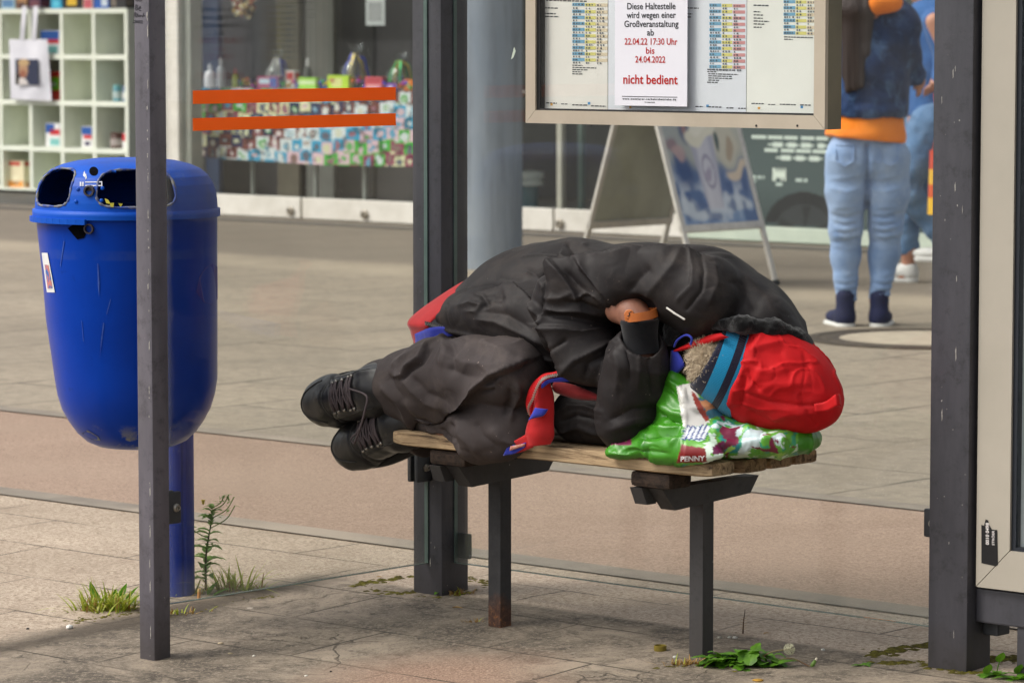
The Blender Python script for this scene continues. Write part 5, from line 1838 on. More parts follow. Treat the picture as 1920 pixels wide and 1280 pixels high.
# ================================================================== THE SLEEPING MAN
ABF = (FL, U, W, ZV)
J = onb
def cloth_mat(name, c, c2, dust, rough=.75, weave=900, dustamt=.5, sheen=.15, ridged=.28):
    N = NT(name)
    k = N.mix(N.fac(N.noise(5, 6, .65), .36, .66), lin(c), lin(c2))
    k = N.mix(N.math('MULTIPLY', N.fac(N.noise(9, 7, .72, dist=.5), .5, .72), dustamt), k, lin(dust))
    k = N.mix(N.fac(N.noise(120, 3, .6), .715, .76), k, lin(tuple(min(255, v * 1.8) for v in dust)))
    N.color(k); N.set(rough, 0, .22, sheen)
    N.b.inputs['Sheen Roughness'].default_value = .5
    rd = N.n('ShaderNodeTexNoise', noise_type='RIDGED_MULTIFRACTAL', normalize=True)
    rd.inputs['Scale'].default_value = 16; rd.inputs['Detail'].default_value = 5; rd.inputs['Roughness'].default_value = .6; rd.inputs['Distortion'].default_value = .5
    N.l(N.scaled(1, 1, 1.5), rd.inputs['Vector'])
    N.bump(rd.outputs[0], ridged, .006)
    N.bump(N.noise(weave, 2, .5), .12, .0006)
    N.bump(N.noise(55, 5, .6), .12, .002)
    return N.m
jacket_m = cloth_mat('jacket_black_brown', (42, 38, 38), (30, 27, 28), (72, 65, 61), .6, sheen=.0, dustamt=.6)
trouser_m = cloth_mat('trouser_grey_brown', (72, 65, 64), (55, 49, 49), (93, 83, 78), .75, sheen=.0, dustamt=.6)
red_m = cloth_mat('red_shell', (198, 22, 27), (172, 15, 21), (130, 26, 28), .7, dustamt=.3, sheen=0)
red_lin = cloth_mat('red_lining', (196, 34, 36), (170, 28, 32), (130, 30, 30), .7, dustamt=.4)
blue_lin = cloth_mat('blue_lining', (50, 62, 176), (40, 50, 150), (60, 60, 120), .7, dustamt=.2)
knit_m = cloth_mat('black_knit', (28, 28, 31), (21, 21, 24), (38, 36, 38), .95)
skin_m = NT('skin')
kk = skin_m.mix(skin_m.fac(skin_m.noise(14, 6, .65), .35, .68), lin((150, 104, 84)), lin((122, 80, 64)))
kk = skin_m.mix(skin_m.math('MULTIPLY', skin_m.fac(skin_m.noise(60, 4, .7), .5, .7), .4), kk, lin((100, 66, 54)))
skin_m.color(kk); skin_m.set(.55, 0, .4); skin_m.b.inputs['Subsurface Weight'].default_value = .08
skin_m.b.inputs['Subsurface Radius'].default_value = (.01, .004, .002)
skin_m.bump(skin_m.noise(260, 4, .6), .2, .001)
skin_m = skin_m.m

def melt(s, prims, k):
    """prims: list of (p, q, r0, r1) tapered limbs or (c, r) balls, melted together"""
    for pr in prims:
        if len(pr) == 2:
            s.add(s.d_capsule(s.P(pr[0]), s.P(pr[0]) + Vector((0, 0, 1e-4)), pr[1]), k)
        else:
            s.cap(s.P(pr[0]), s.P(pr[1]), pr[2], pr[3], k)
    return s
def chain(pts):
    """[(px, py, b, r), ...] -> tapered limbs"""
    return [(J(*a[:3]), J(*b[:3]), a[3], b[3]) for a, b in zip(pts, pts[1:])]

# ---- head axes
HC = J(1412, 706, .155)
HE = (J(1562, 774, .262) - J(1300, 672, .055)).normalized()     # towards the crown
HG = Vector((-.25, .25, -1.0)); HG = (HG - HE * HG.dot(HE)).normalized()   # towards the face, down into the bag
HS = HE.cross(HG).normalized()

# ---- body: one continuous surface (mostly under the clothes)
s = SDF((-.34, -.16, .36), (1.22, .46, .96), .0065, ABF)
torso = chain([(900, 640, .26, .085), (1000, 610, .25, .10), (1120, 600, .25, .115), (1270, 600, .25, .10), (1340, 640, .22, .055)])
melt(s, torso, .05)
melt(s, [(J(1340, 650, .2), HC - HE * .08, .05, .05)], .03)                       # neck
melt(s, chain([(905, 610, .22, .075), (955, 690, .03, .055), (820, 708, .06, .05), (728, 728, .095, .04)]), .03)
melt(s, chain([(915, 700, .24, .075), (930, 785, .03, .055), (850, 795, .06, .048), (785, 795, .10, .04)]), .03)
melt(s, chain([(728, 728, .095, .036), (610, 757, .075, .028)]), .02)
melt(s, chain([(785, 795, .10, .036), (680, 832, .095, .028)]), .02)
melt(s, chain([(1310, 560, .12, .055), (1190, 515, .07, .045), (1075, 560, .045, .042), (1115, 660, .035, .034), (1150, 700, .03, .027)]), .02)
melt(s, chain([(1330, 720, .18, .055), (1185, 782, .05, .045), (1197, 668, .02, .036), (1200, 606, .012, .027)]), .02)
# left hand: palm, four fingers curling away under the upper arm, thumb
melt(s, chain([(1200, 608, .012, .027), (1186, 585, .016, .030), (1160, 581, .020, .030)]), .02)
for i, (yy, bb_, ln) in enumerate(((574, .004, 52), (580, .018, 60), (588, .032, 56), (596, .046, 44))):
    melt(s, chain([(1162, 579 + (yy - 584) * .5, .016 + i * .008, .0125), (1152, yy - 8, .045 + bb_, .0105), (1140, yy - 6, bb_ + .072, .009), (1134, yy + 2, bb_ + .088, .0075)]), .006)
melt(s, chain([(1182, 588, .004, .013), (1163, 590, .010, .011), (1150, 588, .03, .009)]), .007)
# right hand, closed, tucked behind the left forearm
melt(s, chain([(1150, 700, .03, .027), (1182, 722, .05, .034)]), .015)
for i in range(4):
    melt(s, chain([(1182, 712 + i * 8, .04, .012), (1208, 712 + i * 8, .05, .0105), (1216, 716 + i * 8, .075, .009), (1204, 718 + i * 8, .085, .0075)]), .005)
melt(s, chain([(1170, 704, .045, .013), (1192, 700, .06, .010), (1204, 706, .075, .008)]), .006)
# head: skull, jaw, nose, brow, ears, lips
ax = (s.D(HE), s.D(HG), s.D(HS))
def hp(e, g, sd=0): return s.P(HC + HE * e + HG * g + HS * sd)
s.ell(hp(.015, -.01), (.100, .092, .074), ax, .02)
s.ell(hp(-.06, .018), (.058, .046, .048), ax, .03)
s.cap(hp(.012, .080), hp(-.026, .094), .009, .014, .012)
s.cap(hp(-.03, .094, .012), hp(-.03, .094, -.012), .009, .009, .006)
for sd in (1, -1):
    s.cap(hp(.026, .078, .014 * sd), hp(.024, .068, .045 * sd), .008, .007, .012)
    s.ell(hp(.008, .070, .031 * sd), (.009, .008, .011), ax, .005)
    s.ell(hp(-.004, -.006, .076 * sd), (.03, .018, .009), ax, .006)
s.cap(hp(-.058, .083, .018), hp(-.058, .083, -.018), .007, .007, .006)
s.cap(hp(-.066, .082, .016), hp(-.066, .082, -.016), .007, .007, .004)
V, Q = s.skin(1)
man = mesh_obj('person', V, Q, skin_m)
tag(man, 'sleeping man curled up on the bench in a dark jacket, red hood and black boots', 'person')

# ---- trousers
SEATC = SEAT + .001
def over_seat(s, gap=.0):
    """the seat pushes cloth up: keep it above the boards, free to sag in front of them"""
    inside = np.maximum(np.maximum(-s.Y + .004, s.Z - (SEATC + gap)), s.X - 1.0)
    inside = np.maximum(inside, -s.X + .0)
    s.cut(-inside)
    return s
s = SDF((-.16, -.15, .36), (.62, .42, .82), .0036, ABF)
legR = chain([(900, 650, .24, .085), (945, 690, .10, .075), (962, 700, -.005, .070), (890, 699, .0, .078), (818, 705, .03, .082), (768, 720, .055, .074), (722, 729, .08, .063), (708, 731, .087, .061)])
legL = chain([(910, 710, .25, .11), (940, 775, .11, .085), (938, 788, .035, .082), (925, 790, .035, .080), (850, 798, .09, .068), (800, 800, .12, .062), (764, 801, .125, .056)])
sa_ = s.new(); melt(sa_, legR, .035)
melt(sa_, [(J(985, 712, .04), .05)], .04)
sb_2 = s.new(); melt(sb_2, legL, .035)
melt(sb_2, [(J(966, 775, .02), .062), (J(895, 820, .0), .050), (J(950, 822, .0), .045), (J(985, 800, .03), .05)], .04)
s.F = sa_.F.copy(); s.add(sb_2.F, .003)
s.cut(-s.d_capsule(s.P(J(680, 742, .092)), s.P(J(728, 729, .082)), .051))
s.cut(-s.d_capsule(s.P(J(730, 812, .13)), s.P(J(772, 801, .122)), .046))
s.cut(s.d_half(s.P(J(702, 732, .09)), s.D(J(700, 733, .095) - J(760, 722, .075)).normalized()))
over_seat(s)
V, Q = s.skin(2)
V = folds(V, Q, [
    ([(748, 706), (757, 704), (764, 688), (788, 672), (802, 645), (827, 637)], 9, .013, 1, 'S'),
    ([(757, 708), (766, 696), (790, 680), (806, 655)], 4, -.010, 1),
    ([(735, 690), (744, 676), (770, 664), (796, 650)], 7, .008),
    ([(829, 621), (833, 645), (834, 664), (826, 690)], 9, .011),
    ([(846, 640), (852, 668), (846, 700)], 7, -.008),
    ([(718, 724), (728, 734), (745, 750), (768, 784), (800, 792)], 8, .010, .6),
    ([(728, 700), (740, 728), (762, 756)], 6, -.007),
    ([(750, 704), (772, 730), (800, 752), (836, 758)], 9, .009),
    ([(770, 705), (800, 738), (850, 752)], 7, -.006),
    ([(843, 668), (876, 681), (930, 686), (970, 680)], 12, .009),
    ([(838, 690), (880, 706), (930, 708)], 10, -.006),
    ([(900, 640), (930, 652), (968, 672)], 9, .007),
    ([(775, 784), (804, 784), (863, 755), (881, 737), (925, 704), (975, 684)], 14, .027, 1, 'S'),
    ([(942, 705), (929, 724), (907, 724), (890, 728)], 5, .009),
    ([(936, 716), (922, 732), (900, 734)], 4, -.007),
    ([(968, 716), (974, 738), (962, 764), (958, 790)], 7, .010),
    ([(955, 726), (956, 752), (944, 780)], 6, -.008),
    ([(859, 782), (863, 812), (903, 852)], 9, .010),
    ([(846, 790), (846, 816), (858, 842)], 6, -.013),
    ([(832, 806), (836, 816), (846, 824)], 4, -.009, 1),
    ([(805, 800), (820, 822), (834, 836)], 7, .007),
    ([(890, 790), (905, 815), (940, 846)], 9, -.006),
    ([(920, 800), (940, 825), (985, 838)], 9, .007),
    ([(790, 800), (830, 796), (866, 770)], 8, .007),
])
Nn = vnormals(V, Q)
V = V + Nn * (vnoise(V * np.array([1, 1, 1.6]), 16, 1) * .003)[:, None]
V = wrinkles(V, Q, 12, .0036, 3, (1.3, 1, .8), gate=.3); V = wrinkles(V, Q, 20, -.0022, 8, gate=.35)
tro = mesh_obj('trousers', V, Q, trouser_m, man)

# ---- jacket: torso, right sleeve folded over, left forearm upright
s = SDF((-.12, -.14, .42), (1.08, .46, .94), .0036, ABF)
melt(s, chain([(905, 594, .235, .088), (985, 590, .25, .142), (1075, 586, .265, .155), (1215, 598, .26, .158), (1310, 600, .255, .150), (1395, 634, .235, .120), (1470, 664, .20, .07)]), .06)
melt(s, chain([(826, 596, .09, .014), (868, 590, .075, .036), (915, 592, .06, .050), (985, 606, .075, .062), (1045, 634, .09, .058), (1080, 675, .10, .045)]), .06)
melt(s, chain([(1340, 560, .16, .10), (1430, 600, .17, .055)]), .05)
melt(s, [(J(1090, 780, .11), J(1150, 780, .11), .065, .065), (J(1230, 700, .16), .10), (J(1320, 660, .2), .09)], .04)
arm = s.new()
melt(arm, chain([(1318, 556, .10, .092), (1255, 532, .075, .074), (1180, 520, .045, .064), (1092, 546, .025, .070), (1066, 570, .02, .074)]), .035)
melt(arm, chain([(1066, 572, .025, .073), (1085, 625, .02, .066), (1108, 668, .02, .054), (1145, 695, .03, .040)]), .03)
s.add(arm.F, .010)
fore = s.new()
melt(fore, chain([(1184, 780, .045, .072), (1188, 730, .03, .069), (1195, 672, .015, .062), (1200, 652, .012, .048)]), .03)
melt(fore, chain([(1184, 785, .05, .070), (1270, 760, .15, .07)]), .03)
s.add(fore.F, .008)
# the hollow where the left hand and cuff sit
s.cut(-s.d_capsule(s.P(J(1203, 645, .0)), s.P(J(1198, 588, -.005)), .041), .008)
s.cut(-s.d_capsule(s.P(J(1228, 586, -.03)), s.P(J(1160, 584, -.03)), .034), .012)
over_seat(s)
V, Q = s.skin(2)
V = folds(V, Q, [
    ([(1091, 506), (1112, 528), (1146, 563)], 16, .013, 1, 'S'),
    ([(1084, 560), (1080, 548), (1060, 520), (1041, 499)], 12, .012, .7, 'S'),
    ([(1062, 510), (1084, 536), (1112, 560)], 8, -.010),
    ([(1082, 560), (1098, 550), (1116, 556), (1142, 574)], 6, .011, .6, 'S'),
    ([(1060, 566), (1090, 568), (1132, 586)], 5, -.010),
    ([(1023, 578), (1050, 584), (1090, 582), (1136, 592)], 6, .009),
    ([(1022, 590), (1065, 594), (1117, 604), (1152, 616)], 6, -.011),
    ([(1134, 612), (1091, 620), (1069, 616), (1019, 610)], 14, .012, .8, 'S'),
    ([(1019, 560), (1050, 560), (1078, 548)], 7, .007),
    ([(1043, 652), (1062, 638)], 4, -.006, 1),
    ([(1062, 700), (1080, 676), (1110, 662), (1150, 640)], 9, .010, .6, 'S'),
    ([(1098, 706), (1102, 682), (1130, 668), (1161, 640)], 6, -.009),
    ([(1040, 640), (1060, 676), (1078, 700)], 9, .008),
    ([(1041, 499), (1021, 545), (1018, 600), (1042, 650), (1068, 704)], 22, .017, 1, 'S'),
    ([(1302, 478), (1240, 470), (1170, 474), (1100, 488), (1041, 500)], 22, .016, 1, 'S'),
    ([(1178, 550), (1200, 520), (1222, 500)], 12, -.008),
    ([(1206, 560), (1232, 532), (1262, 500), (1280, 470)], 12, .006),
    ([(1150, 470), (1200, 482), (1262, 478)], 14, .004),
    ([(1288, 472), (1299, 505), (1297, 536), (1272, 560)], 5, .006, 1, 'S'),
    ([(1312, 474), (1320, 510), (1316, 545), (1288, 580)], 4, -.005, 1),
    ([(1338, 490), (1346, 530), (1326, 575)], 9, .006),
    ([(1370, 520), (1400, 550), (1420, 590)], 12, -.006),
    ([(1390, 510), (1436, 560), (1468, 600)], 12, .006),
    ([(1030, 646), (1014, 590), (989, 560), (966, 540), (940, 542)], 22, .017, .7, 'S'),
    ([(905, 572), (925, 560), (950, 562)], 8, -.008),
    ([(890, 598), (930, 603), (984, 627), (1030, 650)], 9, .011),
    ([(900, 584), (950, 590), (1000, 618)], 9, -.007),
    ([(1044, 676), (966, 658), (894, 630), (840, 618), (793, 606)], 10, .008, 1, 'S'),
    ([(1020, 500), (1030, 530), (1024, 560), (1012, 592)], 7, -.012),
    ([(985, 505), (1008, 520), (1022, 545)], 9, .007),
    ([(852, 574), (880, 566), (900, 572), (892, 584), (870, 584)], 5, .005),
    ([(886, 548), (904, 552), (912, 566), (900, 582)], 5, -.006),
    ([(982, 482), (1020, 478), (1048, 480), (1070, 492)], 4, .006, 1, 'S'),
    ([(1062, 456), (1076, 474), (1080, 492)], 8, -.009),
    ([(1092, 458), (1100, 470), (1140, 476)], 8, .006),
    ([(930, 520), (955, 526), (990, 520)], 9, .005),
    ([(1152, 656), (1162, 690), (1156, 740)], 7, .006),
    ([(1172, 652), (1180, 684), (1180, 720)], 5, -.006),
    ([(1196, 652), (1200, 690), (1196, 730)], 6, .005),
    ([(1218, 652), (1216, 690), (1226, 740)], 6, -.006),
    ([(1238, 664), (1232, 710), (1244, 760)], 7, .005),
    ([(1140, 790), (1185, 768), (1246, 764)], 9, -.007),
    ([(1140, 806), (1190, 792), (1240, 790)], 8, .006),
    ([(1046, 776), (1066, 760), (1100, 762), (1130, 772)], 5, .009),
    ([(1050, 790), (1080, 778), (1124, 788)], 4, -.008),
    ([(1046, 812), (1085, 800), (1130, 816)], 6, .008),
])
Nn = vnormals(V, Q)
V = V + Nn * (vnoise(V * np.array([1, 1, 1.5]), 13, 5) * .003)[:, None]
V = wrinkles(V, Q, 9, .0030, 13, (1, 1, 1.3), gate=.35); V = wrinkles(V, Q, 19, -.0018, 18, gate=.45)
jac = mesh_obj('jacket', V, Q, jacket_m, man)

def smooth_pts(P, n):
    P = [Vector(p) for p in P]
    P = [P[0] * 2 - P[1]] + P + [P[-1] * 2 - P[-2]]
    out = []
    m_ = len(P) - 3
    for i in range(n + 1):
        t = i / n * m_; k = min(int(t), m_ - 1); t -= k
        a, b, c, d = P[k:k + 4]
        out.append(.5 * ((2 * b) + (c - a) * t + (2 * a - 5 * b + 4 * c - d) * t * t + (3 * b - 3 * c + d - a) * t ** 3))
    return out

def ribbon(name, E1, E2, mtl, parent, n=28, m_=6, thick=.0022, belly=.0, wav=.0, seed=1):
    """a strip of cloth between two edges given as (px, py, b)"""
    A = smooth_pts([J(*p) for p in E1], n); B = smooth_pts([J(*p) for p in E2], n)
    V, Fc = [], []
    for lay in (0, 1):
        for i in range(n + 1):
            for j in range(m_ + 1):
                t = j / m_
                p = A[i].lerp(B[i], t)
                o = -belly * math.sin(math.pi * t) - wav * mnoise.noise(p * 26 + Vector((seed, 0, 0)))
                V.append(p + W * (o + lay * thick))
    k = m_ + 1
    L = (n + 1) * k
    for i in range(n):
        for j in range(m_):
            f = (i * k + j, i * k + j + 1, (i + 1) * k + j + 1, (i + 1) * k + j)
            Fc.append(f); Fc.append(tuple(x + L for x in f[::-1]))
    for i in range(n):
        for j in (0, m_):
            Fc.append((i * k + j, (i + 1) * k + j, (i + 1) * k + j + L, i * k + j + L))
    for i in (0, n):
        for j in range(m_):
            Fc.append((i * k + j, i * k + j + 1, i * k + j + 1 + L, i * k + j + L))
    mb = MB(); mb.addmesh(V, Fc)
    o = mb.build(name, mtl, parent, smooth=True)
    bm = bmesh.new(); bm.from_mesh(o.data); bmesh.ops.recalc_face_normals(bm, faces=bm.faces); bm.to_mesh(o.data); bm.free()
    return o
# hem turned out at the hip: red lining, black facing, blue edge, zip
ribbon('hem_lining', [(928, 503, .27), (900, 514, .26), (866, 528, .22), (812, 562, .17), (766, 600, .12), (770, 622, .12), (778, 652, .13)],
       [(945, 508, .25), (922, 522, .22), (894, 540, .18), (846, 574, .11), (806, 606, .07), (806, 622, .075), (812, 640, .08)], red_lin, jac, 36, 6, belly=.006, wav=.003)
ribbon('hem_facing', [(925, 511, .215), (893, 533, .165), (862, 553, .125), (836, 572, .10)], [(935, 528, .15), (915, 545, .125), (890, 562, .10), (864, 577, .085)], knit_m, jac, 20, 5, belly=.008)
ribbon('hem_edge', [(777, 626, .10), (800, 616, .045), (824, 612, .04), (852, 616, .04)], [(780, 658, .10), (804, 648, .05), (828, 636, .045), (852, 628, .04)], blue_lin, jac, 20, 4, wav=.004)
def zip_teeth(name, pts, par, n=40, w=.0026):
    C = smooth_pts([J(*p) for p in pts], n)
    mb = MB()
    for i in range(n):
        d = (C[i + 1] - C[i]); t_ = d.normalized(); e = t_.cross(W).normalized()
        mb.box(C[i] + (e * w * (.5 if i % 2 else -.5)), t_ * (d.length * .3), e * w, W * .0012)
    return mb.build(name, mat('zip_metal', (186, 182, 172), (150, 146, 138), 30, .35, .8), par)
ribbon('zip_tape', [(796, 602, .055), (830, 610, .052), (866, 615, .05), (905, 620, .045)], [(797, 610, .055), (830, 618, .052), (866, 624, .05), (905, 630, .045)], knit_m, jac, 20, 2)
zip_teeth('zipper', [(798, 606, .051), (830, 614, .048), (872, 622, .045)], jac, 34)
# front edge hanging open over the bench: red with zip and blue tape
fl_b = -.045
ribbon('front_flap', [(1066, 686, -.015), (1042, 696, -.03), (1016, 702, -.035), (996, 722, -.04), (986, 748, -.04), (988, 768, -.035), (994, 780, -.03)],
       [(1068, 702, -.012), (1046, 706, -.03), (1026, 712, -.04), (1014, 726, -.045), (1008, 745, -.045), (1002, 762, -.04), (998, 780, -.035)], red_m, jac, 34, 5, belly=.006, wav=.003)
ribbon('front_flap', [(1010, 722, -.048), (1004, 745, -.048), (1000, 766, -.043), (990, 790, -.035), (986, 815, -.03), (982, 838, -.022)],
       [(1032, 714, -.03), (1037, 742, -.02), (1038, 765, -.02), (1038, 790, -.02), (1037, 816, -.02), (1030, 833, -.014)], red_lin, jac, 34, 8, belly=.014, wav=.006, seed=4)
ribbon('front_flap', [(986, 814, -.036), (972, 822, -.034), (954, 831, -.03)], [(1000, 838, -.028), (980, 846, -.026), (960, 851, -.024)], red_lin, jac, 14, 5, wav=.004, seed=6)
ribbon('flap_lining', [(1040, 714, -.008), (1075, 722, .0), (1128, 744, .015)], [(1042, 736, -.005), (1078, 748, .005), (1126, 752, .02)], cloth_mat('dark_red_lining', (140, 34, 36), (116, 28, 30), (90, 26, 28), .8), jac, 18, 5, belly=.01, wav=.006)
ribbon('flap_tape', [(1012, 724, -.052), (1024, 713, -.05), (1046, 708, -.04), (1080, 703, -.02)], [(1016, 728, -.05), (1030, 718, -.045), (1048, 716, -.036), (1080, 715, -.018)], blue_lin, jac, 20, 3)
ribbon('flap_tape', [(1003, 764, -.058), (998, 774, -.056), (990, 788, -.05)], [(1027, 767, -.052), (1018, 779, -.052), (1000, 784, -.05)], blue_lin, jac, 12, 4, belly=.003)
ribbon('flap_tape', [(953, 833, -.036), (970, 834, -.034), (986, 829, -.034)], [(943, 854, -.034), (964, 850, -.032), (984, 838, -.032)], blue_lin, jac, 12, 4)
ribbon('care_label', [(957, 836, -.040), (984, 831, -.039)], [(955, 845, -.039), (983, 836, -.038)], mat('label_cloth', (196, 150, 130), (170, 90, 80), 90, .8), jac, 6, 2)
zip_teeth('zipper', [(1050, 702, -.043), (1030, 705, -.05), (1016, 712, -.056), (1006, 728, -.058), (999, 748, -.056), (991, 764, -.052), (993, 779, -.046)], jac, 56)
# pale piping on the chest pocket, bright scratch on the sleeve
m = MB(); m.tube([J(1250, 577, .0), J(1266, 588, .0), J(1284, 599, .005)], .0022, 6); m.build('pocket_piping', mat('piping_white', (214, 210, 202), None, 9, .6), jac)

# cuff, wristband
c0, c1 = J(1202, 660, .012), J(1199, 597, .008)
axv = (c1 - c0).normalized()
m = MB(); n = 120; V, Fc = [], []
refx = axv.orthogonal().normalized(); refy = axv.cross(refx)
for j in range(15):
    t = j / 14
    rad = .0415 - .004 * math.sin(math.pi * min(1, t * 1.1)) + .0012 * t
    if j == 14: rad -= .004
    for i in range(n):
        th = 2 * math.pi * i / n
        rr_ = rad + .0007 * (1 if i % 2 else -1)
        V.append(c0.lerp(c1, min(t, .985)) + (refx * math.cos(th) * 1.02 + refy * math.sin(th) * .92) * rr_)
for j in range(14):
    for i in range(n):
        Fc.append((j * n + i, j * n + (i + 1) % n, (j + 1) * n + (i + 1) % n, (j + 1) * n + i))
m.addmesh(V, Fc); m.build('cuff', knit_m, jac, smooth=True)
leather = mat('tan_leather', (196, 112, 52), (176, 94, 42), 24, .5, bump=.2)
wc0 = J(1202, 590, .0)
m = MB(); pts = []
wa = (axv + Vector((-.12, 0, 0))).normalized(); wx = wa.orthogonal().normalized(); wy = wa.cross(wx)
for sg_ in (-1, 1):
    pass
prof = [(.0345, -.009), (.0355, -.009), (.0355, .009), (.0345, .009)]
m.lathe(wc0, prof + [prof[0]], 48, axis=wa, capb=False, capt=False)
wb_ = m.build('wristband', leather, man)
bp_ = J(1180, 589, -.031)
m = MB(); m.lathe(bp_, [(.0105, 0), (.0105, .0025), (.009, .0035)], 22, axis=Vector((-.3, -1, .1))); bt_ = m.build('wristband_stud', leather, wb_)
m = MB()
for p, q in (((1177, 593), (1181, 590)), ((1181, 590), (1179, 587)), ((1179, 587), (1184, 584))):
    a_, b_2 = J(p[0], p[1], -.0365), J(q[0], q[1], -.0365)
    m.tube([a_, b_2], .0011, 5)
m.build('stud_mark', mat('mark_black', (30, 24, 22), None, 9, .6), wb_)

# ---- fleece collar
s = SDF((.42, -.06, .52), (1.22, .42, .90), .004, ABF)
melt(s, chain([(1252, 642, .055, .010), (1262, 614, .07, .013), (1315, 605, .068, .013), (1390, 608, .084, .014), (1448, 616, .138, .016), (1490, 633, .19, .017), (1516, 656, .22, .013)]), .03)
melt(s, chain([(1300, 618, .12, .016), (1400, 614, .16, .016), (1480, 642, .22, .016)]), .03)
V, Q = s.skin(2)
Nn = vnormals(V, Q)
V = V + Nn * (vnoise(V, 70, 3) * .0022 + vnoise(V, 170, 4) * .0018)[:, None]
fle = NT('black_fleece'); fle.color(fle.mix(fle.noise(140, 4, .7), lin((9, 9, 10)), lin((17, 17, 18)))); fle.set(1.0, 0, .1, .3); fle.bump(fle.noise(320, 4, .7), .8, .003)
mesh_obj('fleece_collar', V, Q, fle.m, jac)

# ---- headband, hood, hair
s = SDF((.62, -.05, .44), (1.22, .32, .86), .003, ABF)
ax = (s.D(HE), s.D(HG), s.D(HS))
s0 = (J(1318, 682, .075) - HC).dot(HE); s1 = (J(1394, 702, .075) - HC).dot(HE)
s.ell(hp(-.010, .004), (.158, .099, .087), ax, 0)
s.cut(s.d_half(s.P(HC + HE * s1 + HE * .02), s.D(HE)), .004)
s.cut(s.d_half(s.P(HC + HE * s0), s.D((-HE - HG * .16).normalized())), .004)
V, Q = s.skin(2)
HN = NT('knit_headband')
gp = HN.n('ShaderNodeNewGeometry')
dt = HN.n('ShaderNodeVectorMath', operation='DOT_PRODUCT'); dt.inputs[1].default_value = HE
HN.l(HN.co('Object'), dt.inputs[0])
tt = HN.fac(dt.outputs['Value'], HC.dot(HE) + s0, HC.dot(HE) + s1)
col = HN.ramp(tt, [(0.0, lin((20, 22, 44))), (.22, lin((18, 134, 180))), (.57, lin((20, 22, 44))), (.77, lin((18, 134, 178))), (1.0, lin((18, 134, 178)))], 'CONSTANT')
wv = HN.n('ShaderNodeTexWave', wave_type='BANDS', bands_direction='X'); wv.inputs['Scale'].default_value = 1.0
cmb = HN.n('ShaderNodeCombineXYZ')
d2 = HN.n('ShaderNodeVectorMath', operation='DOT_PRODUCT'); d2.inputs[1].default_value = HG; HN.l(HN.co('Object'), d2.inputs[0])
HN.l(HN.math('MULTIPLY', d2.outputs['Value'], 95.0), cmb.inputs[0]); HN.l(cmb.outputs[0], wv.inputs['Vector'])
HN.color(HN.mix(HN.math('MULTIPLY', wv.outputs['Fac'], .25), col, HN.mix(.45, col, (0.005, 0.01, 0.02)))); HN.set(.95, 0, .15, .3)
HN.bump(wv.outputs['Fac'], .5, .002)
mesh_obj('headband', V, Q, HN.m, man)

s = SDF((.66, -.09, .42), (1.26, .34, .86), .0035, ABF)
ax = (s.D(HE), s.D(HG), s.D(HS))
hc2 = J(1450, 702, .175)
def h2(e, g, sd=0): return s.P(hc2 + HE * e + HG * g + HS * sd)
s.ell(h2(-.012, 0), (.130, .104, .110), ax, 0)
s.ell(s.P(J(1500, 736, .19)), (.085, .076, .08), ax, .05)
s.ell(s.P(J(1538, 756, .20)), (.034, .028, .04), ax, .05)
s.cap(s.P(J(1402, 762, .13)), s.P(J(1518, 772, .17)), .032, .026, .05)
s.cut(s.d_half(s.P(HC + HE * (s1 - .012)), s.D(-HE + HG * .02)), .006)
inner = s.d_ell(hp(.012, -.004), (.15, .093, .09), ax)
s.cut(-np.maximum(inner, s.d_half(s.P(HC + HE * (s1 + .02)), s.D(HE))))
V, Q = s.skin(2)
V = folds(V, Q, [
    ([(1398, 738), (1440, 752), (1500, 760), (1560, 758)], 4, -.004, 1),
    ([(1412, 622), (1404, 645), (1392, 660)], 7, -.008),
    ([(1430, 622), (1412, 655), (1414, 680)], 7, .006),
    ([(1404, 660), (1430, 648), (1470, 640)], 9, .006),
    ([(1400, 690), (1408, 712), (1430, 735)], 7, -.008),
    ([(1416, 690), (1440, 700), (1480, 690)], 12, .005),
    ([(1470, 700), (1500, 690), (1520, 680)], 14, -.005),
    ([(1420, 735), (1450, 720), (1520, 720)], 12, .005),
    ([(1396, 700), (1393, 730), (1388, 765)], 6, -.009),
    ([(1382, 650), (1378, 700), (1370, 755)], 8, .004, 1),
    ([(1440, 790), (1480, 775), (1540, 775)], 12, .006),
    ([(1510, 765), (1525, 790), (1535, 800)], 8, -.006),
    ([(1400, 770), (1430, 785), (1470, 800)], 10, -.005),
])
Nn = vnormals(V, Q)
V = V + Nn * (vnoise(V, 22, 8) * .0026)[:, None]
V = wrinkles(V, Q, 22, .0035, 23, gate=.1); V = wrinkles(V, Q, 34, -.0024, 28, gate=.2)
hood = mesh_obj('hood', V, Q, red_m, man)
ribbon('hood_tab', [(1526, 757, .125), (1548, 752, .135), (1568, 738, .125), (1574, 742, .19)], [(1528, 773, .125), (1550, 771, .135), (1572, 760, .125), (1576, 762, .19)], red_m, hood, 14, 4, .004)
ribbon('hood_edge', [(1352, 624, .06), (1330, 628, .06), (1300, 640, .06), (1262, 656, .055)], [(1366, 632, .055), (1342, 640, .055), (1306, 651, .055), (1266, 660, .052)], red_m, hood, 22, 5, belly=.006, wav=.004)
ribbon('hood_lining', [(1258, 657, .06), (1256, 672, .06), (1254, 690, .06), (1258, 700, .06)], [(1268, 656, .055), (1278, 672, .05), (1282, 686, .05), (1270, 700, .055)], blue_lin, hood, 14, 5, belly=.006)
m = MB(); m.tube(smooth_pts([J(1264, 650, .05), J(1270, 638, .045), J(1286, 628, .04), J(1297, 634, .04), J(1295, 646, .045)], 20), .0026, 6); m.build('hood_cord', blue_lin, hood, smooth=True)

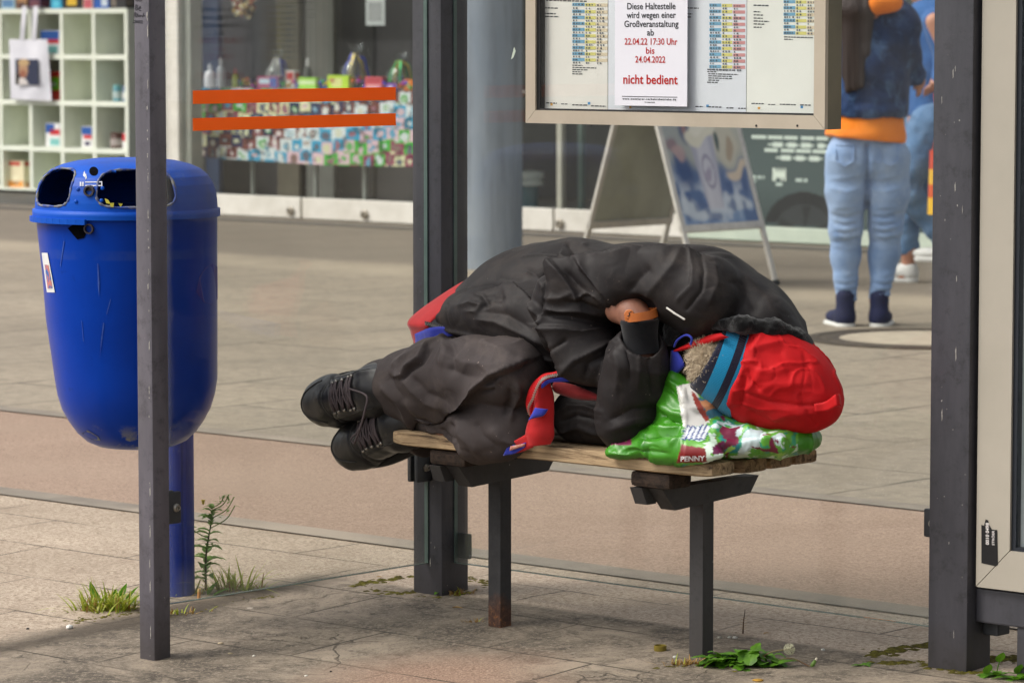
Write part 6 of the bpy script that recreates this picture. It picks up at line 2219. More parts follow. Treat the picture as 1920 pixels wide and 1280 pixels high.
hair_m = NT('grey_blond_hair'); hair_m.color(hair_m.mix(hair_m.noise(70, 3, .7), lin((228, 212, 186)), lin((180, 160, 132)))); hair_m.set(.55, 0, .4)
m = MB(); rr = random.Random(9)
bvh = BVHTree.FromPolygons([tuple(v.co) for v in man.data.vertices], [tuple(p.vertices) for p in man.data.polygons])
cnt = 0
for i in range(12000):
    px, py = rr.uniform(1284, 1350), rr.uniform(634, 728)
    if (px - 1330) / 50 + (py - 690) / 160 > .22: continue
    o = EYE; d = ray(px, py).normalized()
    hit = bvh.ray_cast(o, d)
    if hit[0] is None: continue
    e_ = (hit[0] - HC).dot(HE)
    if e_ > s0 + .03 or e_ < -.15: continue
    nrm = hit[1]
    if nrm.dot(d) > 0: nrm = -nrm
    t1 = Vector((rr.gauss(0, 1), rr.gauss(0, 1), rr.gauss(0, 1))); t1 = (t1 - nrm * t1.dot(nrm)).normalized()
    t1 = (t1 - HE * .6 + ZV * .2).normalized()
    L_ = rr.uniform(.010, .024); w_ = rr.uniform(.0004, .0007)
    ph = rr.uniform(0, 6); am = rr.uniform(.002, .005)
    tt2 = nrm.cross(t1)
    pts = [hit[0] + nrm * (.001 + .012 * math.sin(min(1, q * 1.2) * 1.6) * .8) + t1 * (L_ * q) + tt2 * am * math.sin(ph + q * 5) for q in np.linspace(0, 1, 6)]
    m.tube(pts, [w_ * 1.2] * 4 + [w_, w_ * .4], 3, caps=False)
    cnt += 1
    if cnt > 2600: break
if cnt: m.build('hair', hair_m.m, man, smooth=True)

# ---- boots
boot_m = NT('boot_leather')
kk = boot_m.mix(boot_m.fac(boot_m.noise(12, 6, .7), .38, .68), lin((24, 24, 26)), lin((36, 35, 36)))
kk = boot_m.mix(boot_m.math('MULTIPLY', boot_m.fac(boot_m.noise(28, 6, .75), .54, .72), .6), kk, lin((84, 80, 74)))
boot_m.color(kk); boot_m.set(.38, 0, .5); boot_m.bump(boot_m.noise(160, 5, .7), .25, .001)
boot_m = boot_m.m
sole_m = mat('boot_sole', (32, 31, 31), (22, 22, 23), 40, .75, bump=.4, bscale=120)
lace_m = mat('boot_lace', (92, 80, 82), (66, 58, 60), 300, .85)
hook_m = mat('hook_metal', (176, 170, 160), (140, 134, 126), 40, .3, .8)
def boot(heel, toe, dors, name='boot', mirror=1):
    f = (toe - heel).normalized()
    d = Vector(dors); d = (d - f * d.dot(f)).normalized()
    sd = d.cross(f).normalized() * 1.0
    O = heel - f * .045 - d * .05
    frame = (O, f, sd, d)
    s = SDF((-.16, -.085, -.03), (.36, .085, .24), .0032, frame)
    L_ = (toe - heel).length + .045
    S = L_ / .30
    def c(x, y, z): return Vector((x * S, y * mirror, z))
    s.ell(c(.235, -.004, .046), (.078, .060, .047), None, 0)
    s.cap(c(.20, -.002, .054), c(.13, 0, .078), .053, .050, .03)
    s.cap(c(.13, 0, .078), c(.06, 0, .10), .050, .054, .03)
    s.cap(c(.050, 0, .040), c(.045, 0, .10), .048, .054, .03)
    s.cap(c(.050, 0, .10), c(-.07, 0, .125), .053, .052, .03)
    V, Q = s.skin(2)
    loc = (V - np.array(O)) @ np.array([list(f), list(sd), list(d)]).T
    Nn = vnormals(V, Q)
    def groove(x0, wd, amp): return amp * np.exp(-((loc[:, 0] / S - x0) / wd) ** 2)
    crease = (np.exp(-((loc[:, 0] / S - .185 - .15 * np.abs(loc[:, 1])) / .005) ** 2) + np.exp(-((loc[:, 0] / S - .168 - .1 * np.abs(loc[:, 1])) / .005) ** 2)) * -.0022
    seam = -.0016 * np.exp(-((loc[:, 0] / S - .215 + 8 * loc[:, 1] ** 2) / .0022) ** 2)
    pad = .004 * np.exp(-((np.abs(loc[:, 1]) - .042) / .007) ** 2) * (loc[:, 0] / S < .19)
    V = V + Nn * (crease + seam + pad + vnoise(V, 45, 3) * .0012)[:, None]
    bo_ = mesh_obj(name, V, Q, boot_m, man)
    # sole with a rim all round
    m = MB(); n = 64; rings = []
    for (gro, z) in ((-.004, -.004), (.0035, .002), (.005, .014), (.004, .024), (.0015, .0275), (-.012, .028)):
        ring = []
        for i in range(n):
            th = 2 * math.pi * i / n
            x = math.cos(th); y = math.sin(th)
            cx, rx = .155, .158 + gro
            xx = cx + rx * math.copysign(abs(x) ** .8, x)
            t_ = (xx - 0.0) / .31
            wdt = (.046 + .017 * math.sin(max(0, min(1, (t_ - .15) / .85)) * math.pi * .78)) + gro
            yy = wdt * math.copysign(abs(y) ** .75, y)
            ring.append(O + f * (xx * S) + sd * (yy * mirror - .003) + d * z)
        rings.append(ring)
    Vr = [q for r_ in rings for q in r_]
    Fr = []
    for j in range(len(rings) - 1):
        for i in range(n):
            q = (j * n + i, j * n + (i + 1) % n, (j + 1) * n + (i + 1) % n, (j + 1) * n + i)
            Fr.append(q if mirror > 0 else q[::-1])
    Fr.append(tuple(range(n))[::-1])
    m.addmesh(Vr, Fr); m.build('sole', sole_m, bo_, smooth=True)
    bv = BVHTree.FromPolygons([Vector(v) for v in V], [tuple(int(k) for k in q) for q in Q])
    def on_top(x, y, off=.002):
        o = O + f * (x * S) + sd * y + d * .26
        h = bv.ray_cast(o, -d)
        return (h[0] + d * off) if h[0] is not None else O + f * (x * S) + sd * y + d * .1
    rows_ = [.172, .150, .128, .106, .086]
    hooks = []
    for x in rows_:
        for y in (-1, 1):
            hooks.append(on_top(x, y * (.035 + .003 * (x < .12)), .002))
            m = MB(); q = hooks[-1]
            m.lathe(q - d * .001, [(.0042, 0), (.0042, .003), (.0028, .0052), (.0012, .0052)], 12, axis=d)
            m.build('eyelet', hook_m, bo_, smooth=True)
    m = MB()
    for i in range(len(rows_)):
        L0, R0 = hooks[2 * i], hooks[2 * i + 1]
        def span(p, q):
            pp = []
            for t in np.linspace(0, 1, 7):
                w_ = p.lerp(q, t); l_ = (w_ - O)
                pp.append(on_top(l_.dot(f) / S, l_.dot(sd), .0032 + .002 * math.sin(t * 3.14)))
            return pp
        m.tube(span(L0, R0), .0025, 6)
        if i + 1 < len(rows_):
            m.tube(span(L0, hooks[2 * i + 3]), .0025, 6); m.tube(span(R0, hooks[2 * i + 2]), .0025, 6)
    m.build('laces', lace_m, bo_, smooth=True)
    m = MB()
    def seam(pts, r=.0013):
        m.tube([on_top(x, y * mirror, .0004) for x, y in pts], r, 5)
    seam([(.215 - 9 * y * y, y) for y in np.linspace(-.050, .050, 16)])
    seam([(.208 - 9 * y * y, y) for y in np.linspace(-.050, .050, 16)], .0008)
    for sg_ in (-1, 1):
        seam([(.19 - .13 * t, sg_ * (.030 + .016 * t)) for t in np.linspace(0, 1, 12)])
        seam([(x, sg_ * .046) for x in np.linspace(.195, .03, 12)], .0009)
    seam([(.145 + .155 * math.cos(t), .057 * math.sin(t)) for t in np.linspace(-1.05, 1.05, 26)], .0022)
    m.build('seam', mat('boot_seam', (64, 62, 60), (44, 43, 42), 60, .7), bo_, smooth=True)
    return bo_, hooks, d
dR = Vector((.05, -1.0, .22)); dL = Vector((.10, -1.0, .30))
bR, hkR, ddR = boot(J(738, 733, .095), J(576, 762, .065), dR)
bL, hkL, ddL = boot(J(786, 795, .13), J(634, 842, .11), dL, mirror=-1)
# loose lace end hanging down from the upper boot
m = MB()
p0 = hkR[8].lerp(hkR[9], .4) + ddR * .012
m.tube(smooth_pts([p0, J(687, 742, -.03), J(684, 770, -.035), J(676, 800, -.03), J(664, 832, -.02)], 24), .0026, 6)
m.tube(smooth_pts([J(664, 832, -.02), J(658, 822, -.022), J(668, 812, -.026), J(676, 800, -.03)], 12), .002, 6)
m.build('loose_lace', lace_m, bR, smooth=True)

# ================================================================== SHOPPING BAG UNDER THE HEAD
s = SDF((.42, -.12, .42), (1.16, .38, .76), .0032, ABF)
def lp_(a, b, z): return Vector((a, b, z))
s.ell(lp_(.80, .155, .492), (.20, .15, .050), None, 0)
s.ell(s.P(J(1290, 790, .065)), (.065, .05, .080), None, .05)
s.ell(s.P(J(1262, 740, .055)), (.030, .03, .048), None, .03)
s.ell(s.P(J(1225, 838, .02)), (.090, .045, .022), None, .03)
s.ell(s.P(J(1170, 848, .0)), (.035, .035, .012), None, .03)
s.ell(s.P(J(1290, 846, .01)), (.10, .035, .028), None, .03)
s.ell(s.P(J(1470, 826, .17)), (.06, .10, .032), None, .03)
# the head's weight
s.cut(-(s.d_ell(hp(.012, -.004), (.128, .092, .083), ax) - .002), .02)
s.cut(-(s.d_ell(s.P(hc2), (.134, .100, .106), ax)), .015)
over_seat(s, .002)
V, Q = s.skin(1)
V = folds(V, Q, [
    ([(1240, 760), (1262, 775), (1285, 780)], 6, .010), ([(1240, 775), (1262, 790), (1282, 795)], 5, -.010),
    ([(1215, 800), (1250, 805), (1280, 800)], 7, .010), ([(1200, 822), (1245, 818), (1283, 815)], 6, -.009),
    ([(1160, 846), (1210, 846), (1255, 850)], 6, -.008), ([(1255, 835), (1275, 820), (1283, 805)], 5, .006),
    ([(1238, 720), (1262, 735), (1280, 760)], 5, -.008), ([(1250, 712), (1272, 725), (1290, 760)], 5, .007),
    ([(1330, 800), (1370, 808), (1420, 806)], 7, .007), ([(1320, 815), (1380, 822), (1450, 815)], 7, -.006),
    ([(1390, 830), (1430, 822), (1480, 826)], 7, .007), ([(1300, 770), (1330, 780), (1360, 790)], 6, -.006),
    ([(1283, 730), (1285, 790), (1276, 860)], 3, .004, 1),
])
Nn = vnormals(V, Q)
rid = 1 - 2 * np.abs(vnoise(V, 15, 11))
V = V + Nn * (rid * .0055 + vnoise(V, 40, 12) * .0018)[:, None]
V = wrinkles(V, Q, 15, .008, 41, power=7, gate=.0); V = wrinkles(V, Q, 26, -.004, 45, power=6, gate=.1); V = wrinkles(V, Q, 46, .0016, 47, power=5, gate=.1)
px = project_np(V)
wq = V + np.stack([vnoise(V, 30, 51), vnoise(V, 30, 52), vnoise(V, 30, 53)], 1) * .02
n1, n2, n3 = vnoise(wq, 26, 21) + .35 * vnoise(wq, 80, 24), vnoise(wq, 32, 22) + .35 * vnoise(wq, 90, 25), vnoise(wq, 60, 23)
C = np.tile(np.array(lin((62, 136, 28))), (len(V), 1))
C[n1 > .45] = lin((52, 122, 26))
flo = (px[:, 0] > 1284 - (px[:, 1] - 790) * .05) & (px[:, 0] < 1496)
def pc(msk, c): C[msk] = lin(c)
pc(flo, (96, 166, 56))
pc(flo & (n1 > .12), (54, 156, 116)); pc(flo & (n1 > .42), (36, 128, 134)); pc(flo & (n2 > .38), (196, 214, 216)); pc(flo & (n2 < -.42), (158, 204, 90))
pc(flo & (n2 < -.62), (70, 150, 60)); pc(flo & (n3 > .55) & (px[:, 0] > 1340), (120, 30, 62)); pc(flo & (n1 < -.5), (206, 226, 210))
pc(flo & (n1 < -.38) & (n2 > 0) & (px[:, 1] < 800), (150, 70, 54))
P_ = lambda poly: inpoly(px, poly)
pc(P_([(1268, 724), (1300, 716), (1330, 792), (1312, 797), (1281, 800)]), (214, 212, 206))
pc(P_([(1296, 734), (1304, 738), (1332, 785), (1322, 790), (1304, 760)]), (150, 62, 52))
pc(P_([(1308, 745), (1350, 752), (1362, 776), (1330, 785)]), (60, 110, 130))
pc(P_([(1312, 752), (1330, 748), (1344, 764), (1324, 770)]), (190, 130, 90))
pc(P_([(1278, 833), (1322, 840), (1325, 866), (1268, 868)]), (128, 30, 30))
pc(P_([(1336, 838), (1352, 826), (1362, 828), (1356, 850), (1336, 852)]), (96, 26, 66))
for k in range(5):
    x = 1279 + k * 9
    pc(P_([(x + 10, 796), (x + 17, 800), (x + 6, 826), (x - 2, 822)]), (60, 80, 140))
    pc(P_([(x + 11, 798), (x + 15.5, 801), (x + 5, 823), (x, 820.5)]), (226, 230, 234))
pc((px[:, 0] < 1184) & (px[:, 1] < 834) & (px[:, 1] > 806) & (n1 > -.1), (116, 26, 70))
tp = print_mat('bag_print', .36, .5)
bag = mesh_obj('shopping_bag', V, Q, tp, None, cols=C)
tag(bag, 'green plastic shopping bag with bright floral print used as pillow on the bench', 'bag')
bv = BVHTree.FromPolygons([Vector(v) for v in V], [tuple(int(k) for k in q) for q in Q])
def on_bag(px_, py_, off=.0012):
    d = ray(px_, py_).normalized()
    h = bv.ray_cast(EYE, d)
    return (h[0] - d * off) if h[0] is not None else onb(px_, py_, -.06)
m = MB(); Vt, Ft = text_mesh('PENNY', 1.0, 'LEFT', .035)
xs = [v[0] for v in Vt]; x0_, x1_ = min(xs), max(xs)
m.addmesh([on_bag(1276 + 46 * (x - x0_) / (x1_ - x0_), 864.5 - 1.5 * (x - x0_) / (x1_ - x0_) - y * 13.0, .0016) for x, y in Vt], Ft, lin((226, 220, 220)))
m.build('lettering', prt, bag, colors=True)
# ================================================================== PEOPLE IN FRONT OF THE SHOP
def JY(px, py, Y):
    d = ray(px, py)
    return EYE + d * (Y / d.y)
def ychain(pts):
    return [(JY(*a[:3]), JY(*b[:3]), a[3], b[3]) for a, b in zip(pts, pts[1:])]
def denim(name, c, c2, dust, amt=.35):
    return cloth_mat(name, c, c2, dust, .9, 500, amt, .1)
jean_m = denim('light_blue_jeans', (146, 170, 204), (114, 144, 188), (172, 190, 214), .5)
djack_m = denim('dark_denim', (36, 62, 106), (20, 36, 68), (92, 128, 172), .75)
orange_m = cloth_mat('orange_sweat', (246, 140, 34), (232, 122, 26), (240, 150, 60), .85, dustamt=.3)
hairb_m = NT('brown_hair'); hairb_m.color(hairb_m.mix(hairb_m.noise(9, 5, .7, vec=hairb_m.scaled(6, 6, .5)), lin((58, 42, 38)), lin((34, 25, 24)))); hairb_m.set(.5, 0, .4); hairb_m.bump(hairb_m.noise(30, 4, .7, vec=hairb_m.scaled(6, 6, .3)), .6, .01); hairb_m = hairb_m.m
navy_m = mat('navy_canvas', (22, 30, 70), (16, 22, 54), 20, .85)
rubw_m = mat('white_rubber', (226, 226, 222), (206, 206, 202), 20, .6)

YW = ong(1606, 611).y
zg = ong(1606, 611).z
s = SDF((1.15, YW - .32, zg - .02), (2.02, YW + .36, zg + 1.75), .012)
LL = [(1590, 300, YW, .106), (1588, 360, YW - .01, .100), (1586, 424, YW, .074), (1586, 480, YW + .02, .066), (1587, 560, YW + .01, .045)]
RR = [(1662, 300, YW, .106), (1663, 360, YW - .01, .100), (1661, 424, YW, .074), (1658, 480, YW + .02, .068), (1647, 560, YW + .01, .045)]
sh = lambda L, k: [(a, b, c, d * k) for a, b, c, d in L]
melt(s, ychain(sh(LL, .8) + [(1587, 592, YW, .036), (1584, 604, YW + .08, .03)]), .03)
melt(s, ychain(sh(RR, .8) + [(1648, 592, YW, .036), (1652, 604, YW + .08, .03)]), .03)
melt(s, ychain([(1626, 270, YW, .125), (1630, 150, YW, .115), (1634, 40, YW, .125), (1636, -5, YW, .06), (1638, -40, YW + .02, .05)]), .05)
melt(s, ychain([(1690, 22, YW, .05), (1706, 90, YW - .01, .04), (1722, 150, YW + .06, .028), (1724, 160, YW + .08, .022)]), .03)
melt(s, ychain([(1578, 22, YW, .05), (1560, 100, YW - .01, .042), (1566, 170, YW + .10, .03), (1590, 178, YW + .2, .025)]), .03)
for i in range(4):
    melt(s, ychain([(1721 + i * 2.2, 160, YW + .06 + .012 * i, .010), (1720 + i * 2.0, 174, YW + .07 + .012 * i, .008), (1717 + i * 1.6, 182 - i, YW + .085 + .012 * i, .007)]), .006)
melt(s, ychain([(1718, 158, YW + .05, .011), (1713, 168, YW + .05, .008)]), .006)
for i in range(4):
    melt(s, ychain([(1590, 172 + i * 4, YW + .2, .010), (1600, 174 + i * 4, YW + .22, .008), (1606, 178 + i * 4, YW + .22, .007)]), .006)
hc = JY(1640, -62, YW + .02)
s.ell(hc, (.075, .095, .115), None, .02)
s.ell(hc + Vector((0, .05, -.05)), (.055, .05, .06), None, .02)
s.cap(hc + Vector((0, .09, .01)), hc + Vector((0, .115, -.03)), .009, .014, .01)
for sd in (-1, 1): s.ell(hc + Vector((.076 * sd, .0, -.01)), (.01, .02, .03), None, .005)
V, Q = s.skin(1)
skin2 = mat('skin_fair', (190, 140, 116), (174, 122, 100), 12, .6)
wom = mesh_obj('person', V, Q, skin2)
tag(wom, 'standing person seen from behind in light blue jeans, orange sweater and dark denim jacket', 'person')
s = SDF((1.15, YW - .32, zg + .02), (2.02, YW + .36, zg + 1.2), .009)
melt(s, ychain([(1626, 230, YW, .15), (1626, 285, YW, .15)]), .02)
a1_ = s.new(); melt(a1_, ychain(LL), .03); a1_.add(a1_.d_capsule(JY(1590, 290, YW - .06), JY(1592, 300, YW - .06), .085), .05)
a2_ = s.new(); melt(a2_, ychain(RR), .03); a2_.add(a2_.d_capsule(JY(1662, 290, YW - .06), JY(1660, 300, YW - .06), .085), .05)
s.add(a1_.F, .03); s.add(np.where(True, a2_.F, 0), .012)
zz_ = JY(1606, 574, YW).z
s.cut(-(s.Z - zz_) + 0 * s.X)
V, Q = s.skin(1)
fl = []
for x0 in (1560, 1632):
    for i, (y, a_) in enumerate(((304, .004), (330, .005), (356, .006), (385, .005), (398, .007), (405, -.006), (412, .009), (419, -.008), (426, .010), (433, -.008), (440, .008), (449, -.005), (462, .004), (512, .004), (524, .006), (531, -.006), (537, .009), (543, -.008), (549, .010), (555, -.009), (561, .010), (567, -.009))):
        fl.append(([(x0 - 6, y + (5 if i % 2 else -4)), (x0 + 26, y + 4), (x0 + 58, y - (5 if i % 3 else -3))], 4.2 if y < 390 else 3.0, a_))
fl.append(([(1626, 270), (1627, 350), (1626, 425)], 5, -.03, 1))
V = folds(V, Q, fl)
V = V + vnormals(V, Q) * (vnoise(V, 14, 4) * .006)[:, None]
jo = mesh_obj('jeans', V, Q, jean_m, wom)
for x in (1584, 1668):
    m = MB()
    bvj = BVHTree.FromPolygons([Vector(v) for v in V], [tuple(int(k) for k in q) for q in Q])
    def onj(px, py):
        h = bvj.ray_cast(EYE, ray(px, py).normalized()); return (h[0] - ray(px, py).normalized() * .004) if h[0] is not None else JY(px, py, YW - .15)
    loop = [(x - 17, 272), (x + 17, 272), (x + 16, 302), (x, 312), (x - 16, 302), (x - 17, 272)]
    m.tube([onj(loop[i][0] + (loop[i + 1][0] - loop[i][0]) * t, loop[i][1] + (loop[i + 1][1] - loop[i][1]) * t) for i in range(5) for t in (0, .25, .5, .75)], .0035, 5)
    m.build('pocket_seam', jean_m, jo)
s = SDF((1.15, YW - .34, zg + .75), (2.02, YW + .36, zg + 1.72), .010)
s.cap(JY(1624, 252, YW), JY(1626, 190, YW), .186, .150, 0)
s.cut(s.d_half(JY(1624, 262, YW), Vector((-.1, 0, -1)).normalized()), .006)
s.cut(-s.d_capsule(JY(1624, 290, YW), JY(1626, 200, YW), .15))
s.cap(JY(1640, 10, YW - .15), JY(1676, 4, YW - .12), .05, .042, .03)
s.cap(JY(1640, 0, YW), JY(1640, 30, YW), .07, .07, .03)
V, Q = s.skin(1)
V = V + vnormals(V, Q) * (vnoise(V, 11, 4) * .006)[:, None]
mesh_obj('orange_sweater', V, Q, orange_m, wom)
s = SDF((1.10, YW - .36, zg + .85), (2.06, YW + .40, zg + 1.6), .010)
s.cap(JY(1626, 200, YW), JY(1630, 120, YW), .190, .185, 0)
s.cap(JY(1604, 60, YW), JY(1668, 55, YW), .145, .145, .06)
melt(s, ychain([(1684, 34, YW, .075), (1700, 95, YW - .02, .062), (1716, 140, YW + .04, .048)]), .03)
melt(s, ychain([(1584, 34, YW, .075), (1562, 100, YW - .02, .062), (1568, 165, YW + .10, .048)]), .03)
s.cut(s.d_half(JY(1624, 219, YW), Vector((0, 0, -1))), .008)
V, Q = s.skin(1)
V = folds(V, Q, [([(1600, 205), (1650, 210), (1700, 205)], 5, .008), ([(1600, 190), (1650, 196), (1700, 188)], 6, -.010), ([(1640, 60), (1660, 110), (1690, 140)], 7, -.010), ([(1690, 60), (1700, 100), (1705, 140)], 6, .008), ([(1610, 120), (1650, 150), (1690, 165)], 8, .008), ([(1615, 150), (1650, 172), (1690, 180)], 7, -.009)])
V = V + vnormals(V, Q) * (vnoise(V, 13, 4) * .008 + vnoise(V, 30, 6) * .004)[:, None]
mesh_obj('denim_jacket', V, Q, djack_m, wom)
s = SDF((1.15, YW - .40, zg + .9), (2.02, YW + .30, zg + 1.9), .010)
s.ell(hc + Vector((0, -.02, .012)), (.088, .10, .122), None, 0)
s.cut(-s.d_ell(hc + Vector((0, .10, -.05)), (.065, .09, .12)))
for i, (x, yb, dy) in enumerate(((1590, 190, -.17), (1602, 185, -.19), (1614, 176, -.19), (1626, 120, -.18), (1586, 160, -.14))):
    s.cap(hc + Vector((-.05 + .025 * i, -.06, -.02)), JY(1606 + (x - 1606) * .8, 20, YW - .15), .05, .045, .03)
    s.cap(JY(1606 + (x - 1606) * .8, 20, YW - .15), JY(x, yb - 20, YW + dy), .042, .018, .02)
V, Q = s.skin(1)
V = V + vnormals(V, Q) * (vnoise(V * np.array([5, 5, .5]), 9, 4) * .008)[:, None]
mesh_obj('long_hair', V, Q, hairb_m, wom)
def sneaker(x, y, Y, up_, sole_, par, name='shoe', yaw=0.0, L=.25, hi=.10):
    c = JY(x, y, Y)
    f = Vector((math.sin(yaw), math.cos(yaw), 0)); sd = f.cross(ZV)
    fr_ = (c, f, sd, ZV)
    s = SDF((-.10, -.09, -.02), (.28, .09, .20), .006, fr_)
    s.ell((.12, 0, .045), (.10, .043, .034), None, 0)
    s.cap((.0, 0, .05), (.06, 0, .055), .042, .042, .03)
    s.cap((.0, 0, .05), (.005, 0, hi + .02), .042, .044, .03)
    V, Q = s.skin(1)
    o = mesh_obj(name, V, Q, up_, par)
    s = SDF((-.10, -.09, -.02), (.28, .09, .20), .005, fr_)
    d2 = np.maximum(s.d_capsule((.0, 0, .014), (.165, 0, .014), .046, .046), np.abs(s.Z - .014) - .014)
    s.add(d2, 0)
    V, Q = s.skin(1)
    mesh_obj('sole', V, Q, sole_, o)
sneaker(1585, 616, YW - .01, navy_m, rubw_m, wom, 'shoe', -.25, hi=.125)
sneaker(1648, 616, YW - .01, navy_m, rubw_m, wom, 'shoe', .25, hi=.125)

# second walker, half hidden by the right post
YS = ong(1700, 529).y
zs = ong(1700, 529).z
jean2_m = denim('washed_jeans', (96, 128, 164), (80, 112, 150), (130, 158, 188))
shirt_m = denim('denim_shirt', (58, 100, 156), (46, 84, 138), (90, 130, 180))
s = SDF((1.80, YS - .35, zs - .02), (2.62, YS + .42, zs + 1.80), .012)
stand = [(1742, 228, YS, .13), (1722, 370, YS, .072), (1705, 400, YS, .066), (1704, 470, YS + .02, .05)]
trail = [(1748, 232, YS - .14, .125), (1700, 352, YS - .14, .074), (1706, 366, YS - .14, .07), (1772, 456, YS - .14, .05)]
tor = [(1745, 226, YS - .07, .135), (1748, 120, YS - .07, .13), (1752, 30, YS - .07, .13), (1748, 0, YS - .06, .05)]
melt(s, ychain(sh(stand, .8) + [(1703, 512, YS + .02, .036), (1690, 520, YS + .02, .03)]), .03)
melt(s, ychain(sh(trail, .8) + [(1784, 462, YS - .14, .034), (1790, 482, YS - .14, .03)]), .03)
melt(s, ychain(sh(tor, .9)), .04)
melt(s, ychain([(1752, 40, YS - .25, .05), (1775, 110, YS - .26, .04), (1752, 160, YS - .26, .03)]), .03)
for i in range(4):
    melt(s, ychain([(1752, 160 + i * 3, YS - .28 + i * .012, .011), (1738, 164 + i * 4, YS - .28 + i * .012, .009), (1732, 170 + i * 4, YS - .27 + i * .012, .008)]), .006)
melt(s, ychain([(1752, 158, YS - .30, .011), (1742, 156, YS - .31, .009)]), .006)
hc = JY(1740, -30, YS - .07)
s.ell(hc, (.09, .075, .115), None, .02); s.ell(hc + Vector((-.05, 0, -.05)), (.05, .05, .06), None, .02)
s.cap(hc + Vector((-.085, 0, .01)), hc + Vector((-.11, 0, -.03)), .009, .014, .01)
for sd in (-1, 1): s.ell(hc + Vector((.0, .076 * sd, -.01)), (.02, .01, .03), None, .005)
V, Q = s.skin(1)
wk = mesh_obj('person', V, Q, skin2)
tag(wk, 'walking person in washed jeans and white sneakers half hidden by the right shelter post', 'person')
s = SDF((1.80, YS - .35, zs + .04), (2.62, YS + .42, zs + 1.2), .010)
melt(s, ychain(stand), .03)
b1_ = s.new(); melt(b1_, ychain(trail), .03); s.add(b1_.F, .02)
s.cut(s.d_half(JY(1740, 186, YS), Vector((0, 0, 1)))); s.cut(s.d_half(JY(1704, 478, YS + .02), Vector((0, 0, -1))))
V, Q = s.skin(1); V = V + vnormals(V, Q) * (vnoise(V, 15, 4) * .009 + vnoise(V, 34, 5) * .004)[:, None]
mesh_obj('jeans', V, Q, jean2_m, wk)
s = SDF((1.80, YS - .40, zs + .85), (2.62, YS + .42, zs + 1.6), .010)
melt(s, ychain(tor[:3]), .04); melt(s, ychain([(1752, 40, YS - .22, .066), (1776, 108, YS - .25, .056), (1762, 146, YS - .26, .045)]), .03)
s.cut(s.d_half(JY(1740, 218, YS), Vector((0, 0, -1))), .01)
V, Q = s.skin(1); V = V + vnormals(V, Q) * (vnoise(V, 13, 4) * .008)[:, None]
mesh_obj('denim_shirt', V, Q, shirt_m, wk)
s = SDF((1.80, YS - .40, zs + 1.2), (2.62, YS + .3, zs + 1.9), .012)
s.ell(hc + Vector((.02, 0, .012)), (.10, .088, .122), None, 0); s.cut(-s.d_ell(hc + Vector((-.11, 0, -.05)), (.08, .07, .11)))
V, Q = s.skin(1); mesh_obj('short_hair', V, Q, hairb_m, wk)
sneaker(1706, 530, YS + .02, mat('white_leather', (224, 224, 220), (204, 204, 200), 14, .55), rubw_m, wk, 'shoe', -1.2, hi=.06)
sneaker(1786, 492, YS - .14, mat('white_leather', (224, 224, 220)), rubw_m, wk, 'shoe', -1.2, hi=.06)
# bright carrier bag hanging beside the walker
cb = JY(1766, 402, YS - .34)
m = MB()
for zz0, zz1, c in ((0, .09, (226, 180, 50)), (.09, .16, (206, 90, 50)), (.16, .24, (222, 176, 60)), (.24, .34, (196, 76, 56))):
    n = 20; V = []
    for z, k in ((zz0, 1), (zz1, 1)):
        for i in range(n):
            th = 2 * math.pi * i / n
            w_ = .15 - .10 * (z / .34) * 0 
            V.append(cb + Vector((math.copysign(abs(math.cos(th)) ** .5, math.cos(th)) * .075 * (1 - .3 * z), math.copysign(abs(math.sin(th)) ** .6, math.sin(th)) * (.03 + .03 * (1 - z / .34)), z)))
    m.addmesh(V, [(i, (i + 1) % n, n + (i + 1) % n, n + i) for i in range(n)] + ([tuple(range(n))[::-1]] if zz0 == 0 else []), lin(c))
cbo = m.build('carrier_bag', goods_m, colors=True, origin=cb)
tag(cbo, 'red and yellow carrier bag hanging beside the walking person at the right post', 'bag')
m = MB(); m.tube([cb + Vector((-.05, 0, .335)), cb + Vector((-.02, -.02, .48)), JY(1752, 176, YS - .27)], .006, 6); m.tube([cb + Vector((.05, 0, .335)), cb + Vector((.01, 0, .48)), JY(1754, 176, YS - .265)], .006, 6)
m.build('handle', mat('bag_handle', (196, 80, 56), None, 9, .6), cbo)

# ================================================================== WEEDS, MOSS AND LITTER
def leafmat(name, c, c2, tr=.35):
    N = NT(name)
    k = N.mix(N.fac(N.noise(40, 4, .6), .38, .66), lin(c), lin(c2))
    N.color(k); N.set(.5, 0, .4)
    td = N.n('ShaderNodeBsdfTranslucent'); N.l(k, td.inputs[0])
    mx = N.n('ShaderNodeMixShader'); mx.inputs[0].default_value = tr
    N.l(N.b.outputs[0], mx.inputs[1]); N.l(td.outputs[0], mx.inputs[2]); N.l(mx.outputs[0], N.out.inputs[0])
    return N.m
grass_m = leafmat('grass_blade', (140, 160, 44), (176, 176, 70))
straw_m = leafmat('dry_straw', (176, 142, 76), (140, 104, 54), .2)
dand_m = leafmat('dandelion_leaf', (100, 148, 36), (72, 116, 28))
weed_m = leafmat('weed_leaf', (136, 168, 88), (108, 144, 70), .45)
stem_m = mat('weed_stem', (74, 84, 46), (84, 66, 48), 40, .7)

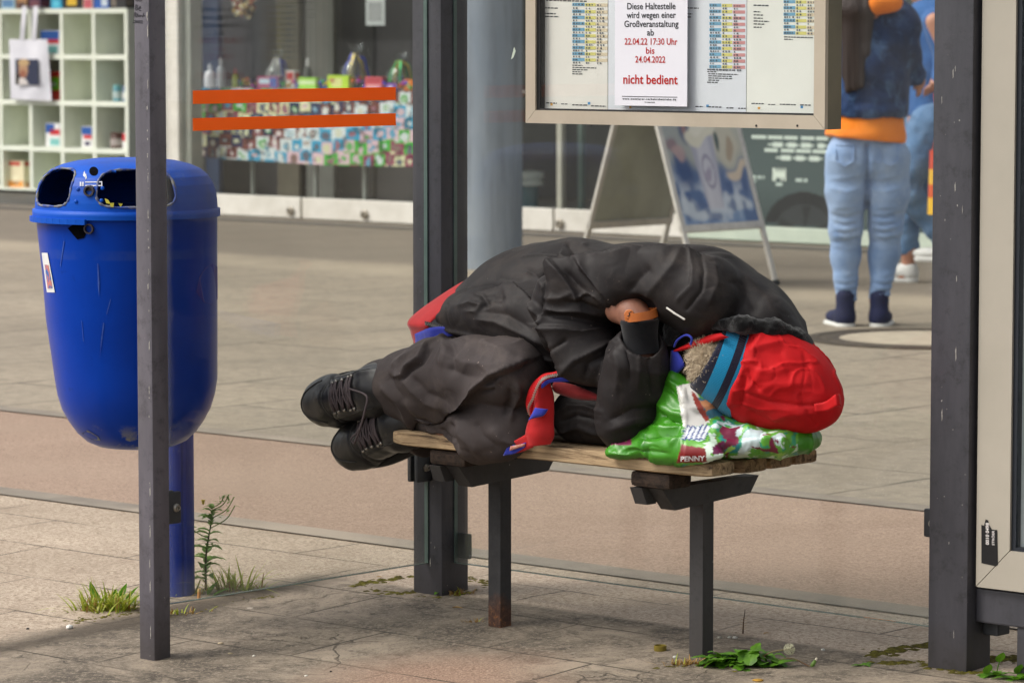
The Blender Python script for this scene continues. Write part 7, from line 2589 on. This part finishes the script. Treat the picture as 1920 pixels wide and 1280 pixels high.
def blade(m, p, d, L, w, bend, seg=6):
    side = d.cross(ZV)
    side = side.normalized() if side.length > 1e-4 else Vector((1, 0, 0))
    rr = random.random() * 6.28
    side = (side * math.cos(rr) + Vector((0, 0, 0))) if False else side
    L0 = []
    for i in range(seg + 1):
        t = i / seg
        q = p + d * (L * t) + Vector((d.x, d.y, 0)) * (bend * L * t * t) - ZV * (bend * L * t * t * .6)
        ww = w * (1 - t) ** .7 * .5 + .0002
        L0.append((q - side * ww, q + side * ww))
    for i in range(seg):
        m.face([L0[i][0], L0[i][1], L0[i + 1][1], L0[i + 1][0]])
def leaf(m, base, d, L, w, lobes=0, droop=.4, fold=.25, seg=12):
    """a flat leaf with toothed edge and a folded midrib"""
    d = d.normalized()
    side = d.cross(ZV); side = side.normalized() if side.length > 1e-3 else Vector((1, 0, 0))
    up = side.cross(d)
    V = []
    for i in range(seg + 1):
        t = i / seg
        prof = math.sin(math.pi * min(1, (.06 + .94 * t) ** .75)) ** .9
        if lobes: prof *= .72 + .28 * abs(math.sin(t * math.pi * lobes))
        c = base + d * (L * t) - ZV * (droop * L * t * t)
        hw = w / 2 * prof + .0003
        V += [c - side * hw + up * (fold * hw), c, c + side * hw + up * (fold * hw)]
    m.addmesh(V, [(3 * i + j, 3 * i + j + 1, 3 * i + j + 4, 3 * i + j + 3) for i in range(seg) for j in (0, 1)])
def gpt(px, py): return ong(px, py) + ZV * .003

def tuft(label, cx, cy, spread, n, hmin, hmax, seed, dry=.2, leaves=()):
    rr = random.Random(seed); random.seed(seed)
    c = gpt(cx, cy)
    o = thing('grass_tuft', label, 'grass tuft', c)
    g, dr = MB(), MB()
    for i in range(n):
        x = cx + rr.gauss(0, spread); y = cy + rr.gauss(0, spread * .10)
        p = gpt(x, y)
        d = Vector((rr.gauss(0, .45) + (x - cx) / spread * .25, rr.gauss(0, .45), 1)).normalized()
        isd = rr.random() < dry
        blade(dr if isd else g, p - ZV * .004, d, rr.uniform(hmin, hmax) * (.7 if isd else 1), rr.uniform(.003, .0065), rr.uniform(.1, .9))
    g.build('blades', grass_m, o)
    if dr.f: dr.build('dry_blades', straw_m, o)
    for (x, y, dx, dz, L, w) in leaves:
        m = MB(); leaf(m, gpt(x, y), Vector((dx, -.2, dz)), L, w, 0, .15); m.build('broad_leaf', dand_m, o)
    return o
tuft('sunlit grass tuft with broad leaves left of the thin front post', 200, 1146, 28, 230, .035, .10, 4, .25, [(190, 1140, -.3, 1, .06, .022), (178, 1134, -.15, 1, .07, .026), (226, 1130, .3, 1, .06, .026), (238, 1130, .5, .8, .06, .03), (244, 1136, .4, .5, .05, .026), (214, 1136, .1, .9, .05, .02)])
tuft('tall grass tuft growing behind the side pane near the blue pole', 436, 1108, 22, 120, .05, .11, 5, .3)
tuft('small sparse grass tuft at the foot of the blue bin pole', 352, 1116, 16, 46, .02, .06, 8, .35, [(392, 1116, .4, .7, .05, .03), (402, 1118, .6, .4, .05, .03)])
tuft('low yellowish grass strip under the lower edge of the side pane', 330, 1152, 26, 60, .012, .04, 9, .6)
tuft('thin dry grass beside the rusty bench leg', 890, 1168, 12, 26, .015, .035, 10, .9)
tuft('tangle of dry straw at the foot of the right bench leg', 1284, 1248, 18, 80, .02, .05, 12, .95)
tuft('brown dry grass at the foot of the corner post', 858, 1116, 16, 60, .02, .05, 13, .9)

# tall thin weed behind the side pane
rr = random.Random(21)
wb0 = gpt(386, 1108)
wd_ = thing('tall_weed', 'tall thin weed with toothed leaves and a yellow bud by the blue bin pole', 'weed', wb0)
top = JY(398, 948, wb0.y)
axis_ = smooth_pts([wb0, wb0.lerp(top, .4) + Vector((-.006, 0, 0)), wb0.lerp(top, .8), top], 30)
m = MB(); m.tube(axis_, [.0032 - .0022 * i / 30 for i in range(31)], 6); stm = m.build('stem', stem_m, wd_, smooth=True)
for i in range(3, 30):
    for k in range(2):
        if rr.random() < .3: continue
        th = rr.uniform(0, 6.28); t = i / 30
        d = Vector((math.cos(th), math.sin(th) * .8, .45 + .4 * t))
        L = (.066 - .038 * t) * rr.uniform(.6, 1.3)
        m = MB(); leaf(m, axis_[i], d, L, L * .5, 4, .5, .4, 14); m.build('toothed_leaf', weed_m, wd_)
for (t0, dx, L) in ((.62, .10, .055), (.75, .09, .05), (.9, .07, .04), (.5, -.09, .05), (.97, .05, .03)):
    p = axis_[int(30 * t0)]
    q = p + Vector((dx * .6, rr.uniform(-.02, .02), L))
    m = MB(); m.tube(smooth_pts([p, p.lerp(q, .5) + Vector((dx * .1, 0, -.004)), q], 8), [.0014] * 9, 5)
    for j in range(7):
        c_ = p.lerp(q, .45 + .09 * j)
        leaf(m, c_, Vector((rr.uniform(-1, 1), rr.uniform(-1, 1), rr.uniform(-.2, .8))), .014, .006, 2, .3, .3, 6)
    m.build('side_shoot', weed_m, wd_)
m = MB(); m.lathe(JY(381, 941, wb0.y), [(.001, -.006), (.0035, -.003), (.0035, .002), (.005, .006)], 8); m.build('yellow_bud', mat('bud_yellow', (214, 184, 40), None, 40, .6), wd_)

def rosette(label, name, cat, cx, cy, L, n, seed, spread=1.0, mtl=None, lob=5):
    rr = random.Random(seed)
    c = gpt(cx, cy)
    o = thing(name, label, cat, c)
    for i in range(n):
        th = 2 * math.pi * i / n * 2.4 + rr.uniform(-.3, .3)
        d = Vector((math.cos(th) * spread, math.sin(th), rr.uniform(.12, .75)))
        l_ = L * rr.uniform(.55, 1.15)
        m = MB(); leaf(m, c + Vector((math.cos(th), math.sin(th), 0)) * .004, d, l_, l_ * rr.uniform(.32, .46), lob, rr.uniform(.25, .7), .25)
        m.build('leaf', mtl or dand_m, o)
    return o, c
o, c = rosette('leafy dandelion with seed head growing beside the right bench leg', 'dandelion', 'dandelion', 1405, 1250, .06, 8, 3, 1.4)
rr = random.Random(77)
for i in range(64):
    th = rr.uniform(0, 6.28); ra = rr.random() ** .6
    bx, by = 1398 + 62 * ra * math.cos(th), 1250 + 12 * ra * math.sin(th)
    d = Vector((math.cos(th) * (.5 + ra) + rr.gauss(0, .3), math.sin(th) * (.5 + ra) - .25 + rr.gauss(0, .3), rr.uniform(.15, 1.1)))
    l_ = rr.uniform(.038, .068)
    m = MB(); leaf(m, gpt(bx, by) + ZV * rr.uniform(0, .022), d, l_, l_ * rr.uniform(.42, .6), 3, rr.uniform(.2, .8), rr.uniform(.1, .35)); m.build('leaf', dand_m, o)
for i in range(12):   # second heart of the same clump
    rr = random.Random(40 + i); th = i * .9
    m = MB(); leaf(m, gpt(1345 + 9 * (i % 3), 1246), Vector((math.cos(th) * 1.3, math.sin(th), rr.uniform(.15, .7))), rr.uniform(.06, .09), rr.uniform(.028, .04), 4, .4, .3); m.build('leaf', dand_m, o)
def sway(p, q, h): return smooth_pts([p, p.lerp(q, .5) + ZV * h, q], 12)
sh_ = JY(1480, 1216, c.y - .02)
m = MB(); m.tube(sway(c, sh_, .01), .0016, 6); m.build('flower_stalk', mat('stalk_red', (120, 84, 66), (96, 110, 50), 30, .6), o)
m = MB(); rr = random.Random(2)
for i in range(110):
    d = Vector((rr.gauss(0, 1), rr.gauss(0, 1), rr.gauss(0, 1))).normalized()
    m.tube([sh_ + d * .002, sh_ + d * .010], .00025, 3, caps=False)
    e = d.orthogonal().normalized(); f_ = d.cross(e)
    for k in range(4):
        a_ = k * 1.57 + rr.random(); m.tube([sh_ + d * .010, sh_ + d * .0125 + (e * math.cos(a_) + f_ * math.sin(a_)) * .003], .0002, 3, caps=False)
m.build('seed_head', mat('pappus', (206, 204, 176), None, 40, .9), o)
b1 = JY(1526, 1240, c.y - .03)
m = MB(); m.tube(sway(c + Vector((.05, 0, .01)), b1 + Vector((-.008, 0, -.01)), .012), .0015, 6); m.build('flower_stalk', mat('stalk_red', (120, 84, 66)), o)
m = MB(); m.lathe(b1 + Vector((-.006, 0, -.012)), [(.001, 0), (.0045, .004), (.0045, .012), (.003, .018)], 10, axis=Vector((.6, 0, 1))); m.build('bud', weed_m, o, smooth=True)
m = MB(); m.lathe(b1 + Vector((.004, 0, .004)), [(.003, 0), (.0026, .004), (.001, .006)], 8, axis=Vector((.6, 0, 1))); m.build('bud_tip', mat('bud_tip', (224, 214, 190), None, 40, .8), o)
rosette('small bright green seedling at the foot of the corner post', 'seedling', 'seedling', 833, 1114, .05, 7, 6, 1.0, None, 0)
rosette('small flat weed between the bench and the right post', 'seedling', 'seedling', 1620, 1250, .030, 9, 8, 1.4, None, 3)
o2, c2_ = rosette('round leaved weed beside the right shelter post', 'seedling', 'seedling', 1868, 1268, .05, 9, 15, 1.2, None, 0)
for x, z in ((1874, 1240), (1908, 1262), (1850, 1262)):
    q = JY(x, z, c2_.y - .02); m = MB(); m.tube(sway(c2_, q, .004), .0012, 5); leaf(m, q, Vector((.2, -.5, .9)), .03, .022, 0, .1, .2); m.build('stalked_leaf', dand_m, o2)
o3, c3_ = rosette('leafy weed at the lower right corner under the poster case', 'seedling', 'seedling', 1905, 1276, .05, 8, 17, 1.2, None, 0)

# dried stalk standing behind the right bench leg
p = gpt(1393, 1190)
ds = thing('dry_stalk', 'single upright dry stalk behind the right bench leg', 'stalk', p)
m = MB(); m.tube(smooth_pts([p, JY(1394, 1168, p.y), JY(1397, 1142, p.y)], 10), [.002 - .0013 * i / 10 for i in range(11)], 5); m.build('stem', mat('dry_stem', (74, 54, 38), None, 60, .9), ds)
m = MB()
for i in range(9):
    leaf(m, JY(1393 + (i % 2), 1160 + i * 2.6, p.y), Vector(((-1) ** i, -.3, .8)), .012, .004, 0, .2, .3, 5)
m.build('withered_leaf', straw_m, ds)

# moss and crumbs of soil in the joints
moss_m = NT('moss')
kk = moss_m.ramp(moss_m.noise(60, 5, .7), [(.3, lin((54, 46, 30))), (.5, lin((84, 78, 34))), (.66, lin((112, 108, 40))), (.8, lin((132, 104, 56)))])
moss_m.color(kk); moss_m.set(.95, 0, .1); moss_m.bump(moss_m.noise(140, 4, .8), 1.0, .004); moss_m = moss_m.m
m = MB(); rr = random.Random(31)
def mosspath(pts, n, jit, rmin, rmax):
    C = smooth_pts([gpt(x, y) for x, y in pts], n)
    for q in C:
        for _ in range(5):
            c = q + Vector((rr.gauss(0, jit), rr.gauss(0, jit), -.003))
            r = rr.uniform(rmin, rmax) * rr.choice((1, 1.3, 1.9)); k = 9
            V = [c + ZV * r * .42] + [c + Vector((math.cos(2 * math.pi * i / k), math.sin(2 * math.pi * i / k), 0)) * r * rr.uniform(.7, 1.25) + ZV * (.2 * r * rr.random()) for i in range(k)] + [c + Vector((math.cos(2 * math.pi * i / k), math.sin(2 * math.pi * i / k), 0)) * r * 1.5 - ZV * .004 for i in range(k)]
            m.addmesh(V, [(0, 1 + i, 1 + (i + 1) % k) for i in range(k)] + [(1 + i, 1 + k + i, 1 + k + (i + 1) % k, 1 + (i + 1) % k) for i in range(k)])
mosspath([(672, 1100), (700, 1093), (735, 1088), (768, 1082)], 40, .012, .004, .010)
mosspath([(690, 1108), (725, 1112), (750, 1114), (775, 1112)], 34, .010, .003, .009)
mosspath([(790, 1118), (830, 1122), (870, 1114), (905, 1104)], 40, .010, .003, .008)
mosspath([(876, 1086), (900, 1092), (915, 1100)], 20, .010, .003, .009)
mosspath([(1640, 1232), (1690, 1218), (1745, 1212)], 40, .014, .004, .011)
mosspath([(1650, 1246), (1710, 1244), (1750, 1250), (1800, 1262), (1850, 1262)], 60, .010, .004, .010)
mosspath([(1850, 1240), (1890, 1236), (1920, 1244)], 30, .016, .005, .012)
mosspath([(318, 1158), (380, 1146), (470, 1126), (520, 1118)], 60, .008, .003, .007)
mosspath([(140, 1166), (190, 1160), (250, 1152)], 36, .012, .004, .008)
mosspath([(330, 1190), (400, 1170), (470, 1150), (530, 1138)], 40, .004, .002, .004)
mosspath([(1240, 1252), (1280, 1250), (1320, 1252), (1400, 1262)], 40, .012, .003, .007)
mosspath([(1330, 1190), (1380, 1188)], 14, .006, .003, .006)
mo = m.build('moss', moss_m, smooth=False)
tag(mo, 'olive brown moss and soil crumbs in the joints around the posts', 'moss', kind='stuff')

# litter
p = gpt(1238, 1222)
cap = thing('screw_cap', 'olive yellow screw cap lying upside down beside the right bench leg', 'bottle cap', p)
capm = mat('cap_olive', (128, 112, 30), (112, 96, 26), 40, .5)
m = MB(); V = []; n = 60
prof = [(.0130, 0), (.0135, .001), (.0138, .0125), (.0128, .013), (.0124, .004)]
for r, h in prof:
    for i in range(n):
        th = 2 * math.pi * i / n; rr_ = r + (.0003 if i % 2 and h > .0005 and r > .0129 else 0)
        V.append(p + Vector((math.cos(th) * rr_, math.sin(th) * rr_, h)))
m.addmesh(V, [(j * n + i, j * n + (i + 1) % n, (j + 1) * n + (i + 1) % n, (j + 1) * n + i) for j in range(4) for i in range(n)] + [tuple(4 * n + i for i in range(n))])
m.build('cap_shell', capm, cap)
def butt(label, p, d, L, r, c1, c2):
    o = thing('cigarette_butt', label, 'cigarette butt', p)
    m = MB(); m.tube([p, p + d * L * .7], r, 12); m.build('filter', mat('filter_%d' % int(c1[0]), c1, None, 90, .8), o)
    m = MB(); m.tube([p + d * L * .7, p + d * L], r * .97, 12); m.build('burnt_end', mat('burnt_%d' % int(c2[0]), c2, None, 90, .9), o)
butt('orange cigarette end standing upright at the foot of the blue pole', gpt(373, 1124), Vector((.03, 0, 1)), .024, .0042, (206, 140, 70), (214, 176, 110))
def stone(label, px, py, r, c, seed, name='pebble', cat='pebble', squash=.7):
    p = gpt(px, py)
    bm = bmesh.new(); bmesh.ops.create_icosphere(bm, subdivisions=2, radius=r)
    for v in bm.verts:
        v.co *= 1 + .35 * mnoise.noise(v.co * (1.2 / r) + Vector((seed, 0, 0)))
        v.co.z *= squash
    me = bpy.data.meshes.new(name); bm.to_mesh(me); bm.free()
    for f in me.polygons: f.use_smooth = True
    me.materials.append(mat('stone_%d_%d_%d' % c, c, tuple(int(v * .8) for v in c), 200, .8))
    o = bpy.data.objects.new(name, me); COL.objects.link(o); o.location = p + ZV * r * squash * .8
    return tag(o, label, cat, 'pebbles and crumbs on the slabs')
stone('white crumb on the slabs left of the thin front post', 130, 1181, .0085, (224, 222, 214), 1)
stone('black crumb on the slabs at the far left', 52, 1182, .004, (40, 36, 34), 2)
stone('small white pebble beside the dandelion seed head', 1543, 1222, .0045, (206, 204, 194), 3)
stone('grey white pebble under the dried stalk', 1378, 1199, .006, (190, 188, 178), 4, squash=.5)
stone('second pale pebble just left of the one under the dried stalk', 1368, 1198, .005, (176, 176, 166), 5, squash=.5)
stone('pale flat pebble close behind the right bench leg', 1349, 1199, .006, (160, 156, 142), 6, squash=.5)
stone('pale pebble in the soil left of the right bench leg', 1266, 1236, .005, (196, 196, 188), 7)
stone('tiny white pebble on the open slabs right of the thin post', 476, 1233, .0035, (220, 214, 200), 8)
stone('tiny dark pebble on the reddish grit', 620, 1262, .003, (50, 46, 44), 9)
stone('tan flat pebble in front of the side pane', 414, 1209, .006, (190, 172, 140), 10, squash=.4)
stone('white chip in front of the reddish grit', 574, 1270, .004, (216, 210, 200), 11, squash=.5)
stone('mustard coloured flat crumb at the bottom edge below the dandelion', 1421, 1279, .012, (176, 132, 40), 12, squash=.25)
stone('pale chip near the foot of the thin front post', 432, 1228, .006, (176, 160, 126), 13, squash=.35)
def dryleaf(label, px, py, L, seed):
    p = gpt(px, py); rr = random.Random(seed); th = rr.uniform(-.5, .5)
    o = thing('dry_leaf', label, 'dry leaf', p, 'dry leaf scraps on the slabs')
    m = MB(); leaf(m, p + ZV * .004, Vector((math.cos(th), math.sin(th), .1)), L, L * .35, 0, .1, .5, 8)
    m.build('blade', straw_m, o)
dryleaf('curled dry leaf scrap beside the rusty bench leg', 848, 1144, .028, 1)
dryleaf('dry leaf scrap on the pale slabs behind the glass', 1432, 1193, .018, 2)
dryleaf('dry leaf scrap on the slabs between the thin post and the corner post', 706, 1086, .016, 3)
